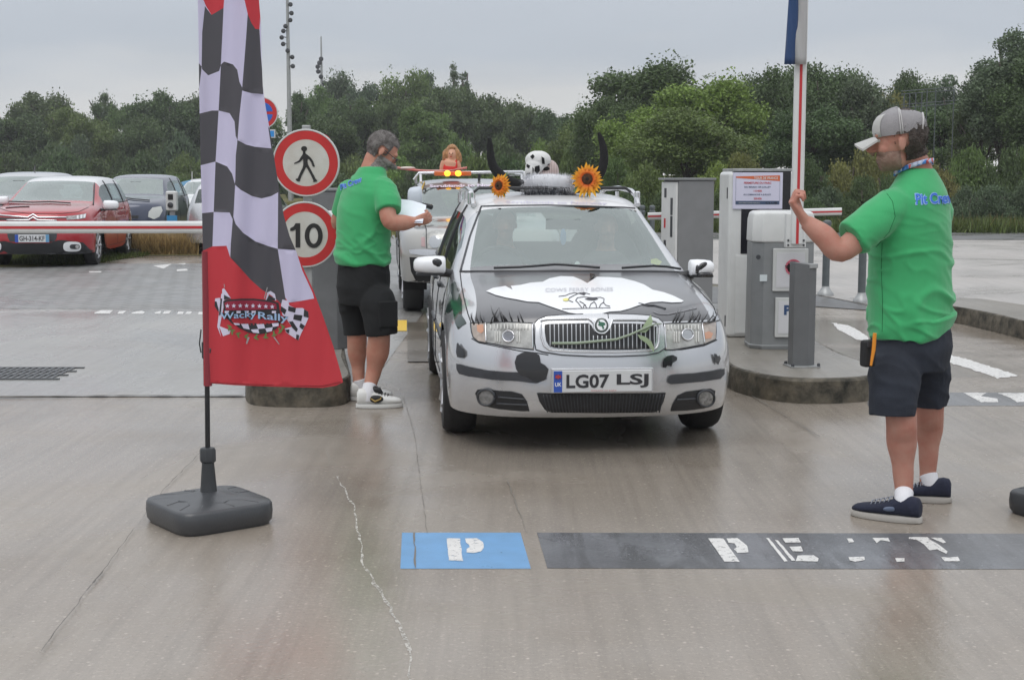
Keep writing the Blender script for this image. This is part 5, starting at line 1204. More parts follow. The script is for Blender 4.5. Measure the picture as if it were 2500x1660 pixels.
# ------------------------------------------------------------------ barriers
m_wp = pbr('white_enamel', (.66, .67, .66), .35, var=.08, vscale=5); m_gp = pbr('grey_enamel', (.16, .165, .17), .4, var=.15, vscale=6); m_gp2 = pbr('mid_grey_enamel', (.22, .23, .235), .4, var=.12, vscale=6)
m_rs = pbr('red_reflective', (.50, .03, .035), .35)
def arm(parent, p0, p1, w, th, face=(0, -1, 0), name='barrier_arm'):
    p0, p1 = Vector(p0), Vector(p1); d = (p1 - p0); Lg = d.length; d.normalize(); f = Vector(face); s = d.cross(f).normalized()
    mb = MB(); ring = [s * (w / 2 * math.copysign(abs(math.cos(q)) ** .55, math.cos(q))) + f * (th / 2 * math.copysign(abs(math.sin(q)) ** .8, math.sin(q))) for q in [2 * math.pi * k / 24 for k in range(24)]]
    mb.rings([[p0 + r for r in ring], [p1 + r for r in ring]]); o = mb.build(name, m_wp, parent, sharp=50)
    mb = MB(); c = (p0 + p1) / 2 + f * (th / 2 + .0006); q = [c + d * a * Lg * .5 + s * b * w * .11 for a, b in ((-1, -1), (1, -1), (1, 1), (-1, 1))]
    mb.add(q + [p + f * .002 for p in q], [(0, 1, 2, 3), (4, 5, 6, 7), (0, 1, 5, 4), (1, 2, 6, 5), (2, 3, 7, 6), (3, 0, 4, 7)]); mb.build('red_stripe', m_rs, o)
    return o
# right machine with raised arm
Yb = 10.8
bx = (at(1735, 700, Yb).x + at(1880, 700, Yb).x) / 2; bw = at(1880, 700, Yb).x - at(1735, 700, Yb).x
t = thing('barrier', (bx, Yb + .2, .165), 0, 'grey and white barrier machine with its arm raised upright', 'barrier')
hb = at(1800, 560, Yb).z - .165; hc = at(1800, 489, Yb).z - .165
def octo(w, d, c): return [(-w + c, -d), (w - c, -d), (w, -d + c), (w, d - c), (w - c, d), (-w + c, d), (-w, d - c), (-w, -d + c)]
mb = MB(); mb.rings([[Vector((x, y, z)) for x, y in octo(bw / 2 * k, .2 * k, .08)] for z, k in ((.0, 1.0), (.03, 1.03), (.035, 1.0), (hb, .985))]); mb.build('housing', m_gp2, t, bevel=.006)
mb = MB(); mb.rings([[Vector((x, y, z + (dz * (1 - abs(x) * 3) if k_ else 0))) for x, y in octo(bw / 2 * k, .2 * k, .07)] for z, k, dz, k_ in ((hb + .001, 1.0, 0, 0), (hb + .02, 1.01, 0, 0), (hc - .06, .99, 0, 0), (hc - .015, .95, .01, 1), (hc, .84, .01, 1))]); mb.build('cap', m_wp, t, bevel=.012, seg=3)
L0 = Vector(t.location)
def loc(u, v, Y): return at(u, v, Y) - L0
a0, a1 = loc(1811, 492, 10.55), loc(1856, 571, 10.55)
mb = MB(); mb.box(((a0.x + a1.x) / 2, (a0.y + a1.y) / 2, (a0.z + a1.z) / 2), (a1.x - a0.x, .07, a0.z - a1.z)); mb.build('arm_clamp', m_wp, t, bevel=.008)
mb = MB()
for x in (a0.x + .018, a1.x - .018):
    for z_ in (a1.z + .02, a1.z + .055): mb.lathe([(.008, 0), (.008, .008), (0, .009)], (x, a0.y - .035, z_), 8, 'Y')
mb.build('bolt', m_trim, t)
ax = loc(1840, 400, 10.52); arm(t, (ax.x, ax.y, a1.z + .03), (ax.x, ax.y, 4.1), 28 * K / FPX * 10.52, .055, name='arm')
mb = MB(); p0, p1 = loc(1748, 593, Yb), loc(1750, 600, Yb); mb.lathe([(.018, 0), (.018, .006), (.0, .006)], (p0.x, -.205, p0.z), 14, 'Y'); mb.build('lock', m_trim, t)
mb = MB(); p0 = loc(1757, 641, Yb); mb.box((p0.x + .01, -.203, p0.z), (.055, .006, .05)); mb.build('sticker', pbr('sticker', (.6, .66, .68), .5), t)
# notice frames on the machine
for (u0, v0, u1, v1), kind in (((1783, 573, 1862, 672), 'no'), ((1788, 686, 1862, 778), 'p')):
    A0, A1 = loc(u0, v0, Yb - .02), loc(u1, v1, Yb - .02); cx, cz, w_, h_ = (A0.x + A1.x) / 2, (A0.z + A1.z) / 2, A1.x - A0.x, A0.z - A1.z
    cx = min(cx, bw / 2 - w_ / 2 - .0)
    mb = MB(); mb.box((cx, -.212, cz), (w_, .02, h_)); fo_ = mb.build('notice_frame', m_srim, t, bevel=.006)
    mb = MB(); mb.box((cx, -.224, cz), (w_ * .8, .004, h_ * .8)); link('notice', mb.mesh(), pbr('notice_paper', (.60, .60, .62), .5), fo_)
    mb = MB()
    if kind == 'no':
        mb.lathe([(.062, .0), (.062, .003), (.048, .003), (.048, 0)], (cx + .02, -.227, cz + .02), 30, 'Y'); mb.tube([(cx - .02, -.229, cz + .06), (cx + .06, -.229, cz - .02)], .005, 4); link('red_circle', mb.mesh(), pbr('notice_red', (.55, .12, .17), .5), fo_)
        mb = MB(); text_plane(mb, 'TICKET', Vector((cx - .045, -.2315, cz + .012)), Vector((1, 0, 0)), Vector((0, 0, 1)), .12, .022, .04); link('lettering', mesh_from(mb.v, mb.f, False), m_sblk, fo_)
    else:
        text_plane(mb, 'P', Vector((cx - .06, -.2275, cz + .02)), Vector((1, 0, 0)), Vector((0, 0, 1)), .055, .075, .05); text_plane(mb, 'PARC', Vector((cx - .0, -.2275, cz + .02)), Vector((1, 0, 0)), Vector((0, 0, 1)), .08, .05, .03); link('lettering', mesh_from(mb.v, mb.f, False), pbr('notice_navy', (.03, .07, .17), .5), fo_)
# pennant sleeve on the raised arm
Yp = 10.47
t3 = thing('pennant', (at(1835, 150, Yp).x, Yp, at(1835, 150, Yp).z), 0, 'blue and white cloth sleeve hanging on the raised barrier arm', 'pennant')
L3_ = Vector(t3.location)
def sleeve(nm, cols, mat, k):
    V_, F_ = [], []; n = 24; m = 8
    for i in range(n + 1):
        v = 149 - i * 17; l = cols[0][0] + (cols[0][1] - cols[0][0]) * i / n; r = cols[1][0] + (cols[1][1] - cols[1][0]) * i / n
        for j in range(m + 1): u = l + (r - l) * j / m; V_.append(at(u, v, Yp - .006 - k * .01 - .022 * math.sin(math.pi * j / m) + .008 * math.sin(i * .7 + j)) - L3_)
    for i in range(n):
        for j in range(m): F_.append((i * (m + 1) + j, i * (m + 1) + j + 1, (i + 1) * (m + 1) + j + 1, (i + 1) * (m + 1) + j))
    o = link(nm, mesh_from(V_, F_, True), mat, t3); s_ = o.modifiers.new('s', 'SOLIDIFY'); s_.thickness = .003
sleeve('white_panel', ((1826, 1836), (1859, 1866)), cloth('sleeve_white', (.55, .55, .55)), 0); sleeve('blue_panel', ((1808, 1836), (1834, 1862)), cloth('sleeve_blue', (.035, .085, .22)), 1)
# left machine and lowered arm
t = thing('barrier', (at(738, 700, 10.8).x, 11.0, .165), 0, 'grey barrier machine behind the round signs with its white arm lowered', 'barrier')
bw2 = .40
mb = MB(); mb.rings([[Vector((x, y, z)) for x, y in octo(bw2 / 2 * k, .2 * k, .07)] for z, k in ((.0, 1.0), (hb, .985))]); mb.build('housing', m_gp, t, bevel=.006)
mb = MB(); mb.rings([[Vector((x, y, z)) for x, y in octo(bw2 / 2 * k, .2 * k, .06)] for z, k in ((hb + .001, 1.0), (hc - .05, .98), (hc, .85))]); mb.build('cap', m_wp, t, bevel=.012)
L0 = Vector(t.location); az = at(200, 525, 10.6).z - L0.z
arm(t, (at(-330, 525, 10.6).x - L0.x, -.40, az), (.0, -.40, az + .004), 28 * K / FPX * 10.6, .055, name='arm')
mb = MB(); mb.box((.06, -.27, az), (.16, .19, .11)); mb.build('arm_clamp', m_wp, t, bevel=.008)
t = thing('cabinet', (at(752, 600, 12.3).x, 12.45, .165), 0, 'tall plain dark grey cabinet behind the bearded man', 'cabinet')
hh = at(740, 441, 12.3).z - .165; cw = (at(792, 500, 12.3).x - at(722, 500, 12.3).x)
mb = MB(); mb.box((.02, 0, hh / 2), (cw, .35, hh)); mb.build('body', m_gp, t, bevel=.01)
mb = MB(); mb.box((.02, 0, hh + .012), (cw + .02, .37, .022)); mb.build('lid', m_gp2, t, bevel=.004)
mb = MB(); mb.box((.02 - cw * .05, -.1765, hh / 2), (cw * .78, .004, hh * .93)); mb.build('door', m_gp, t, bevel=.001)
# far barrier: grey cabinet and horizontal arm
Yc = 14.9
t = thing('cabinet', (at(1588, 600, Yc).x, Yc + .25, 0), R(14), 'grey ticket cabinet seen beside the car windshield pillar', 'cabinet')
ch = at(1590, 416, Yc).z; cw = .40; cdp = .46
mb = MB(); mb.box((.02, 0, ch / 2), (cw, cdp, ch)); mb.build('side_panel', pbr('cabinet_grey', (.20, .205, .21), .45, var=.1, vscale=5), t, bevel=.012)
mb = MB(); mb.box((.02 - cw / 2 - .012, -.0, ch / 2), (.026, cdp - .02, ch - .04)); mb.build('front_panel', m_wp, t, bevel=.008)
mb = MB(); mb.box((.0, 0, ch + .012), (cw + .07, cdp + .03, .022)); mb.build('lid', m_gp2, t, bevel=.004)
for zz, hh_, mt in ((1.16, .18, m_trim), (.95, .22, m_trim), (1.30, .10, m_trim), (.75, .10, m_trim)): mb = MB(); mb.box((.02 - cw / 2 - .027, -.10 if hh_ > .15 else .09, zz), (.006, .06, hh_)); mb.build('slot', mt, t, bevel=.002)
mb = MB(); mb.box((.02 - cw / 2 - .027, .10, .98), (.006, .04, .10)); mb.build('button', m_rs, t)
Ya = 15.6
t = thing('barrier', (at(1650, 600, Ya).x, Ya, 0), 0, 'far white barrier arm lying level behind the ticket machine', 'barrier')
x1 = at(1940, 490, Ya).x - t.location.x; za = at(1900, 492, Ya).z; zb2 = at(1650, 497, Ya).z
arm(t, (-.75, 0, zb2 - .01), (x1, -.0, za + .02), 17 * K / FPX * Ya, .05, name='arm')
mb = MB(); mb.box((-1.0, 0, .55), (.34, .34, 1.1)); mb.build('housing', m_gp2, t, bevel=.02)
xs_ = at(1851, 560, Ya).x - t.location.x
mb = MB(); mb.box((xs_ + .02, .06, .52), (.16, .10, 1.04)); mb.build('arm_rest', m_gp2, t, bevel=.01)
# white ticket machine
Yt = 11.6
x0, x1_, x2 = at(1662, 600, Yt + .0).x, at(1690, 600, Yt).x, at(1819, 600, Yt).x
zt = at(1750, 390, Yt).z - .165; bot = 0.0
t = thing('ticket_machine', ((x1_ + x2) / 2, Yt + .28, .165), 0, 'tall white ticket machine with a notice taped on its black panel', 'ticket machine')
L0 = Vector(t.location); w_ = x2 - x1_
def lz(v): return at(1750, v, Yt).z - .165
mb = MB(); mb.box((-.012, 0, (zt - .02) / 2), (w_ + .06, .56, zt - .02)); mb.build('body', m_wp, t, bevel=.035, seg=4)
mb = MB(); mb.box((.01, 0, zt - .008), (w_ + .05, .57, .022)); mb.build('lid', m_galv, t, bevel=.004)
mb = MB(); mb.box((.03, -.281, (lz(395) + lz(585)) / 2), (w_ - .06, .012, lz(395) - lz(585))); mb.build('black_panel', pbr('panel_black', (.012, .012, .017), .15), t, bevel=.002)
mb = MB(); mb.box((.012, -.284, lz(585) / 2 + .012), (w_ * .96, .008, lz(585) - .05)); mb.build('door', m_wp, t, bevel=.003)
mb = MB(); mb.box((-w_ / 2 - .0, -.283, lz(445)), (.0, 0, 0)); 
for v, hh_ in ((446, .09), (742, .09)): mb = MB(); mb.box((-w_ / 2 - .044, -.20, lz(v)), (.006, .03, hh_)); mb.build('hinge', m_trim, t)
mb = MB(); mb.box((w_ * .12, -.290, lz(572)), (.008, .01, .03)); mb.build('keyhole', m_chrome, t)
# notice
zn = Zm(1760, 400, 11.2)
def nl(X_, Y_): p = at(*zn(X_, Y_), Yt) - L0; return p
yn = -.292
p = [nl(330, 240), nl(1690, 225), nl(1655, 1235), nl(290, 1225)]
nx0, nx1, nz1, nz0 = p[0].x, p[1].x, p[0].z, p[2].z
mb = MB(); mb.box(((nx0 + nx1) / 2, yn, (nz0 + nz1) / 2), (nx1 - nx0, .003, nz1 - nz0)); no = mb.build('notice', pbr('notice_white', (.62, .61, .74), .6), t)
NW, NH = nx1 - nx0, nz1 - nz0; NP = lambda a, b: Vector((nx0 + NW * a, yn, nz0 + NH * b))
def nbox(nm, a0, b0, a1, b1, mat, k): mb = MB(); mb.box(Vector(((NP(a0, 0).x + NP(a1, 0).x) / 2, yn - .0016 - .0008 * k, (NP(0, b0).z + NP(0, b1).z) / 2)), (NW * (a1 - a0), .0008, NH * (b1 - b0))); link(nm, mb.mesh(), mat, no)
m_or = pbr('notice_orange', (.62, .14, .05), .6); m_nav = pbr('notice_slate', (.06, .09, .16), .6)
mb = MB(); q = [NP(.06, .89), NP(.94, .92), NP(.94, .76), NP(.06, .85)]; q = [v + Vector((0, -.0025, 0)) for v in q]; mb.add(q, [(0, 3, 2, 1)]); link('orange_band', mesh_from(mb.v, mb.f, False), m_or, no)
nbox('slate_band', .06, .12, .94, .22, m_nav, 1); nbox('border', .055, .12, .06, .9, m_nav, 1); nbox('border', .94, .2, .944, .9, m_nav, 1)
for s_, a0, a1, b0, hh_, mt in (('TOUR DE FRANCE', .42, .90, .81, .07, m_wp), ('FERMETURE DU PARC', .22, .77, .685, .055, m_rs), ('DU MARDI 1ER JUILLET', .23, .76, .565, .055, m_nav), ('11H00', .42, .58, .465, .055, m_rs), ('AU DIMANCHE 6 JUILLET', .21, .77, .36, .055, m_nav), ('20H00', .42, .58, .255, .055, m_rs), ('INFORMATIONS PARKING', .12, .55, .145, .04, m_galv), ('CLUB', .66, .90, .14, .05, m_sblk)):
    m_ = MB(); text_plane(m_, s_, NP(a0, b0) + Vector((0, -.0042, 0)), Vector((1, 0, 0)), Vector((0, 0, 1)), NW * (a1 - a0), NH * hh_, .02); link('notice_line', mesh_from(m_.v, m_.f, False), mt, no)
# grey folded-metal post in front
Yg = 9.86
t = thing('metal_post', (at(1848, 845, Yg).x, Yg, .165), R(8), 'slanted-face grey metal post bolted to the island in front of the barrier machine', 'post')
ph = at(1850, 604, Yg).z - .165; pw = .082
mb = MB(); pr = [(-pw, .06), (-pw, -.045), (.018, -.075), (pw, -.03), (pw, .06)]
n_ = len(pr); mb.rings([[Vector((x, y, 0)) for x, y in pr], [Vector((x, y, ph - (.0 if x < 0 else .015))) for x, y in pr]]); mb.build('post', pbr('post_grey', (.13, .135, .14), .45, var=.1, vscale=8), t, bevel=.003)
mb = MB(); mb.box((.045, -.052, ph - .025), (.075, .03, .03), R(25)); mb.build('bracket', m_galv, t, bevel=.002)
mb = MB(); mb.box((0, 0, .006), (.21, .19, .01)); mb.build('foot_plate', m_galv, t, bevel=.002)
for sx in (-1, 1):
    for sy in (-1, 1): mb = MB(); mb.lathe([(.012, .01), (.012, .022), (.008, .03), (0, .03)], (sx * .093, sy * .075 - .01, 0), 8); mb.build('bolt', m_trim, t)
# ------------------------------------------------------------------ bollards, charging post, masts
m_bol = pbr('bollard_grey', (.10, .115, .12), .4, var=.15, vscale=10)
def bollard(u, vb, label, Y=None):
    g = G(u, vb) if Y is None else Vector((at(u, vb, Y).x, Y, 0)); t = thing('bollard', (g.x, g.y, 0), 0, label, 'bollard', 'bollards behind the barriers')
    mb = MB(); mb.lathe([(.046, 0), (.046, .10), (.045, .80)], (0, 0, 0), 18); mb.build('shaft', m_bol, t, sharp=40)
    mb = MB(); mb.lathe([(.10, 0), (.10, .03), (.075, .06), (.05, .10), (.047, .12)], (0, 0, 0), 18); mb.build('foot', m_galv, t, sharp=40)
    mb = MB(); mb.lathe([(.046, .80), (.058, .805), (.058, .825), (.038, .84), (.040, .86), (.052, .88), (.055, .90), (.045, .925), (.02, .935), (0, .936)], (0, 0, 0), 18); mb.build('knob', m_bol, t, sharp=40)
bollard(1903, 682, 'round-topped grey bollard between the post and the capped man elbow'); bollard(1986, 698, 'grey bollard mostly hidden behind the capped man')
bollard(1503, 560, 'distant bollard just left of the grey ticket cabinet', 26); bollard(1480, 560, 'distant bollard farther left of the grey ticket cabinet', 26)
g = G(400, 578); t = thing('charging_post', (g.x, g.y, 0), 0, 'white charging box on a grey post with a blue sign', 'charging post')
L0 = Vector(t.location)
def l2(u, v): return at(u, v, g.y) - L0
a, b = l2(383, 441), l2(410, 487); mb = MB(); mb.box(((a.x + b.x) / 2, 0, (a.z + b.z) / 2), (b.x - a.x, .14, a.z - b.z)); mb.build('box', m_wp, t, bevel=.03)
a, b = l2(389, 448), l2(401, 461); mb = MB(); mb.box(((a.x + b.x) / 2, -.071, (a.z + b.z) / 2), (b.x - a.x, .01, a.z - b.z)); mb.build('screen', m_sblk, t)
a = l2(395, 473); mb = MB(); mb.lathe([(.055, 0), (.055, .02), (.04, .03), (0, .03)], (a.x, -.07, a.z), 20, 'Y'); mb.build('socket', m_trim, t)
a, b = l2(386, 497), l2(410, 513); mb = MB(); mb.box(((a.x + b.x) / 2, -.05, (a.z + b.z) / 2), (b.x - a.x, .02, a.z - b.z)); mb.build('blue_sign', pbr('sign_blue3', (.06, .30, .60), .4), t)
mb = MB(); mb.box((0, 0, .45), (.10, .06, .9)); mb.build('post', m_galv, t, bevel=.006)
def mast(u, Y, vtop, lamps, r, label):
    x = at(u, 200, Y).x; t = thing('light_mast', (x, Y, 0), 0, label, 'light mast'); H = at(u, vtop, Y).z
    mb = MB(); mb.tube([(0, 0, 0), (0, 0, H * .55), (0, 0, H)], [r, r * .6, r * .22], 10); mb.build('mast', m_galv, t, sharp=60)
    px = K / FPX * Y
    for du, v in lamps:
        z_ = at(u, v, Y).z; X_ = du * px; m_ = MB()
        m_.tube([(0, 0, z_), (X_ * .8, -.05, z_ + .05)], .025, 5); m_.lathe([(3.2 * px, -.25 * 0), (5.0 * px, .08), (5.4 * px, .14), (4 * px, .2), (0, .22)], (X_, -.05, z_), 12, 'Y'); link('floodlight', m_.mesh(True, 40), m_trim, t)
mast(666, 80, -220, [(8, 12), (10, 32), (7, 48), (-4, 62), (-9, 73), (-13, 88), (-10, 103), (0, 118), (10, 133), (11, 154), (-9, -10), (-13, -30)], .16, 'taller floodlight mast running out of the top of the picture')
mast(742, 130, 85, [(0, 137), (-4, 146), (-8, 155), (-7, 166), (-1, 178), (6, 192), (9, 206)], .27, 'thin distant floodlight mast ending in a spike')
# scaffold in the trees
Yk = 50; t = thing('scaffold', (at(2140, 300, Yk).x, Yk, 0), 0, 'thin grey metal lattice frame among the trees', 'scaffold'); L0 = Vector(t.location)
mb = MB()
for u in (2085, 2098, 2112, 2126, 2138, 2158, 2200): a = at(u, 200 + (u % 7) * 3, Yk) - L0; mb.tube([(a.x, 0, 0), a], .02, 5)
mb.build('upright', m_bol, t)
mb = MB()
for v in (205, 212, 236, 243): a, b = at(2078, v + 6, Yk) - L0, at(2205, v - 4, Yk) - L0; mb.tube([a, b], .014, 5)
mb.build('rail', m_bol, t)
# ------------------------------------------------------------------ people
def remesh(mb, voxel, smooth=3, disp=None):
    me = mb.mesh(False); ob = bpy.data.objects.new('tmp', me); COL.objects.link(ob)
    r = ob.modifiers.new('r', 'REMESH'); r.mode = 'VOXEL'; r.voxel_size = voxel; r.use_smooth_shade = True
    if smooth: s = ob.modifiers.new('s', 'SMOOTH'); s.factor = .5; s.iterations = smooth
    dg = bpy.context.evaluated_depsgraph_get(); m = bpy.data.meshes.new_from_object(ob.evaluated_get(dg)); bpy.data.objects.remove(ob)
    if disp:
        ns = [v.normal.copy() for v in m.vertices]
        for v, n in zip(m.vertices, ns): v.co += n * disp(v.co, n)
    m.polygons.foreach_set('use_smooth', [True] * len(m.polygons)); m.update()
    return m
def erings(mb, lst, n=28, pw=1.0):
    """closed tube of elliptical rings: (centre, half-width a along A, half-depth b along B)"""
    rs = []
    for c, a, b, A, B in lst:
        ring = []
        for j in range(n):
            q = 2 * math.pi * j / n; x, y = math.cos(q), math.sin(q)
            if pw != 1: x = math.copysign(abs(x) ** pw, x); y = math.copysign(abs(y) ** pw, y)
            ring.append(Vector(c) + Vector(A) * (a * x) + Vector(B) * (b * y))
        rs.append(ring)
    mb.rings(rs)
def limb(mb, pts, rad, n=20, sub=5):
    """smooth tapering limb through joints (Catmull-Rom)"""
    P = [Vector(p) for p in pts]; out, rr = [], []
    for i in range(len(P) - 1):
        p0, p1, p2, p3 = P[max(i - 1, 0)], P[i], P[i + 1], P[min(i + 2, len(P) - 1)]
        for k in range(sub):
            t = k / sub; out.append(.5 * ((2 * p1) + (p2 - p0) * t + (2 * p0 - 5 * p1 + 4 * p2 - p3) * t * t + (3 * p1 - p0 - 3 * p2 + p3) * t ** 3)); rr.append(rad[i] + (rad[i + 1] - rad[i]) * (t * t * (3 - 2 * t)))
    out.append(P[-1]); rr.append(rad[-1]); mb.tube(out, rr, n)
def hand(mb, wrist, d, nrm, curl=45, thumb_side=1, size=1.0, thumb_dir=None, spread=4):
    """palm, four bent fingers of unequal length and a thumb off the side of the palm; nrm = the way the palm faces"""
    d = Vector(d).normalized(); nrm = Vector(nrm); nrm = (nrm - d * nrm.dot(d)).normalized(); s = d.cross(nrm) * thumb_side
    w = Vector(wrist); S = size
    erings(mb, [(w, .030 * S, .021 * S, s, nrm), (w + d * .03 * S, .036 * S, .017 * S, s, nrm), (w + d * .065 * S, .042 * S, .015 * S, s, nrm), (w + d * .092 * S, .041 * S, .012 * S, s, nrm)], 16)
    L_ = [.080, .090, .083, .065]
    for i in range(4):
        off = (1.5 - i) * .0205 * S; k = w + d * (.088 - .004 * abs(i - 1.2)) * S + s * off
        a = R(curl * .7); dirv = (d * math.cos(a) + nrm * math.sin(a) + s * math.sin(R(spread * (1.5 - i)))).normalized()
        l = L_[i] * S; pts = [k - d * .02 * S, k]; p = k
        for q, f in enumerate((.45, .30, .25)):
            p = p + dirv * l * f; pts.append(p.copy()); a += R(curl * (1.0, .8)[min(q, 1)]); dirv = (d * math.cos(a) + nrm * math.sin(a)).normalized()
        mb.tube(pts, [.0098 * S, .0100 * S, .0092 * S, .0082 * S, .0066 * S], 8)
    tb = w + d * .028 * S + s * .028 * S; td = Vector(thumb_dir).normalized() if thumb_dir else (d * .6 + s * .75 + nrm * .3).normalized()
    mb.tube([tb - d * .01 * S, tb + td * .03 * S, tb + td * .058 * S, tb + (td * .080 + d * .006 ) * S], [.0145 * S, .0130 * S, .0110 * S, .0085 * S], 9)
def head_frame(c, f, up):
    f = Vector(f).normalized(); up = Vector(up); up = (up - f * up.dot(f)).normalized(); l = up.cross(f)
    c = Vector(c); return lambda a, b, u: c + f * a + l * b + up * u, f, l, up
def head(mb, HF, s=1.0, jaw=1.0):
    P, f, l, up = HF; M3 = Matrix((f, l, up)).transposed()
    E = lambda c_, r_: mb.ellipsoid(P(*[q * s for q in c_]), [q * s for q in r_], 18, 12, M=M3)
    E((-.012, 0, .03), (.098, .077, .092)); E((.030, 0, .0), (.066, .062, .085)); E((.030, 0, -.062), (.060 * jaw, .054 * jaw, .055)); E((.062, 0, -.090), (.026, .026, .024))
    E((.078, 0, .035), (.020, .052, .020)); E((.060, .034, -.025), (.030, .024, .026)); E((.060, -.034, -.025), (.030, .024, .026))
    mb.tube([P(.086 * s, 0, .022 * s), P(.103 * s, 0, -.002 * s), P(.120 * s, 0, -.020 * s), P(.100 * s, 0, -.034 * s)], [.009 * s, .013 * s, .0175 * s, .013 * s], 10)
    for b in (-1, 1): E((.100, b * .012, -.026), (.011, .008, .008))
    E((.083, 0, -.056), (.014, .024, .007)); E((.081, 0, -.068), (.014, .021, .008))
    for b in (-1, 1):
        Me = Matrix.Rotation(R(b * 18), 3, 'Z'); mb.ellipsoid(P(-.008 * s, b * .079 * s, -.008 * s), (.017 * s, .007 * s, .030 * s), 12, 8, M=M3 @ Me)
        mb.ellipsoid(P(-.004 * s, b * .078 * s, -.030 * s), (.009 * s, .006 * s, .010 * s), 10, 6, M=M3)
def skin_mat(nm, c): return pbr(nm, c, .55, spec=.35, var=.16, vscale=14, sub=.08, bump=.08, bscale=120, col2=(c[0] * .92, c[1] * .72, c[2] * .70))
m_skin = skin_mat('skin', (.50, .27, .195)); m_skin2 = skin_mat('skin_ruddy', (.47, .255, .195))
m_shirt = pbr('green_shirt', (.042, .375, .135), .85, sheen=.25, var=.10, vscale=6, bump=.15, bscale=300)
m_shortk = pbr('black_shorts', (.010, .011, .012), .9, var=.25, vscale=10, bump=.2, bscale=200)
m_shortn = pbr('navy_shorts', (.022, .027, .040), .9, var=.3, vscale=8, bump=.25, bscale=160)
m_hair_g = pbr('greying_hair', (.25, .235, .225), .75, var=.5, vscale=28, bump=1, bscale=120, col2=(.09, .08, .075))
m_hair_b = pbr('brown_hair', (.075, .060, .052), .75, var=.5, vscale=30, bump=1, bscale=110)
m_beard = pbr('grey_beard', (.36, .34, .32), .85, var=.5, vscale=60, bump=1, bscale=150, col2=(.15, .135, .125))
m_stub = pbr('stubble', (.215, .125, .095), .85, var=.4, vscale=30, bump=.5, bscale=150, col2=(.29, .20, .16))
m_sock = pbr('white_sock', (.72, .72, .75), .9, bump=.3, bscale=200)
m_eye = pbr('eye', (.5, .48, .45), .2)
def shell(me, HF, hfun, thick, amp=.002, nf=80, strands=0, slen=.014, seed=1, fall=(0, 0, -1), sw=.0011):
    """hair or beard: the part of the head surface where hfun > 0, thickened and broken up, with short strands"""
    P, f, l, up = HF; o = P(0, 0, 0); no = [v.normal.copy() for v in me.vertices]; hv = []
    for v in me.vertices:
        d = v.co - o; a, b_, u = d.dot(f), d.dot(l), d.dot(up)
        hv.append(hfun(a, b_, u) if d.length < .19 else -1)
    fs = [tuple(q.vertices) for q in me.polygons if min(hv[i] for i in q.vertices) > 0]; used = sorted({i for q in fs for i in q}); mp_ = {v: i for i, v in enumerate(used)}; V_ = []
    for i in used:
        c = me.vertices[i].co; n = no[i]; t = min(1, hv[i] / .016); V_.append(c + n * (.0008 + thick * (t * t * (3 - 2 * t)) + t * amp * noise.noise(c * nf)))
    F_ = [tuple(mp_[i] for i in q) for q in fs]; rnd = random.Random(seed); nb = len(V_)
    for k in range(strands):
        j = rnd.randrange(nb); i = used[j]; t = min(1, hv[i] / .012); n = no[i]; d = (n * .75 + Vector(fall) * rnd.uniform(.2, .9) + Vector((rnd.gauss(0, .35), rnd.gauss(0, .35), rnd.gauss(0, .35)))).normalized(); c = V_[j] - n * .002; s2 = d.cross(Vector((rnd.gauss(0, 1), rnd.gauss(0, 1), rnd.gauss(0, 1)))).normalized() * sw
        b0 = len(V_); V_ += [c - s2, c + s2, c + d * slen * rnd.uniform(.5, 1.2) * max(.3, t)]; F_.append((b0, b0 + 1, b0 + 2))
    return mesh_from(V_, F_, True)
def fold(amp, seed, z0=None, dirn=(1, .2, 0), fz=9, fx=3.2):
    D = Vector(dirn)
    def f(p, n):
        t = p.dot(D) * fx; q = Vector((t + seed, p.z * fz + t * .9, seed * 1.7 + p.y * 2)); q += Vector((noise.noise(p * 4), noise.noise(p * 4 + Vector((9, 0, 0))), 0)) * .6
        a = noise.noise(q); b = noise.noise(q * 2.3 + Vector((5, 3, 1)))
        r = math.exp(-(a / .16) ** 2) * .85 + math.exp(-(b / .15) ** 2) * .35 - .45
        w = 1.0 if z0 is None else min(1.0, max(.22, (z0 - p.z) * 2.4 + .25))
        return amp * r * w
    return f
def as_thing_bvh(root, me, Y):
    """patches are cast against this mesh (given in world coordinates)"""
    return dict(root=root, Mi=Matrix.Identity(4), M=Matrix.Identity(4), bvh=BVHTree.FromPolygons([v.co.copy() for v in me.vertices], [tuple(p.vertices) for p in me.polygons]), Y=Y, far=Y)
def wlink(name, me, mat, root): return link(name, me, mat, root, True)
def wpatch(c, fn_, root, *a, **k):
    """patch helper whose result is in world coordinates and is then parented"""
    hold = c['root']; o = fn_(c, *a, **k, parent=None)
    return o
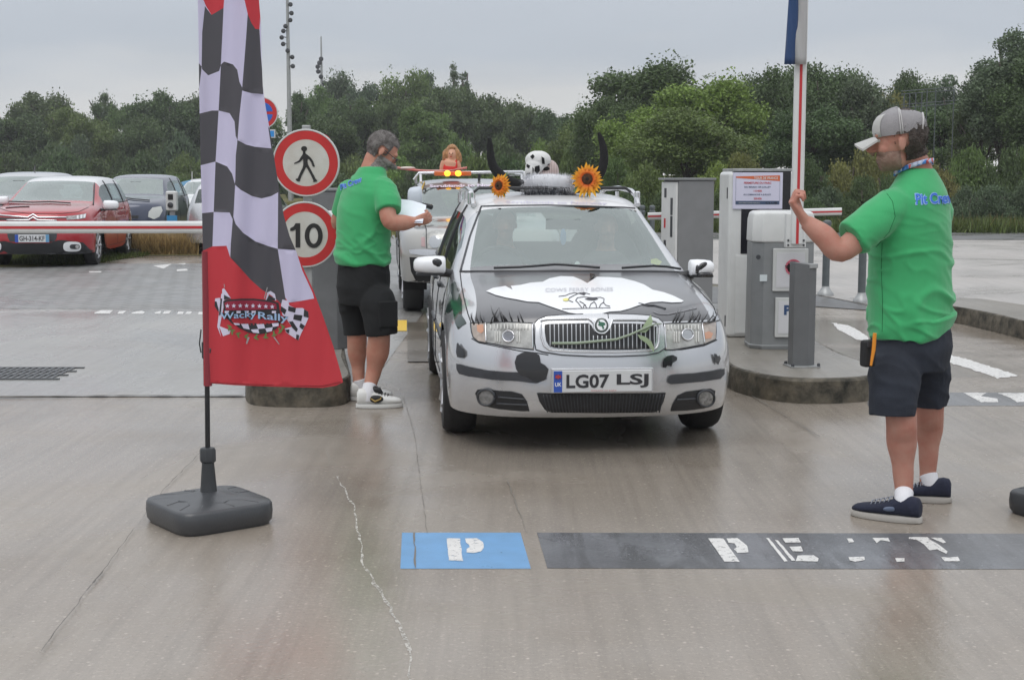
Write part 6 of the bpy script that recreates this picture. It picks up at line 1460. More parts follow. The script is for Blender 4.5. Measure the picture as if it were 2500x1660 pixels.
def shoe(root, heel, toe, h, mat, solemat, name='shoe', w=.052, laces=None, sole_h=.028, lift=0.0, mid=None, midpart=None):
    heel = Vector(heel); toe = Vector(toe); d = (toe - heel); Lg = d.length; d.normalize(); s = Vector((0, 0, 1)).cross(d).normalized(); up = d.cross(s) * -1
    up = s.cross(d) * -1 if s.cross(d).z < 0 else s.cross(d)
    prof = [(0, .62, .75), (.04, .80, 1.0), (.15, .86, 1.06), (.28, .84, .98), (.40, .85, .82), (.55, .98, .62), (.72, 1.04, .50), (.86, .92, .42), (.95, .68, .34), (1.0, .35, .22)]
    mb = MB(); erings(mb, [(heel + d * (Lg * t) + up * (sole_h + h * hh * .5 - .004), w * ww, h * hh * .5, s, up) for t, ww, hh in prof], 20, .85)
    up_ = wlink(name, remesh(mb, .0045, 2), mat, root)
    mb = MB(); n = 26; ring = []
    for k in range(n):
        q = 2 * math.pi * k / n; t = .5 - .52 * math.cos(q); wd = w * 1.10 * (math.sin(q)) * (1.0 + .12 * (t - .5))
        ring.append(heel + d * (Lg * t) + s * math.copysign(abs(wd) ** .8 * (w * 1.1) ** .2, wd))
    mb.rings([[p + up * .002 for p in ring], [p + up * .004 + (p - (heel + d * Lg * .5)) * .02 for p in ring], [p + up * sole_h * .8 + (p - (heel + d * Lg * .5)) * .015 for p in ring], [p + up * sole_h for p in ring]])
    mb.build('sole', solemat, up_, wc=True, sharp=50)
    if laces:
        for k in range(5):
            t = .42 + .065 * k; zt = sole_h + h * (.84 - .07 * k); c_ = heel + d * Lg * t + up * (zt - .002); mb2 = MB()
            mb2.tube([c_ - s * w * .55 - up * .012, c_ - s * w * .2 + up * .004, c_ + s * w * .2 + up * .004 + d * .006, c_ + s * w * .55 - up * .012 + d * .008], .0028, 5); link('lace', mb2.mesh(True), laces, up_, True)
    return up_, heel, d, s, up
X = lambda v: Vector(v)
# ---------------------------------------------------------------- man on the right: cap, thumb up
def right_man():
    root = thing('person', (G(2095, 1190).x, 6.22, 0), 0, 'man in grey cap, green shirt and navy shorts giving a thumbs up', 'person')
    Hd = Vector((-.80, .60, 0)); Lf = Vector((-.60, -.80, 0)); Rt = -Lf; UP = Vector((0, 0, 1))
    hipL, hipR = at(2066, 770, 6.13), at(2142, 765, 6.37)
    knL, knR = at(2078, 965, 6.09), at(2143, 945, 6.41); anL, anR = at(2084, 1140, 6.11), at(2139, 1095, 6.46)
    cfL, cfR = at(2079, 1015, 6.12), at(2142, 985, 6.46)
    shL, shR = at(2062, 474, 6.08), at(2158, 478, 6.42)
    elL, wrL = at(1938, 578, 6.02), at(1858, 512, 6.06)
    elR, wrR = at(2130, 570, 6.80), at(2052, 500, 6.76)
    nk = at(2112, 388, 6.26)
    # ---- body
    b = MB()
    T = [(2098, 800, .165, .125), (2098, 740, .17, .14), (2098, 670, .18, .155), (2100, 600, .175, .155), (2105, 520, .18, .13), (2110, 470, .17, .11), (2114, 432, .12, .08), (2116, 395, .075, .07)]
    erings(b, [(at(u, v, 6.25), a, c, Lf, Hd) for u, v, a, c in T])
    limb(b, [at(2116, 410, 6.26), at(2106, 375, 6.24), at(2088, 340, 6.22)], [.075, .066, .060])
    limb(b, [at(2072, 790, 6.17), at(2070, 870, 6.12), knL, cfL, at(2082, 1080, 6.12), anL, at(2080, 1180, 6.1)], [.078, .078, .066, .066, .046, .038, .034])
    limb(b, [at(2138, 780, 6.34), at(2143, 860, 6.38), knR, cfR, at(2141, 1040, 6.46), anR, at(2138, 1140, 6.45)], [.078, .076, .064, .064, .045, .037, .034])
    for hl, tl in ((G(2106, 1207), G(1985, 1187)), (G(2180, 1157), G(2085, 1150))): b.tube([hl.lerp(tl, .12) + UP * .06, hl.lerp(tl, .5) + UP * .045, tl + UP * .04], [.022, .020, .012], 10)
    limb(b, [shL + Vector((0, .05, -.02)), (shL + elL) / 2 + Vector((0, .01, -.01)), elL, at(1900, 545, 6.03), wrL], [.045, .056, .050, .049, .033])
    limb(b, [shR, (shR + elR) / 2, elR, (elR + wrR) / 2, wrR], [.045, .050, .045, .042, .029])
    hd = (at(1836, 470, 6.07) - wrL).normalized()
    hand(b, wrL, (-.52, .03, .75), (.75, -.1, .52), curl=82, thumb_side=1, size=1.22, thumb_dir=(-.30, -.15, .95))
    hand(b, wrR, (-.6, -.1, .75), (-.3, -.9, .2), curl=50, size=1.0)
    HF = head_frame(at(2073, 326, 6.20), (-.96, .22, -.13), (-.13, 0, 1)); head(b, HF, 1.06, 1.08)
    bm_ = remesh(b, .0050, 3); wlink('body', bm_, m_skin2, root)
    P, f, l, up = HF; M3 = Matrix((f, l, up)).transposed()
    for s_ in (-1, 1):
        e = MB(); e.ellipsoid(P(.080, s_ * .034, .013), (.012, .012, .011)); link('eye', e.mesh(True), m_eye, root, True)
        e = MB(); e.tube([P(.092, s_ * .018, .040), P(.094, s_ * .035, .045), P(.080, s_ * .055, .038)], [.004, .0055, .003], 6); link('eyebrow', e.mesh(True), m_hair_b, root, True)
    # ---- hair, beard
    ear = lambda a, b_, u: not (-.032 < a < .018 and -.046 < u < .028 and abs(b_) > .070)
    def hh(a, b_, u):
        if not ear(a, b_, u): return -1
        if a < -.015: return min(u + .088 - max(0, -a - .05) * .2, .05)
        return min(u - .0 - (a + .015) * .9 if a < .03 else u - .075 - (a - .03) * .4, .05) if a > .035 else min(u + .012, .022 - a)
    wlink('hair', shell(bm_, HF, hh, .010, .004, 50, 2600, .012, 3, (0, 0, -1), .0014), m_hair_b, root)
    def bb(a, b_, u):
        if a < -.002 or u < -.128: return -1
        return min(-.036 - u + a * .04, u + .128, a + .002) if not (a > .080 and -.062 < u < -.052 and abs(b_) < .022) else -1
    wlink('beard', shell(bm_, HF, bb, .0035, .0012, 120, 1500, .006, 4, (0, 0, -1), .0010), m_stub, root)
    # ---- cap
    cap = MB(); rs = []; n = 32
    tilt = Matrix.Rotation(R(4), 3, 'Y')
    for k, (t, hh) in enumerate(((1.0, .0), (1.02, .022), (1.0, .044), (.93, .066), (.79, .085), (.56, .099), (.29, .107), (.05, .109))):
        rs.append([P(-.012 + math.cos(q) * .112 * t * (1.02 if math.cos(q) > 0 else .97), math.sin(q) * .090 * t, .030 + hh * 1.0 + .012 * math.cos(q) * (1 - t)) for q in [2 * math.pi * j / n for j in range(n)]])
    cap.rings(rs)
    o = link('cap', cap.mesh(True, 60), pbr('cap_mesh', (.31, .30, .31), .9, bump=.5, bscale=350, var=.08, vscale=25), root, True)
    w_ = MB(); rs = []
    for k, (t, hh) in enumerate(((1.0, -.002), (1.03, .022), (1.01, .044), (.94, .0672), (.80, .0862), (.57, .1002))):
        rs.append([P(-.012 + math.cos(q) * .1145 * t * 1.02, math.sin(q) * .0925 * t, .030 + hh) for q in [R(-42 + 84 * j / 12) for j in range(13)]])
    w_.add([p for r in rs for p in r], [(i * 13 + j, i * 13 + j + 1, (i + 1) * 13 + j + 1, (i + 1) * 13 + j) for i in range(5) for j in range(12)])
    me = w_.mesh(True); oo = link('front_panel', me, pbr('cap_white', (.47, .47, .455), .85, bump=.3, bscale=200), o, True)
    so = oo.modifiers.new('s', 'SOLIDIFY'); so.thickness = .002
    for dy in (R(92), R(88)):
        w_ = MB(); w_.tube([P(-.012 + math.cos(dy) * .1145 * t, math.sin(dy) * .0925 * t, .03 + hh) for t, hh in ((1.0, 0), (1.03, .022), (1.01, .044), (.94, .0672), (.80, .0866), (.57, .1005), (.1, .1105))], .003, 5)
        link('seam', w_.mesh(True), pbr('cap_seam', (.48, .47, .47), .8), o, True)
    w_ = MB(); w_.tube([P(-.098, .062, .038), P(-.106, .050, .075), P(-.108, .030, .098), P(-.108, 0, .106), P(-.108, -.03, .098), P(-.106, -.05, .075)], .0045, 6); link('back_opening_trim', w_.mesh(True), pbr('cap_seam', (.48, .47, .47), .8), o, True)
    br = MB(); top, bot = [], []
    for i in range(7):
        for j in range(13):
            q = R(-58 + 116 * j / 12); e = i / 6; x = .078 + math.cos(q) * .022 + e * .088 * math.cos(q * .72); y = math.sin(q) * (.086 + .004 * e)
            z_ = .034 - e * .020 - (abs(y) / .09) ** 2 * (.022 + .014 * e); top.append(P(x, y, z_)); bot.append(P(x, y, z_ - .009))
    ff = [(i * 13 + j, i * 13 + j + 1, (i + 1) * 13 + j + 1, (i + 1) * 13 + j) for i in range(6) for j in range(12)]
    nb = len(top); rim = [j for j in range(13)] + [i * 13 + 12 for i in range(1, 7)] + [6 * 13 + j for j in range(11, -1, -1)] + [i * 13 for i in range(5, 0, -1)]
    br.add(top + bot, ff + [tuple(q + nb for q in f_)[::-1] for f_ in ff] + [(rim[k], rim[(k + 1) % len(rim)], rim[(k + 1) % len(rim)] + nb, rim[k] + nb) for k in range(len(rim))])
    link('brim', br.mesh(True, 40), pbr('cap_white', (.55, .55, .53), .85), o, True)
    # ---- shirt
    s_ = MB()
    T = [(2098, 778, .218, .178), (2098, 740, .224, .186), (2098, 690, .218, .184), (2097, 620, .207, .180), (2099, 560, .212, .172), (2103, 510, .222, .160), (2108, 470, .218, .140), (2113, 442, .185, .118), (2116, 420, .145, .096), (2116, 402, .105, .080), (2114, 388, .078, .070)]
    erings(s_, [(at(u, v, 6.25) + UP * (.0), a, c, Lf, Hd) for u, v, a, c in T], 36)
    slL = at(1962, 552, 6.035)
    limb(s_, [at(2096, 474, 6.20), at(2062, 479, 6.135), at(2014, 513, 6.075), slL], [.060, .086, .086, .084], 24)
    limb(s_, [at(2140, 478, 6.34), at(2158, 490, 6.44), (shR + elR) / 2 + Vector((0, .02, -.03)), elR.lerp(shR, .25)], [.055, .080, .078, .076], 24)
    sh = remesh(s_, .007, 14, fold(.021, 3.3, 1.22, (.9, .1, 0), 7, 2.6))
    for v in sh.vertices:      # hem follows the photo: higher at the right
        if v.co.z < .875: v.co.z += max(0, (v.co.x - at(2120, 770, 6.25).x)) * .30
    so = wlink('shirt', sh, m_shirt, root)
    cs = as_thing_bvh(so, sh, 6.1)
    cs['root'] = None
    def T_(nm, s__, quad, mat, off, bold): o_ = text_on(cs, nm, s__, quad, mat, off, bold, parent=None); o_.parent = so; o_.matrix_parent_inverse = parent_world(so).inverted(); return o_
    def text_on_free(*a): return T_(*a)
    T_('shirt_lettering_outline', 'Pit Crew', ((2110, 474), (2203, 470), (2108, 446)), pbr('print_lightblue', (.28, .46, .75), .7), .003, .055)
    T_('shirt_lettering', 'Pit Crew', ((2112, 472), (2202, 468), (2110, 448)), pbr('print_blue', (.045, .16, .62), .7), .0045, .02)
    seam = surf_line(cs, 'side_seam', [[(2034, 560), (2032, 620), (2035, 700), (2034, 765)]], .0016, pbr('seam_green', (.01, .14, .045), .9), .0, 8); seam.parent = so; seam.matrix_parent_inverse = parent_world(so).inverted()
    seam = surf_line(cs, 'sleeve_seam', [[(2040, 440), (2058, 465), (2064, 500), (2050, 535), (2020, 570)]], .0016, pbr('seam_green', (.01, .14, .045), .9), .0, 8); seam.parent = so; seam.matrix_parent_inverse = parent_world(so).inverted()
    hem = surf_line(cs, 'sleeve_hem', [[(1948, 528), (1965, 545), (1990, 560)]], .0014, pbr('seam_green', (.01, .14, .045), .9), .0, 8); hem.parent = so; hem.matrix_parent_inverse = parent_world(so).inverted()
    # ---- lanyard
    ln = MB(); pts = []
    for k in range(25):
        q = 2 * math.pi * k / 24; c_ = at(2108, 384, 6.25) + Lf * math.cos(q) * .088 + Hd * (math.sin(q) * .082 + .0) + UP * (-.012 - .030 * math.sin(q) + .008)
        pts.append(c_)
    for k in range(24):
        a_, b_ = pts[k], pts[k + 1]; ln.add([a_ - UP * .010, b_ - UP * .010, b_ + UP * .010, a_ + UP * .010], [(0, 1, 2, 3)])
    m_l = bpy.data.materials.new('lanyard'); t = nt(m_l); v_ = t.nodes.new('ShaderNodeTexVoronoi'); v_.inputs['Scale'].default_value = 60; cr_ = t.nodes.new('ShaderNodeValToRGB'); tc_ = t.nodes.new('ShaderNodeTexCoord')
    t.links.new(tc_.outputs['Object'], v_.inputs['Vector']); t.links.new(v_.outputs['Color'], cr_.inputs[0]); cr_.color_ramp.interpolation = 'CONSTANT'
    cr_.color_ramp.elements[0].color = (.10, .30, .75, 1); cr_.color_ramp.elements[1].position = .75; cr_.color_ramp.elements[1].color = (.6, .12, .12, 1); e = cr_.color_ramp.elements.new(.4); e.color = (.55, .62, .80, 1)
    t.links.new(cr_.outputs[0], t.nodes['Principled BSDF'].inputs['Base Color'])
    ol = link('lanyard', ln.mesh(True), m_l, root, True); sm = ol.modifiers.new('s', 'SOLIDIFY'); sm.thickness = .004
    # ---- shorts
    s_ = MB(); erings(s_, [(at(2100, v, 6.25), a, c, Lf, Hd) for v, a, c in ((755, .198, .166), (800, .206, .174), (850, .19, .155))], 32)
    for hp, pts, rr in ((hipL, [(2072, 800, 6.17), (2064, 860, 6.13), (2060, 905, 6.10), (2058, 958, 6.09)], [.09, .114, .106, .100]), (hipR, [(2132, 800, 6.34), (2140, 850, 6.38), (2140, 900, 6.40), (2139, 932, 6.41)], [.09, .102, .094, .088])):
        limb(s_, [at(*p) for p in pts], rr, 24)
    so2 = wlink('shorts', remesh(s_, .007, 3, fold(.006, 8.1, None, (.5, .5, 0), 6, 5)), m_shortn, root)
    # ---- socks, shoes
    m_navy = pbr('navy_knit', (.018, .022, .045), .9, bump=.5, bscale=260, var=.2, vscale=30); m_sole = pbr('pale_sole', (.42, .40, .37), .7)
    for an, (hl, tl), yy in ((anL, (G(2122, 1206), G(1966, 1186)), 1), (anR, (G(2192, 1158), G(2072, 1150)), 0)):
        m_ = MB(); hz = hl.lerp(tl, .25 if yy else .40); limb(m_, [Vector((hz.x, hz.y, .05)), Vector((hz.x, hz.y, .085)), Vector((an.x, an.y, .118)).lerp(Vector((hz.x, hz.y, .118)), .25)], [.038, .038, .0405]); link('sock', m_.mesh(True), m_sock, root, True)
        u_, heel, d, s, upv = shoe(root, hl, tl, .085, m_navy, m_sole, laces=pbr('lace_grey', (.25, .27, .32), .8))
        if yy:
            e = MB(); e.ellipsoid(heel + d * .13 - s * -.052 + upv * .055 if False else heel + d * .12 + s * (.050 if s.y < 0 else -.050) + upv * .058, (.030, .006, .011)); link('side_patch', e.mesh(True), pbr('shoe_badge', (.10, .13, .20), .4), u_, True)
    return root
right_man()
# tape measure / radio pouch on his waistband
pz = at(2001, 812, 6.02)
t = thing('belt_pouch', (pz.x, pz.y, pz.z - .06), R(20), 'black pouch clipped to the capped man waistband with an orange strap', 'pouch')
mb = MB(); mb.box((0, 0, .055), (.056, .05, .115)); mb.build('pouch', pbr('pouch_black', (.012, .012, .013), .7), t, bevel=.012)
mb = MB(); mb.box((0, -.028, .10), (.046, .01, .03)); mb.build('flap', pbr('pouch_flap', (.03, .03, .034), .5), t, bevel=.004)
oa, ob_ = at(2017, 768, 5.97) - Vector(t.location), at(2008, 843, 5.97) - Vector(t.location)
mi = Matrix.Rotation(-R(20), 3, 'Z'); oa, ob_ = mi @ oa, mi @ ob_
mb = MB(); mb.tube([oa, oa.lerp(ob_, .5) + Vector((.004, 0, 0)), ob_], [.008, .0085, .005], 8); mb.build('strap', pbr('orange_strap', (.72, .26, .02), .5), t)
# ---------------------------------------------------------------- man on the left: reading a sheet of paper
def left_man():
    root = thing('person', (G(850, 930).x, 9.2, 0), 0, 'bearded man in glasses, green shirt and black shorts reading a paper', 'person')
    Hd = Vector((.80, .60, 0)); Lf = Vector((-.60, .80, 0)); UP = Vector((0, 0, 1))
    hipR, hipL = at(862, 640, 9.14), at(812, 640, 9.36); knR, knL = at(874, 770, 9.12), at(823, 775, 9.36); anR, anL = at(854, 888, 9.14), at(827, 882, 9.38)
    shR, shL = at(884, 434, 9.11), at(806, 440, 9.42); elR, wrR = at(899, 510, 9.02), at(955, 512, 9.10); elL, wrL = at(779, 516, 9.50), at(862, 525, 9.66)
    b = MB()
    T = [(838, 650, .16, .13), (838, 610, .16, .14), (838, 560, .16, .145), (840, 500, .165, .13), (845, 450, .17, .115), (850, 422, .14, .095), (855, 400, .09, .075), (858, 378, .07, .065)]
    erings(b, [(at(u, v, 9.25), a, c, Lf, Hd) for u, v, a, c in T])
    limb(b, [at(856, 395, 9.25), at(862, 370, 9.25), at(872, 350, 9.25)], [.072, .064, .06])
    limb(b, [at(858, 670, 9.18), at(872, 710, 9.12), knR, at(871, 810, 9.15), at(862, 855, 9.16), anR, at(853, 912, 9.13)], [.08, .080, .072, .075, .050, .042, .036])
    limb(b, [at(815, 670, 9.34), at(818, 710, 9.36), knL, at(823, 810, 9.39), at(826, 850, 9.40), anL, at(826, 900, 9.38)], [.08, .078, .066, .064, .044, .038, .034])
    for hl, tl in ((G(832, 937), G(915, 937)), (G(815, 921), G(890, 921))): b.tube([hl.lerp(tl, .12) + UP * .06, hl.lerp(tl, .5) + UP * .045, tl + UP * .04], [.022, .020, .012], 10)
    limb(b, [shR + Vector((0, .04, -.02)), (shR + elR) / 2, elR, (elR + wrR) / 2 + Vector((0, 0, -.008)), wrR], [.045, .056, .052, .052, .034])
    limb(b, [shL, (shL + elL) / 2, elL, (elL + wrL) / 2, wrL], [.045, .050, .045, .042, .03])
    hand(b, wrR, (.85, .1, .25), (-.1, .8, .35), curl=62, thumb_side=-1, size=1.0, thumb_dir=(.75, .25, .55))
    hand(b, wrL, (.75, -.25, .35), (.2, -.7, .5), curl=40, thumb_side=1, size=.95)
    HF = head_frame(at(880, 349, 9.25), (.73, .20, -.64), (.60, .1, .78)); head(b, HF, 1.02)
    bm_ = remesh(b, .0055, 3); wlink('body', bm_, m_skin, root)
    P, f, l, up = HF; M3 = Matrix((f, l, up)).transposed()
    for s_ in (-1, 1):
        e = MB(); e.ellipsoid(P(.078, s_ * .033, .012), (.012, .012, .010)); link('eye', e.mesh(True), m_eye, root, True)
    ear = lambda a, b_, u: not (-.032 < a < .018 and -.046 < u < .026 and abs(b_) > .070)
    def hh(a, b_, u):
        if not ear(a, b_, u): return -1
        if a < -.015: return min(u + .066, .05)
        return min(u + .022 - max(0, a) * .2, .036 - a) if a < .036 and u < .07 else u - .070 - (a - .036) * .10
    wlink('hair', shell(bm_, HF, hh, .008, .002, 70, 2600, .012, 5, (.5, 0, -.3), .0014), m_hair_g, root)
    def bb(a, b_, u):
        if a < -.006 or u < -.135: return -1
        return min(-.022 - u + a * .12, u + .135, a + .006) if not (a > .080 and -.062 < u < -.052 and abs(b_) < .020) else -1
    wlink('beard', shell(bm_, HF, bb, .009, .002, 100, 2200, .010, 6, (.3, 0, -1), .0012), m_beard, root)
    g = MB(); m_gl = pbr('glasses_frame', (.02, .02, .022), .3)
    for s_ in (-1, 1):
        g.tube([P(.108, s_ * .034 + .024 * math.cos(q), .010 + .018 * math.sin(q)) for q in [2 * math.pi * k / 16 for k in range(17)]], .0022, 5)
        g.tube([P(.105, s_ * .058, .016), P(.06, s_ * .080, .014), P(-.005, s_ * .084, .012)], .0024, 5)
    g.tube([P(.110, -.012, .012), P(.112, 0, .015), P(.110, .012, .012)], .0022, 5); link('glasses', g.mesh(True), m_gl, root, True)
    s_ = MB()
    T = [(836, 608, .205, .172), (837, 580, .207, .176), (838, 550, .203, .176), (839, 510, .200, .172), (841, 475, .208, .160), (845, 447, .212, .142), (849, 424, .185, .120), (853, 406, .140, .10), (856, 393, .108, .086), (857, 385, .090, .078)]
    erings(s_, [(at(u, v, 9.25), a, c, Lf, Hd) for u, v, a, c in T], 36)
    limb(s_, [at(866, 432, 9.22), at(882, 437, 9.145), at(893, 462, 9.085), at(897, 488, 9.04)], [.06, .086, .086, .083], 24)
    limb(s_, [at(820, 435, 9.34), at(804, 442, 9.42), (shL + elL) / 2, elL.lerp(shL, .25)], [.055, .078, .074, .072], 24)
    sh = remesh(s_, .0085, 11, fold(.021, 7.7, 1.28, (.8, .3, 0), 7, 2.6))
    for v in sh.vertices:
        if v.co.z < .85: v.co.z -= max(0, (v.co.x - at(860, 600, 9.2).x)) * .25
    so = wlink('shirt', sh, m_shirt, root); cs = as_thing_bvh(so, sh, 9.1); cs['root'] = None
    for nm, q, mt_, of, bo in (('shirt_lettering_outline', ((786, 440), (836, 420), (784, 426)), pbr('print_lightblue', (.28, .46, .75), .7), .003, .055), ('shirt_lettering', ((787, 438), (835, 419), (785, 427)), pbr('print_blue', (.045, .16, .62), .7), .005, .02)):
        o_ = text_on(cs, nm, 'Pit Crew', q, mt_, of, bo); o_.parent = so; o_.matrix_parent_inverse = parent_world(so).inverted()
    s_ = MB(); erings(s_, [(at(838, v, 9.25), a, c, Lf, Hd) for v, a, c in ((590, .182, .152), (620, .19, .162), (660, .192, .168), (700, .175, .15))], 32)
    limb(s_, [at(858, 665, 9.18), at(870, 700, 9.14), at(876, 740, 9.12), at(880, 772, 9.12)], [.10, .118, .110, .104], 24)
    limb(s_, [at(818, 665, 9.34), at(818, 700, 9.36), at(822, 740, 9.36), at(824, 772, 9.36)], [.09, .108, .098, .09], 24)
    wlink('shorts', remesh(s_, .008, 3, fold(.006, 4.1, None, (.5, .5, 0), 6, 5)), m_shortk, root)
    pk = MB(); c_ = at(895, 725, 9.03); pk.box(c_, (.13, .02, .17), R(25)); pk.build('cargo_pocket', m_shortk, root, wc=True, bevel=.01)
    m_w = pbr('white_leather', (.70, .70, .68), .45); m_so = pbr('white_sole', (.66, .66, .64), .6); m_bk = pbr('black_leather', (.015, .015, .016), .5); m_gold = pbr('gold_leather', (.42, .28, .07), .4)
    for an, (hl, tl), yy in ((anR, (G(823, 940), G(927, 938)), 1), (anL, (G(809, 923), G(905, 923)), 0)):
        m_ = MB(); hz = hl.lerp(tl, .26); limb(m_, [Vector((hz.x, hz.y, .05)), Vector((hz.x, hz.y, .09)), Vector((hz.x, hz.y, .14)).lerp(Vector((an.x, an.y, .14)), .6)], [.045, .044, .045]); link('sock', m_.mesh(True), m_sock, root, True)
        u_, heel, d, s, upv = shoe(root, hl, tl, .10, m_w, m_so, laces=m_bk)
        sd = s if s.y < 0 else -s
        if yy:
            e = MB(); base = heel + sd * .047 + upv * .062
            e.ellipsoid(base + d * .125, (.045, .010, .026)); link('side_panel', e.mesh(True), m_bk, u_, True)
            e = MB(); e.tube([base + d * .085 + sd * .008 + upv * .008, base + d * .115 + sd * .009 - upv * .014, base + d * .15 + sd * .009 + upv * .0, base + d * .158 + sd * .006 + upv * .018], [.002, .007, .005, .002], 6); link('curved_stripe', e.mesh(True), m_gold, u_, True)
        e = MB(); e.ellipsoid(heel + d * .125 + upv * .115, (.045, .028, .022), M=Matrix.Rotation(R(25), 3, 'Y')); link('tongue', e.mesh(True), m_bk, u_, True)
left_man()
# sheet of paper held by the bearded man
pp = [at(911, 459, 9.42), at(983, 474, 9.26), at(974, 512, 9.02), at(908, 520, 9.10)]
cen = sum(pp, Vector()) / 4
t = thing('paper_sheet', cen, 0, 'white sheets of paper in the bearded man hands', 'paper')
for k in (0, 1):
    V, F = [], []; n = 8
    for i in range(n + 1):
        for j in range(n + 1):
            a, b_ = i / n, j / n; p = pp[0].lerp(pp[1], a).lerp(pp[3].lerp(pp[2], a), b_); p += Vector((0, 0, .012 * math.sin(a * 3) - .01 * k * b_)) + Vector((.0, .03 * math.sin(b_ * 2.5) - .004 * k, 0)); V.append(p - cen)
    for i in range(n):
        for j in range(n): F.append((i * (n + 1) + j, i * (n + 1) + j + 1, (i + 1) * (n + 1) + j + 1, (i + 1) * (n + 1) + j))
    link('sheet', mesh_from(V, F, True), pbr('paper', (.80, .84, .92), .7), t)
# ------------------------------------------------------------------ people inside the decorated car (dim behind the glass)
def seated(c, x, y, z, label, shirt, hairm, arms):
    w = c['M'] @ Vector((x, y, 0)); root = thing('person', w, R(5.1), label, 'person'); b = MB()
    A_, B_ = Vector((1, 0, 0)), Vector((0, 1, 0))
    erings(b, [(Vector((0, .0, z + q)), a, d, A_, B_) for q, a, d in ((.10, .16, .11), (.30, .17, .11), (.48, .18, .10), (.56, .12, .08), (.60, .06, .055))])
    HF = head_frame((0, -.02, z + .745), (0, -1, -.03), (0, 0, 1)); limb(b, [(0, 0, z + .55), (0, -.01, z + .66)], [.06, .055]); head(b, HF, .95)
    for s in (-1, 1):
        e1 = Vector((s * .24, -.12, z + .26)); h1 = Vector((s * (.14 if arms else .10), -.40 if arms else -.26, z + (.34 if arms else .18)))
        limb(b, [(s * .17, 0, z + .48), e1, h1], [.055, .042, .03]); hand(b, h1, (-.2 * s, -.9, .2), (0, -.2, -1), 50, size=.95)
    for s in (-1, 1): limb(b, [(s * .09, 0, z + .12), (s * .12, -.40, z + .16), (s * .12, -.50, z - .16)], [.08, .06, .05])
    link('body', remesh(b, .010, 2), m_skin, root)
    s_ = MB(); erings(s_, [(Vector((0, .0, z + q)), a, d, A_, B_) for q, a, d in ((.08, .18, .13), (.30, .19, .13), (.47, .20, .12), (.56, .13, .09), (.59, .08, .07))])
    for s in (-1, 1): limb(s_, [(s * .16, 0, z + .47), (s * .21, -.06, z + .34)], [.075, .065])
    link('shirt', remesh(s_, .010, 2), shirt, root)
    h = MB(); P, f, l, up = HF; M3 = Matrix((f, l, up)).transposed()
    for c_, r_ in (((-.025, 0, .045), (.09, .082, .085)), ((-.05, 0, -.01), (.06, .075, .07))): h.ellipsoid(P(*c_), r_, 14, 8, M=M3)
    link('hair', remesh(h, .009, 2), hairm, root)
seated(car, -.34, 2.02, .42, 'dim figure at the wheel behind the decorated car windshield', pbr('dark_shirt', (.03, .035, .05), .9), m_hair_b, True)
seated(car, .34, 2.02, .40, 'dim figure in the passenger seat behind the decorated car windshield', pbr('grey_shirt', (.10, .09, .10), .9), m_hair_b, False)
# stickers, air freshener, papers on the dash
mb = MB(); mb.ellipsoid((.0, 1.60, 1.10), (.020, .006, .055)); mb.build('air_freshener', pbr('freshener', (.25, .5, .85), .5), car['root'])
patch(car, 'windshield_sticker', [z7(690 + 30 * math.cos(a), 752 + 30 * math.sin(a)) for a in [2 * math.pi * k / 16 for k in range(16)]], pbr('sticker_white', (.7, .72, .72), .5), -.004, 5)
patch(car, 'yellow_paper', Q7((1520, 690), (1590, 680), (1650, 720), (1610, 760), (1520, 735)), pbr('yellow_paper', (.62, .62, .08), .7), -.01, 6)
# ------------------------------------------------------------------ horns, sunflowers, fluffy roll, cow toy
m_felt = pbr('black_felt', (.010, .010, .011), .95, bump=.5, bscale=200)
def zpt(X_, Y_, Yd): return at(*z5c(X_, Y_), Yd)
def horn(name, pts, label):
    P = [zpt(X_, Y_, Yd + .10) for X_, Y_, Yd, r in pts]; rr = [r * 1.2 for *_, r in pts]; c = P[-1]; t = thing(name, c, 0, label, 'horn'); mb = MB(); limb(mb, [p - c for p in P], rr, 14, 4)
    link('horn_tube', mb.mesh(True), m_felt, t); mb = MB(); mb.tube([Vector((0, .0, -.03)), Vector((0, .02, -.09))], .02, 8); link('fixing', mb.mesh(True), m_felt, t)
horn('horn', [(877, 65, 9.75, .010), (882, 150, 9.75, .019), (893, 260, 9.74, .024), (925, 345, 9.73, .027), (985, 410, 9.72, .030), (1060, 470, 9.72, .034), (1150, 498, 9.72, .036), (1235, 505, 9.72, .034)], 'tall curved black felt horn on the car roof beside the smaller sunflower')
horn('horn', [(1872, 15, 9.7, .008), (1898, 90, 9.7, .018), (1920, 190, 9.69, .023), (1918, 290, 9.68, .026), (1890, 370, 9.67, .029), (1840, 440, 9.67, .033), (1750, 500, 9.68, .037), (1640, 515, 9.7, .036)], 'tall curved black felt horn on the car roof beside the larger sunflower')
def petal_mat(nm, c1, c2, r):
    m = bpy.data.materials.new(nm); t_ = nt(m); N, L = t_.nodes, t_.links; b = N['Principled BSDF']; tcn = N.new('ShaderNodeTexCoord'); ln = N.new('ShaderNodeVectorMath'); ln.operation = 'LENGTH'; L.new(tcn.outputs['Object'], ln.inputs[0])
    mr_ = N.new('ShaderNodeMapRange'); mr_.inputs['From Min'].default_value = r * .45; mr_.inputs['From Max'].default_value = r * .98; L.new(ln.outputs['Value'], mr_.inputs['Value']); mx = N.new('ShaderNodeMix'); mx.data_type = 'RGBA'; mx.inputs['A'].default_value = (*c1, 1); mx.inputs['B'].default_value = (*c2, 1)
    L.new(mr_.outputs[0], mx.inputs['Factor']); L.new(mx.outputs['Result'], b.inputs['Base Color']); b.inputs['Roughness'].default_value = .7; return m
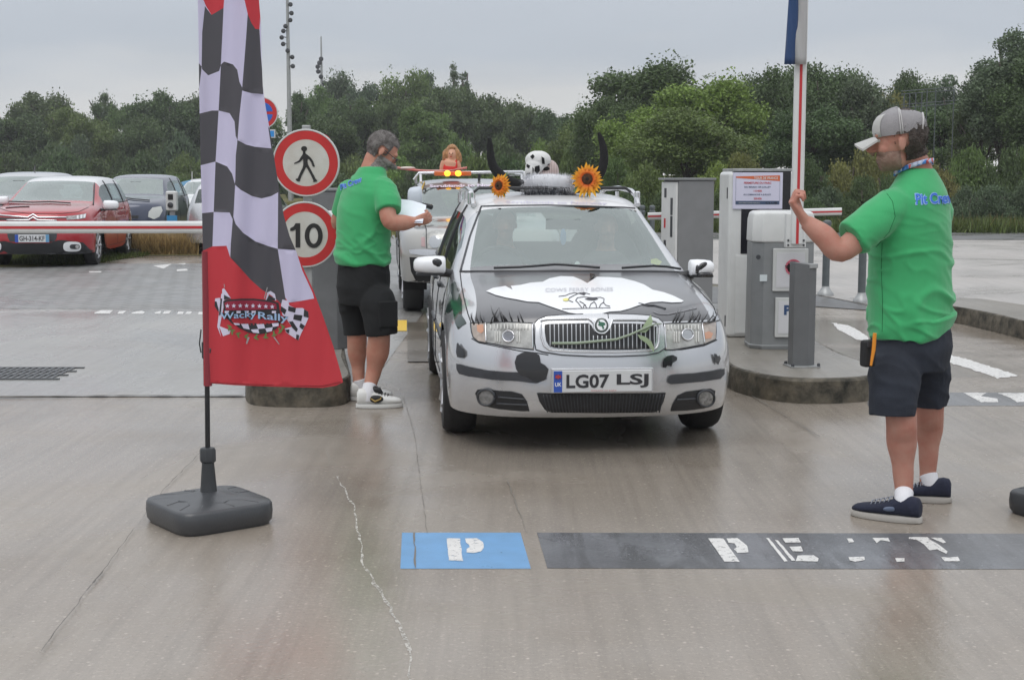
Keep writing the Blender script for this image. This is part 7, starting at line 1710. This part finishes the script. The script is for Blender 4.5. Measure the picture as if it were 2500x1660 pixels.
def sunflower(cx, cy, Yd, r, face, label, seed, droop=0):
    c = zpt(cx, cy, Yd); t = thing('sunflower', c, 0, label, 'flower'); rnd = random.Random(seed); f = Vector(face).normalized(); a = f.cross(Vector((0, 0, 1))).normalized(); b = a.cross(f)
    mat_ = petal_mat('petals', (.62, .10, .008), (.78, .42, .015), r)
    mb = MB()
    for lay, (n, rad, k0) in enumerate(((22, 1.0, .0), (20, .86, .012), (16, .72, .022))):
        for i in range(n):
            q = 2 * math.pi * (i + lay * .5) / n + rnd.uniform(-.06, .06); rr = r * rad * rnd.uniform(.85, 1.08) * (1.22 if droop and math.sin(q) < -.75 else 1); d = a * math.cos(q) + b * math.sin(q); s = -a * math.sin(q) + b * math.cos(q)
            w = r * .12; bend = rnd.uniform(-.2, .25) * r
            p = [d * r * .30 + f * k0 - s * w * .4, d * r * .30 + f * k0 + s * w * .4, d * rr * .65 + f * (k0 + .008) + s * w, d * rr + f * (k0 + bend * .5), d * rr * .65 + f * (k0 + .008) - s * w]
            mb.add(p, [(0, 1, 2, 4), (4, 2, 3)])
    link('petals', mb.mesh(False), mat_, t)
    M3 = Matrix((a, b, f)).transposed(); mb = MB(); mb.ellipsoid(f * .018, (r * .36, r * .36, .022), 18, 8, M=M3); link('centre', mb.mesh(True), pbr('seed_brown', (.09, .035, .012), .95, var=.7, vscale=120, bump=1, bscale=260), t)
    mb = MB(); mb.ellipsoid(f * .03, (r * .13, r * .13, .016), 12, 6, M=M3); link('centre_tuft', mb.mesh(True), pbr('seed_dark', (.02, .012, .008), .95), t)
    mb = MB()
    for k in range(3): q = rnd.uniform(0, 6.28); d = a * math.cos(q) * .9 + b * abs(math.sin(q)) * (-1 if k else 1); mb.add([d * r * .4 - f * .02, d * r * .9 + b * .01 - f * .02, d * r * 1.25 - f * .03, d * r * .8 - b * .03 - f * .02], [(0, 1, 2, 3)])
    mb.tube([-f * .01, -f * .05 - b * .05, -f * .06 - b * .13], .005, 6); link('leaves', mb.mesh(False), pbr('leaf_cloth', (.16, .26, .12), .7), t)
sunflower(980, 500, 9.64, .088, (-.55, -.83, .05), 'smaller orange sunflower turned sideways at the base of a horn', 1)
sunflower(1770, 440, 9.60, .110, (-.10, -.99, .05), 'larger orange and yellow sunflower with drooping lower petals', 2, 1)
mb = MB(); lf = [zpt(1640, 420, 9.56), zpt(1665, 380, 9.56), zpt(1690, 345, 9.55), zpt(1688, 430, 9.56), zpt(1675, 495, 9.57), zpt(1655, 490, 9.57)]
# fluffy roll
c = zpt(1420, 480, 9.72); t = thing('fluffy_roll', c, 0, 'white and grey fluffy roll lying across the car roof', 'fur roll')
core = MB(); PT = [zpt(1195, 475, 9.72) - c, zpt(1300, 462, 9.72) - c, zpt(1430, 460, 9.72) - c, zpt(1560, 468, 9.72) - c, zpt(1635, 485, 9.72) - c]; limb(core, PT, [.028, .046, .05, .046, .026], 12, 4); link('core', core.mesh(True), pbr('fur_white', (.62, .63, .66), .95), t)
core = MB(); PT2 = [p + Vector((0, .01, -.055)) for p in PT]; limb(core, PT2, [.025, .038, .04, .038, .025], 12, 4); link('lower_roll', core.mesh(True), pbr('fur_dark', (.05, .052, .062), .95), t)
rg = np.random.default_rng(5)
def hairs(n, P_, rad, ln, w, down=0):
    vv = []
    for _ in range(n):
        s = rg.random() * (len(P_) - 1.001); i = int(s); p = P_[i].lerp(P_[i + 1], s - i); q = rg.uniform(0, 2 * math.pi); d = Vector((rg.normal() * .5, math.cos(q), math.sin(q) - down)).normalized(); a = p + d * rad * .7; e = p + d * (rad + ln * rg.uniform(.4, 1.2)) + Vector((0, 0, -.01)); s2 = Vector((1, 0, .3)) * w
        vv.append((a - s2, a + s2, e))
    V_ = np.array([[tuple(x) for x in t3_] for t3_ in vv]).reshape(-1, 3); return tri_mesh_np(V_, np.arange(3 * n).reshape(-1, 3))
link('white_fur', hairs(3800, PT, .045, .035, .0012), pbr('fur_white', (.62, .63, .66), .95), t); link('dark_fur', hairs(1500, PT2, .04, .04, .0012, .4), pbr('fur_dark', (.05, .052, .062), .95), t); link('long_strand', hairs(160, PT2, .04, .10, .001, 1.2), pbr('fur_white', (.62, .63, .66), .95), t)
# cow toy
c = zpt(1330, 400, 10.0); t = thing('cow_toy', c, 0, 'plush black and white cow head toy with striped body on the roof', 'toy'); mb = MB(); Z = lambda X_, Y_, dy=0: zpt(X_, Y_, 10.0 + dy) - c
mb.ellipsoid(Z(1320, 265), (.092, .08, .066)); mb.ellipsoid(Z(1290, 320, -.03), (.066, .06, .055)); mb.ellipsoid(Z(1265, 370, -.05), (.052, .05, .055)); bd_ = remesh(mb, .006, 2)
link('head', bd_, pbr('plush_white', (.68, .68, .67), .95, bump=.4, bscale=150), t)
mb = MB(); mb.ellipsoid(Z(1415, 370, .06), (.075, .08, .085)); mb.ellipsoid(Z(1360, 420, .04), (.09, .08, .06))
ms = bpy.data.materials.new('striped_plush'); t_ = nt(ms); wv = t_.nodes.new('ShaderNodeTexWave'); wv.inputs['Scale'].default_value = 26; wv.inputs['Distortion'].default_value = 1; tcn = t_.nodes.new('ShaderNodeTexCoord'); t_.links.new(tcn.outputs['Object'], wv.inputs['Vector']); crn = t_.nodes.new('ShaderNodeValToRGB'); crn.color_ramp.elements[0].color = (.30, .22, .20, 1); crn.color_ramp.elements[1].color = (.62, .50, .48, 1); t_.links.new(wv.outputs[0], crn.inputs[0]); t_.links.new(crn.outputs[0], t_.nodes['Principled BSDF'].inputs[0])
link('striped_body', remesh(mb, .008, 2), ms, t)
cw = dict(root=t, Mi=Matrix.Translation(-c), M=Matrix.Translation(c), bvh=BVHTree.FromPolygons([v.co.copy() for v in bd_.vertices], [tuple(p.vertices) for p in bd_.polygons]), Y=10, far=10)
for pl in (((1250, 235), (1275, 215), (1290, 235), (1270, 260)), ((1290, 325), (1330, 315), (1335, 360), (1310, 395), (1285, 365)), ((1350, 235), (1375, 250), (1380, 300), (1355, 300)), ((1220, 300), (1250, 320), (1240, 345), (1218, 330)), ((1218, 385), (1250, 380), (1245, 415), (1220, 415)), ((1268, 330), (1280, 345), (1278, 400), (1270, 400))):
    patch(cw, 'black_patch', [z5c(*p) for p in pl], m_felt, .004, 3)
for dy in (0, .03):
    mb = MB(); mb.ellipsoid(Z(1385, 300, -.02 + dy), (.030, .02, .016)); link('ear', mb.mesh(True), m_felt, t); 
mb = MB(); mb.ellipsoid(Z(1405, 275, 0), (.018, .03, .03)); link('horn_stub', mb.mesh(True), m_felt, t); mb = MB(); mb.ellipsoid(Z(1395, 345, -.01), (.026, .02, .014)); link('collar', mb.mesh(True), m_felt, t)
# flower stem tucked in the grille
c = car['M'] @ hit(car, *z6(1380, 640))[0]; t = thing('flower_stem', c, 0, 'long pale green artificial flower stem stuck through the grille', 'flower stem')
def gpz(X_, Y_, off=.03): h, n = hit(car, *z6(X_, Y_)); return car['M'] @ (h + n * off) - c
mb = MB(); mb.tube([gpz(1025, 650), gpz(1200, 648), gpz(1350, 636), gpz(1480, 624, .035), (gpz(1580, 590, .04)), gpz(1660, 558, .05), gpz(1740, 530, .05), gpz(1800, 516, .03)], [.0075, .0075, .007, .0065, .006, .005, .004, .003], 8); link('stem', mb.mesh(True), pbr('stem_green', (.30, .36, .27), .6), t)
for nm, pl in (('leaf', ((1645, 560), (1675, 510), (1700, 470), (1728, 430), (1742, 480), (1722, 530), (1690, 560))), ('leaf', ((1630, 572), (1690, 590), (1730, 620), (1752, 670), (1748, 700), (1700, 640), (1650, 605)))):
    V_, F_ = triangulate2d([z6(*p) for p in pl], 5); hv = [car['M'] @ (hit(car, p.x, p.y)[0] + Vector((0, -.045, 0))) - c for p in V_]; link(nm, mesh_from(hv, [tuple(f) for f in F_], True), pbr('leaf_pale', (.26, .33, .20), .6), t)
# ------------------------------------------------------------------ second rally car: silver four by four
m_champ = silver('champagne_paint', (.40, .39, .37), .6, .3)
yk = [(-.1, -.1), (.82, .90), (1.08, 1.10), (1.85, 1.95), (3.28, 3.55), (4.22, 4.6), (5, 5.4)]; zk = [(0, 0), (.2, .36), (.65, .86), (.73, .90), (.93, 1.0), (1.38, 1.45), (2, 2.05)]
suv = make_car('off_road_car', (-.28, 14.85), R(5.5), dict(body=m_champ, hood=m_champ, roof=m_champ), 'silver off-road car with a flashing amber light bar and a red-dressed doll', yk, zk, 1.06, 15.2, wr=.37, ww=.23)
z8 = Zm(980, 400, 4.125); z5s = z5c
def Q8(*a): return [z8(*p) for p in a]
patch(suv, 'headlight', Q8((205, 740), (225, 690), (290, 672), (380, 672), (450, 690), (440, 760), (400, 840), (300, 858), (200, 838)), m_refl, .005, 5)
disc(suv, 'headlamp_lens', z8, 342, 790, 62, pbr('projector_glass', (.40, .42, .44), .08), .012); patch(suv, 'indicator', Q8((205, 745), (240, 740), (245, 840), (205, 832)), pbr('indicator_pink', (.45, .30, .30), .3, coat=1), .010, 4)
patch(suv, 'bumper_bar', Q8((90, 870), (200, 862), (330, 870), (420, 880), (420, 915), (250, 925), (100, 908)), m_silver, .02, 6)
patch(suv, 'lower_bumper', Q8((85, 940), (250, 950), (420, 960), (420, 1250), (230, 1250), (150, 1180), (100, 1080)), m_under, .006, 8)
surf_line(suv, 'bonnet_seam', [Q8((230, 590), (250, 660), (258, 850))], .006, m_seam, .002, 5)
text_on(suv, 'windshield_banner', 'Scrublands to Norway', (z8(285, 252), z8(1040, 240), z8(285, 215)), pbr('banner_print', (.68, .60, .72), .5), .006, .03)
patch(suv, 'pillar_stripe', Q8((150, 405), (175, 330), (200, 260), (235, 180), (240, 200), (205, 290), (180, 370), (165, 408)), pbr('yellow_vinyl', (.62, .40, .07), .5), .01, 5)
for sx in (-1, 1):
    X_ = sx * .60; W_ = suv['W']; mb = MB(); mb.tube([(X_, 2.0, 1.40), (X_, 2.1, 1.49), (X_, 3.9, 1.49), (X_, 4.0, 1.38)], [.017] * 4, 8); mb.build('roof_rail', m_silver, suv['root'], sharp=60)
mb = MB(); mb.tube([(-.68, 2.15, 1.43), (-.62, 2.15, 1.51), (.62, 2.15, 1.525), (.68, 2.15, 1.44)], [.016, .018, .018, .016], 8); mb.build('roof_bar', m_silver, suv['root'], sharp=60)
mb = MB(); mb.box((.66, 2.12, 1.47), (.08, .07, .13)); mb.build('bar_foot', m_white, suv['root'], bevel=.02)
lbp = suv['Mi'] @ at(*z8(515, 100), 16.95); mb = MB(); mb.box(lbp, (.44, .10, .055)); lb2 = mb.build('light_bar', pbr('amber_shell', (.60, .12, .01), .3, coat=1), suv['root'], bevel=.012)
for X_ in (463, 572):
    q = suv['Mi'] @ at(*z8(X_, 98), 16.88); mb = MB(); mb.ellipsoid(q, (.038, .03, .036)); link('amber_lamp', mb.mesh(True), pbr('amber_glow', (1, .55, .05), .3, emis=(1, .42, .03), estr=2), lb2)
_, p_ = mirror((z8(135, 330)), 15.95, .16, .22, pbr('pale_mirror', (.55, .6, .66), .4), None, suv, side=-1)
flank(suv)
mb = MB(); mb.tube([Vector((.10, 2.2, 1.42)), Vector((.10, 2.22, 1.52))], .018, 6); mb.build('aerial_base', m_black, suv['root'])
# surfboard, doll
c = at(*z8(310, 75), 17.2); t = thing('toy_surfboard', c, R(8), 'red and white toy surfboard lying on the off-road car roof rack', 'surfboard')
mb = MB(); rs = []
for k in range(13):
    q = k / 12; wd = .11 * math.sin(math.pi * min(.98, max(.02, q))) ** .6; zz_ = .04 * (2 * q - 1) ** 2 + (.05 if k == 12 else 0) * 0; rs.append([Vector((-.42 + .84 * q, math.cos(a) * wd, zz_ - .0 + math.sin(a) * .016)) for a in [2 * math.pi * j / 14 for j in range(14)]])
mb.rings(rs); link('board', mb.mesh(True), pbr('surf_red', (.50, .06, .045), .4, var=.4, vscale=6, col2=(.55, .30, .25)), t)
mb = MB(); mb.ellipsoid((-.30, 0, .035), (.10, .07, .02)); link('white_nose', mb.mesh(True), pbr('surf_white', (.6, .5, .45), .5), t)
Yd = 17.25; c = zpt(530, 345, Yd); t = thing('doll', c, 0, 'long-haired doll in a red swimsuit sitting on the car roof', 'doll'); Z = lambda X_, Y_, dy=0: zpt(X_, Y_, Yd + dy) - c
b = MB(); limb(b, [Z(522, 400), Z(522, 340), Z(524, 285), Z(530, 262)], [.10, .085, .085, .035]); limb(b, [Z(530, 270), Z(532, 235)], [.032, .03]); b.ellipsoid(Z(535, 215), (.058, .06, .082)); limb(b, [Z(462, 275), Z(445, 320), Z(440, 380)], [.032, .028, .024]); limb(b, [Z(585, 275), Z(598, 320), Z(600, 380)], [.032, .028, .024]); limb(b, [Z(480, 272), Z(524, 268), Z(575, 272)], [.035, .04, .035])
b.tube([Z(528, 222, -.055), Z(528, 205, -.075)], [.012, .016], 6); link('body', remesh(b, .008, 2), pbr('doll_skin', (.60, .33, .22), .5), t)
b = MB(); limb(b, [Z(524, 410), Z(522, 350), Z(524, 322)], [.106, .093, .090]); limb(b, [Z(478, 322, -.04), Z(478, 260, -.02)], [.02, .014]); limb(b, [Z(572, 322, -.04), Z(572, 262, -.02)], [.02, .014]); link('swimsuit', remesh(b, .008, 2), pbr('swimsuit_red', (.60, .02, .015), .5), t)
b = MB()
for X0, X1 in ((475, 470), (495, 480), (575, 592), (590, 605), (515, 500)): limb(b, [Z(535, 155, .02), Z(X0, 200, .0 if X0 != 515 else .06), Z(X1, 260, .0), Z(X1, 305, .01)], [.03, .030, .026, .012])
b.ellipsoid(Z(537, 185, .03), (.072, .06, .085)); b.ellipsoid(Z(537, 150, .0), (.045, .05, .03)); link('hair', remesh(b, .007, 1, lambda p, n: .012 * noise.noise(Vector((p.x * 60, p.y * 60, p.z * 12)))), pbr('doll_hair', (.42, .22, .10), .6, var=.5, vscale=25), t)
for s in (-1, 1): b = MB(); b.ellipsoid(Z(528 + s * 14, 205, -.062), (.007, .006, .006)); link('eye', b.mesh(True), m_sblk, t)
b = MB(); b.ellipsoid(Z(528, 236, -.05), (.016, .008, .006)); link('mouth', b.mesh(True), m_rs, t)
# ------------------------------------------------------------------ parked cars
m_red = silver('red_paint', (.36, .006, .014), .2, .32); m_navyp = silver('navy_paint', (.035, .045, .085), .3, .3); m_greyp = silver('grey_paint', (.16, .17, .19), .4, .3); m_wroof = pbr('white_paint', (.66, .67, .68), .35, coat=.6)
yk2 = [(-.1, -.1), (.82, .82), (1.08, 1.12), (1.85, 1.85), (3.28, 3.36), (4.22, 4.0), (5, 4.7)]; zk2 = [(0, 0), (.2, .22), (.65, .72), (.73, .86), (.93, 1.03), (1.38, 1.47), (2, 2.1)]
m_pglass = glass_mat('parked_glass', (.45, .52, .5), fac=.28)
red = make_car('parked_car', (-7.66, 22.8), R(4.0), dict(body=m_red, hood=m_red, roof=m_wroof), 'red hatchback with a white roof and white mirrors parked on grass', yk2, zk2, 1.045, 23.2, wr=.32, ww=.20, group=None, glass=m_pglass)
za_ = Zm(0, 380, 5.225)
def Qa(*a): return [za_(*p) for p in a]
patch(red, 'headlight', Qa((845, 775), (960, 765), (1100, 742), (1085, 800), (1000, 815), (850, 822)), pbr('daylight_lens', (.40, .38, .38), .2, metal=.4, coat=1, var=.5, vscale=30), .006, 5)
multi_patch(red, 'light_bar', [Qa((975, 770), (1000, 766), (1000, 808), (975, 810)), Qa((1020, 762), (1050, 758), (1045, 802), (1020, 805)), Qa((1060, 756), (1092, 748), (1082, 796), (1058, 800))], m_white, .010, 4)
surf_line(red, 'chevron', [Qa((-60, 740), (20, 765), (360, 790), (425, 752), (480, 790), (845, 790)), Qa((90, 825), (370, 825), (425, 788), (480, 825), (725, 832))], .014, m_chrome, .010, 5)
patch(red, 'grille', Qa((-40, 790), (350, 805), (380, 830), (-20, 822)), m_black, .005, 6)
patch(red, 'lower_grille', Qa((60, 1090), (190, 1120), (620, 1120), (740, 1080), (810, 1080), (1060, 1110), (1150, 1200), (1240, 1230), (1230, 1290), (900, 1300), (500, 1310), (100, 1300), (-100, 1280), (-60, 1100)), m_black, .006, 8)
patch(red, 'plate_surround', Qa((90, 960), (180, 940), (640, 940), (730, 980), (720, 1060), (690, 1100), (130, 1100), (100, 1040)), m_trim, .006, 7)
for cx in (918, -90):
    r_ = patch(red, 'fog_light_ring', [za_(cx + 112 * math.copysign(abs(math.cos(a)) ** .6, math.cos(a)), 1160 + 62 * math.copysign(abs(math.sin(a)) ** .7, math.sin(a))) for a in [2 * math.pi * k / 28 for k in range(28)]], m_white, .012, 5)
    patch(red, 'fog_light', [za_(cx + 32 + 62 * math.copysign(abs(math.cos(a)) ** .6, math.cos(a)), 1160 + 30 * math.copysign(abs(math.sin(a)) ** .7, math.sin(a))) for a in [2 * math.pi * k / 20 for k in range(20)]], m_trim, .016, 5, parent=r_)
    disc(red, 'fog_lens', za_, cx + 62, 1160, 24, m_chrome, .02, r_)
def fr_plate(c, z_, x0, y0, x1, y1, yref, s1):
    global xa, xb, za, zb_, H_, Wd
    o, (xa, xb, za, zb_) = plate(c, 'number_plate', z_, x0, y0, x1, y1, yref, m_pw); H_, Wd = zb_ - za, xb - xa
    mb = MB()
    for fx in (.05, .95): mb2 = MB(); mb2.box((xa + Wd * fx, yref - .001, (za + zb_) / 2), (Wd * .10, .003, H_ * .98)); mb2.build('blue_band', m_pb if fx < .5 else pbr('pale_blue_band', (.12, .30, .50), .5), o)
    m_ = MB(); text_plane(m_, s1, Vector((xa + Wd * .13, yref - .002, za + H_ * .18)), Vector((1, 0, 0)), Vector((0, 0, 1)), Wd * .74, H_ * .64, .02); link('registration', mesh_from(m_.v, m_.f, False), m_pt, o)
fr_plate(red, za_, 190, 1008, 626, 1108, -.075, 'GH-314-KF')
mirror(za_(1420, 632), 23.9, .24, .16, m_white, None, red, side=1); mirror(za_(20, 575), 23.9, .22, .15, m_white, None, red, side=-1)
flank(red, m_red, False)
surf_line(red, 'bonnet_seam', [Qa((-20, 670), (100, 710), (400, 745), (700, 750), (1000, 720), (1130, 660))], .006, m_seam, .0, 6)
surf_line(red, 'wiper', [Qa((120, 600), (420, 612), (640, 605), (900, 622))], .012, m_black, .02, 6)
surf_line(red, 'windshield_seal', [Qa((1205, 355), (1190, 632)), Qa((345, 330), (60, 600))], .012, m_black, .004, 6)
yk3 = [(-.1, -.1), (.82, .78), (1.08, 1.0), (1.85, 1.62), (3.28, 3.22), (4.22, 3.8), (5, 4.5)]; zk3 = [(0, 0), (.2, .22), (.65, .72), (.73, .84), (.93, 1.04), (1.38, 1.50), (2, 2.1)]
blu = make_car('parked_car', (-8.22, 30.1), R(3), dict(body=m_navyp, hood=m_navyp, roof=m_navyp), 'small dark blue hatchback parked behind the red car', yk3, zk3, 1.02, 30.5, wr=.31, ww=.19, glass=m_pglass)
patch(blu, 'headlight', [zg(*p) for p in ((1205, 500), (1210, 460), (1240, 425), (1310, 415), (1322, 450), (1295, 500), (1250, 520))], pbr('clear_lamp', (.55, .56, .54), .2, coat=1, metal=.2), .01, 4)
patch(blu, 'headlight', [zg(*p) for p in ((800, 500), (800, 460), (830, 430), (870, 440), (880, 490), (850, 515))], pbr('clear_lamp', (.55, .56, .54), .2), .01, 4)
patch(blu, 'grille', [zg(*p) for p in ((1000, 490), (1130, 488), (1125, 512), (1000, 512))], m_black, .01, 4); flank(blu, None, False); mirror(zg(1335, 380), 31.2, .2, .14, m_navyp, None, blu, side=1)
surf_line(blu, 'wiper', [[zg(*p) for p in ((1010, 350), (1090, 362), (1220, 372))]], .014, m_black, .02, 6)
gry = make_car('parked_car', (-9.55, 26.4), R(4), dict(body=m_greyp, hood=m_greyp, roof=silver('lightgrey_paint', (.42, .43, .45), .4, .3)), 'grey car at the left edge with a black roof aerial', yk2, [(0, 0), (.2, .22), (.65, .72), (.73, .88), (.93, 1.06), (1.38, 1.55), (2, 2.2)], 1.08, 26.8, wr=.33, ww=.2, glass=m_pglass)
mb = MB(); mb.tube([(.05, 2.6, 1.5), (.05, 2.7, 1.68)], [.02, .01], 6); mb.build('aerial', m_black, gry['root'])
slv = make_car('parked_car', (-5.45, 30.6), R(182), dict(body=m_silver, hood=m_silver, roof=m_silver), 'silver saloon seen from behind beside the charging post', YID, [(0, 0), (1.38, 1.40), (2, 2)], 1.0, 27, glass=m_pglass)
patch(slv, 'tail_light', [zg(*p) for p in ((1470, 380), (1500, 378), (1525, 420), (1480, 418))], pbr('tail_red', (.35, .06, .06), .3, coat=1), .01, 3)
wht = make_car('parked_car', (-8.3, 37.5), R(3), dict(body=m_wroof, hood=m_wroof, roof=m_wroof), 'distant white car with a light blue cloth on its roof', YID, ZID, 1.0, 38, glass=m_pglass)
c = at(*zg(1525, 235), 39.5); t = thing('blue_cloth', c, 0, 'light blue cloth flag fluttering above the distant white car', 'flag')
mb = MB(); mb.tube([(.12, 0, -.5), (.14, 0, .35)], .012, 5); mb.build('stick', m_wp, t); mb = MB(); V_ = [(-.35 + .45 * i / 6, .05 * math.sin(i), -.28 + .30 * j / 3 + .10 * i / 6) for i in range(7) for j in range(4)]; mb.add(V_, [(i * 4 + j, i * 4 + j + 1, i * 4 + j + 5, i * 4 + j + 4) for i in range(6) for j in range(3)]); link('cloth', mb.mesh(True), cloth('cloth_blue', (.25, .5, .75)), t)

# ------------------------------------------------------------------ damp air
mb = MB(); mb.box((0, 75, 12.5), (420, 170, 27)); hz = link('haze', mb.mesh(), bpy.data.materials.new('damp_air')); tag(hz, kind='stuff')
hz.location = (0, 0, 0); hm_ = hz.data.materials[0]; t_ = nt(hm_); t_.nodes.remove(t_.nodes['Principled BSDF']); pv = t_.nodes.new('ShaderNodeVolumePrincipled'); pv.inputs['Color'].default_value = (.93, .95, 1, 1); pv.inputs['Density'].default_value = .0007
pv.inputs['Anisotropy'].default_value = .2
t_.links.new(pv.outputs[0], t_.nodes['Material Output'].inputs['Volume'])
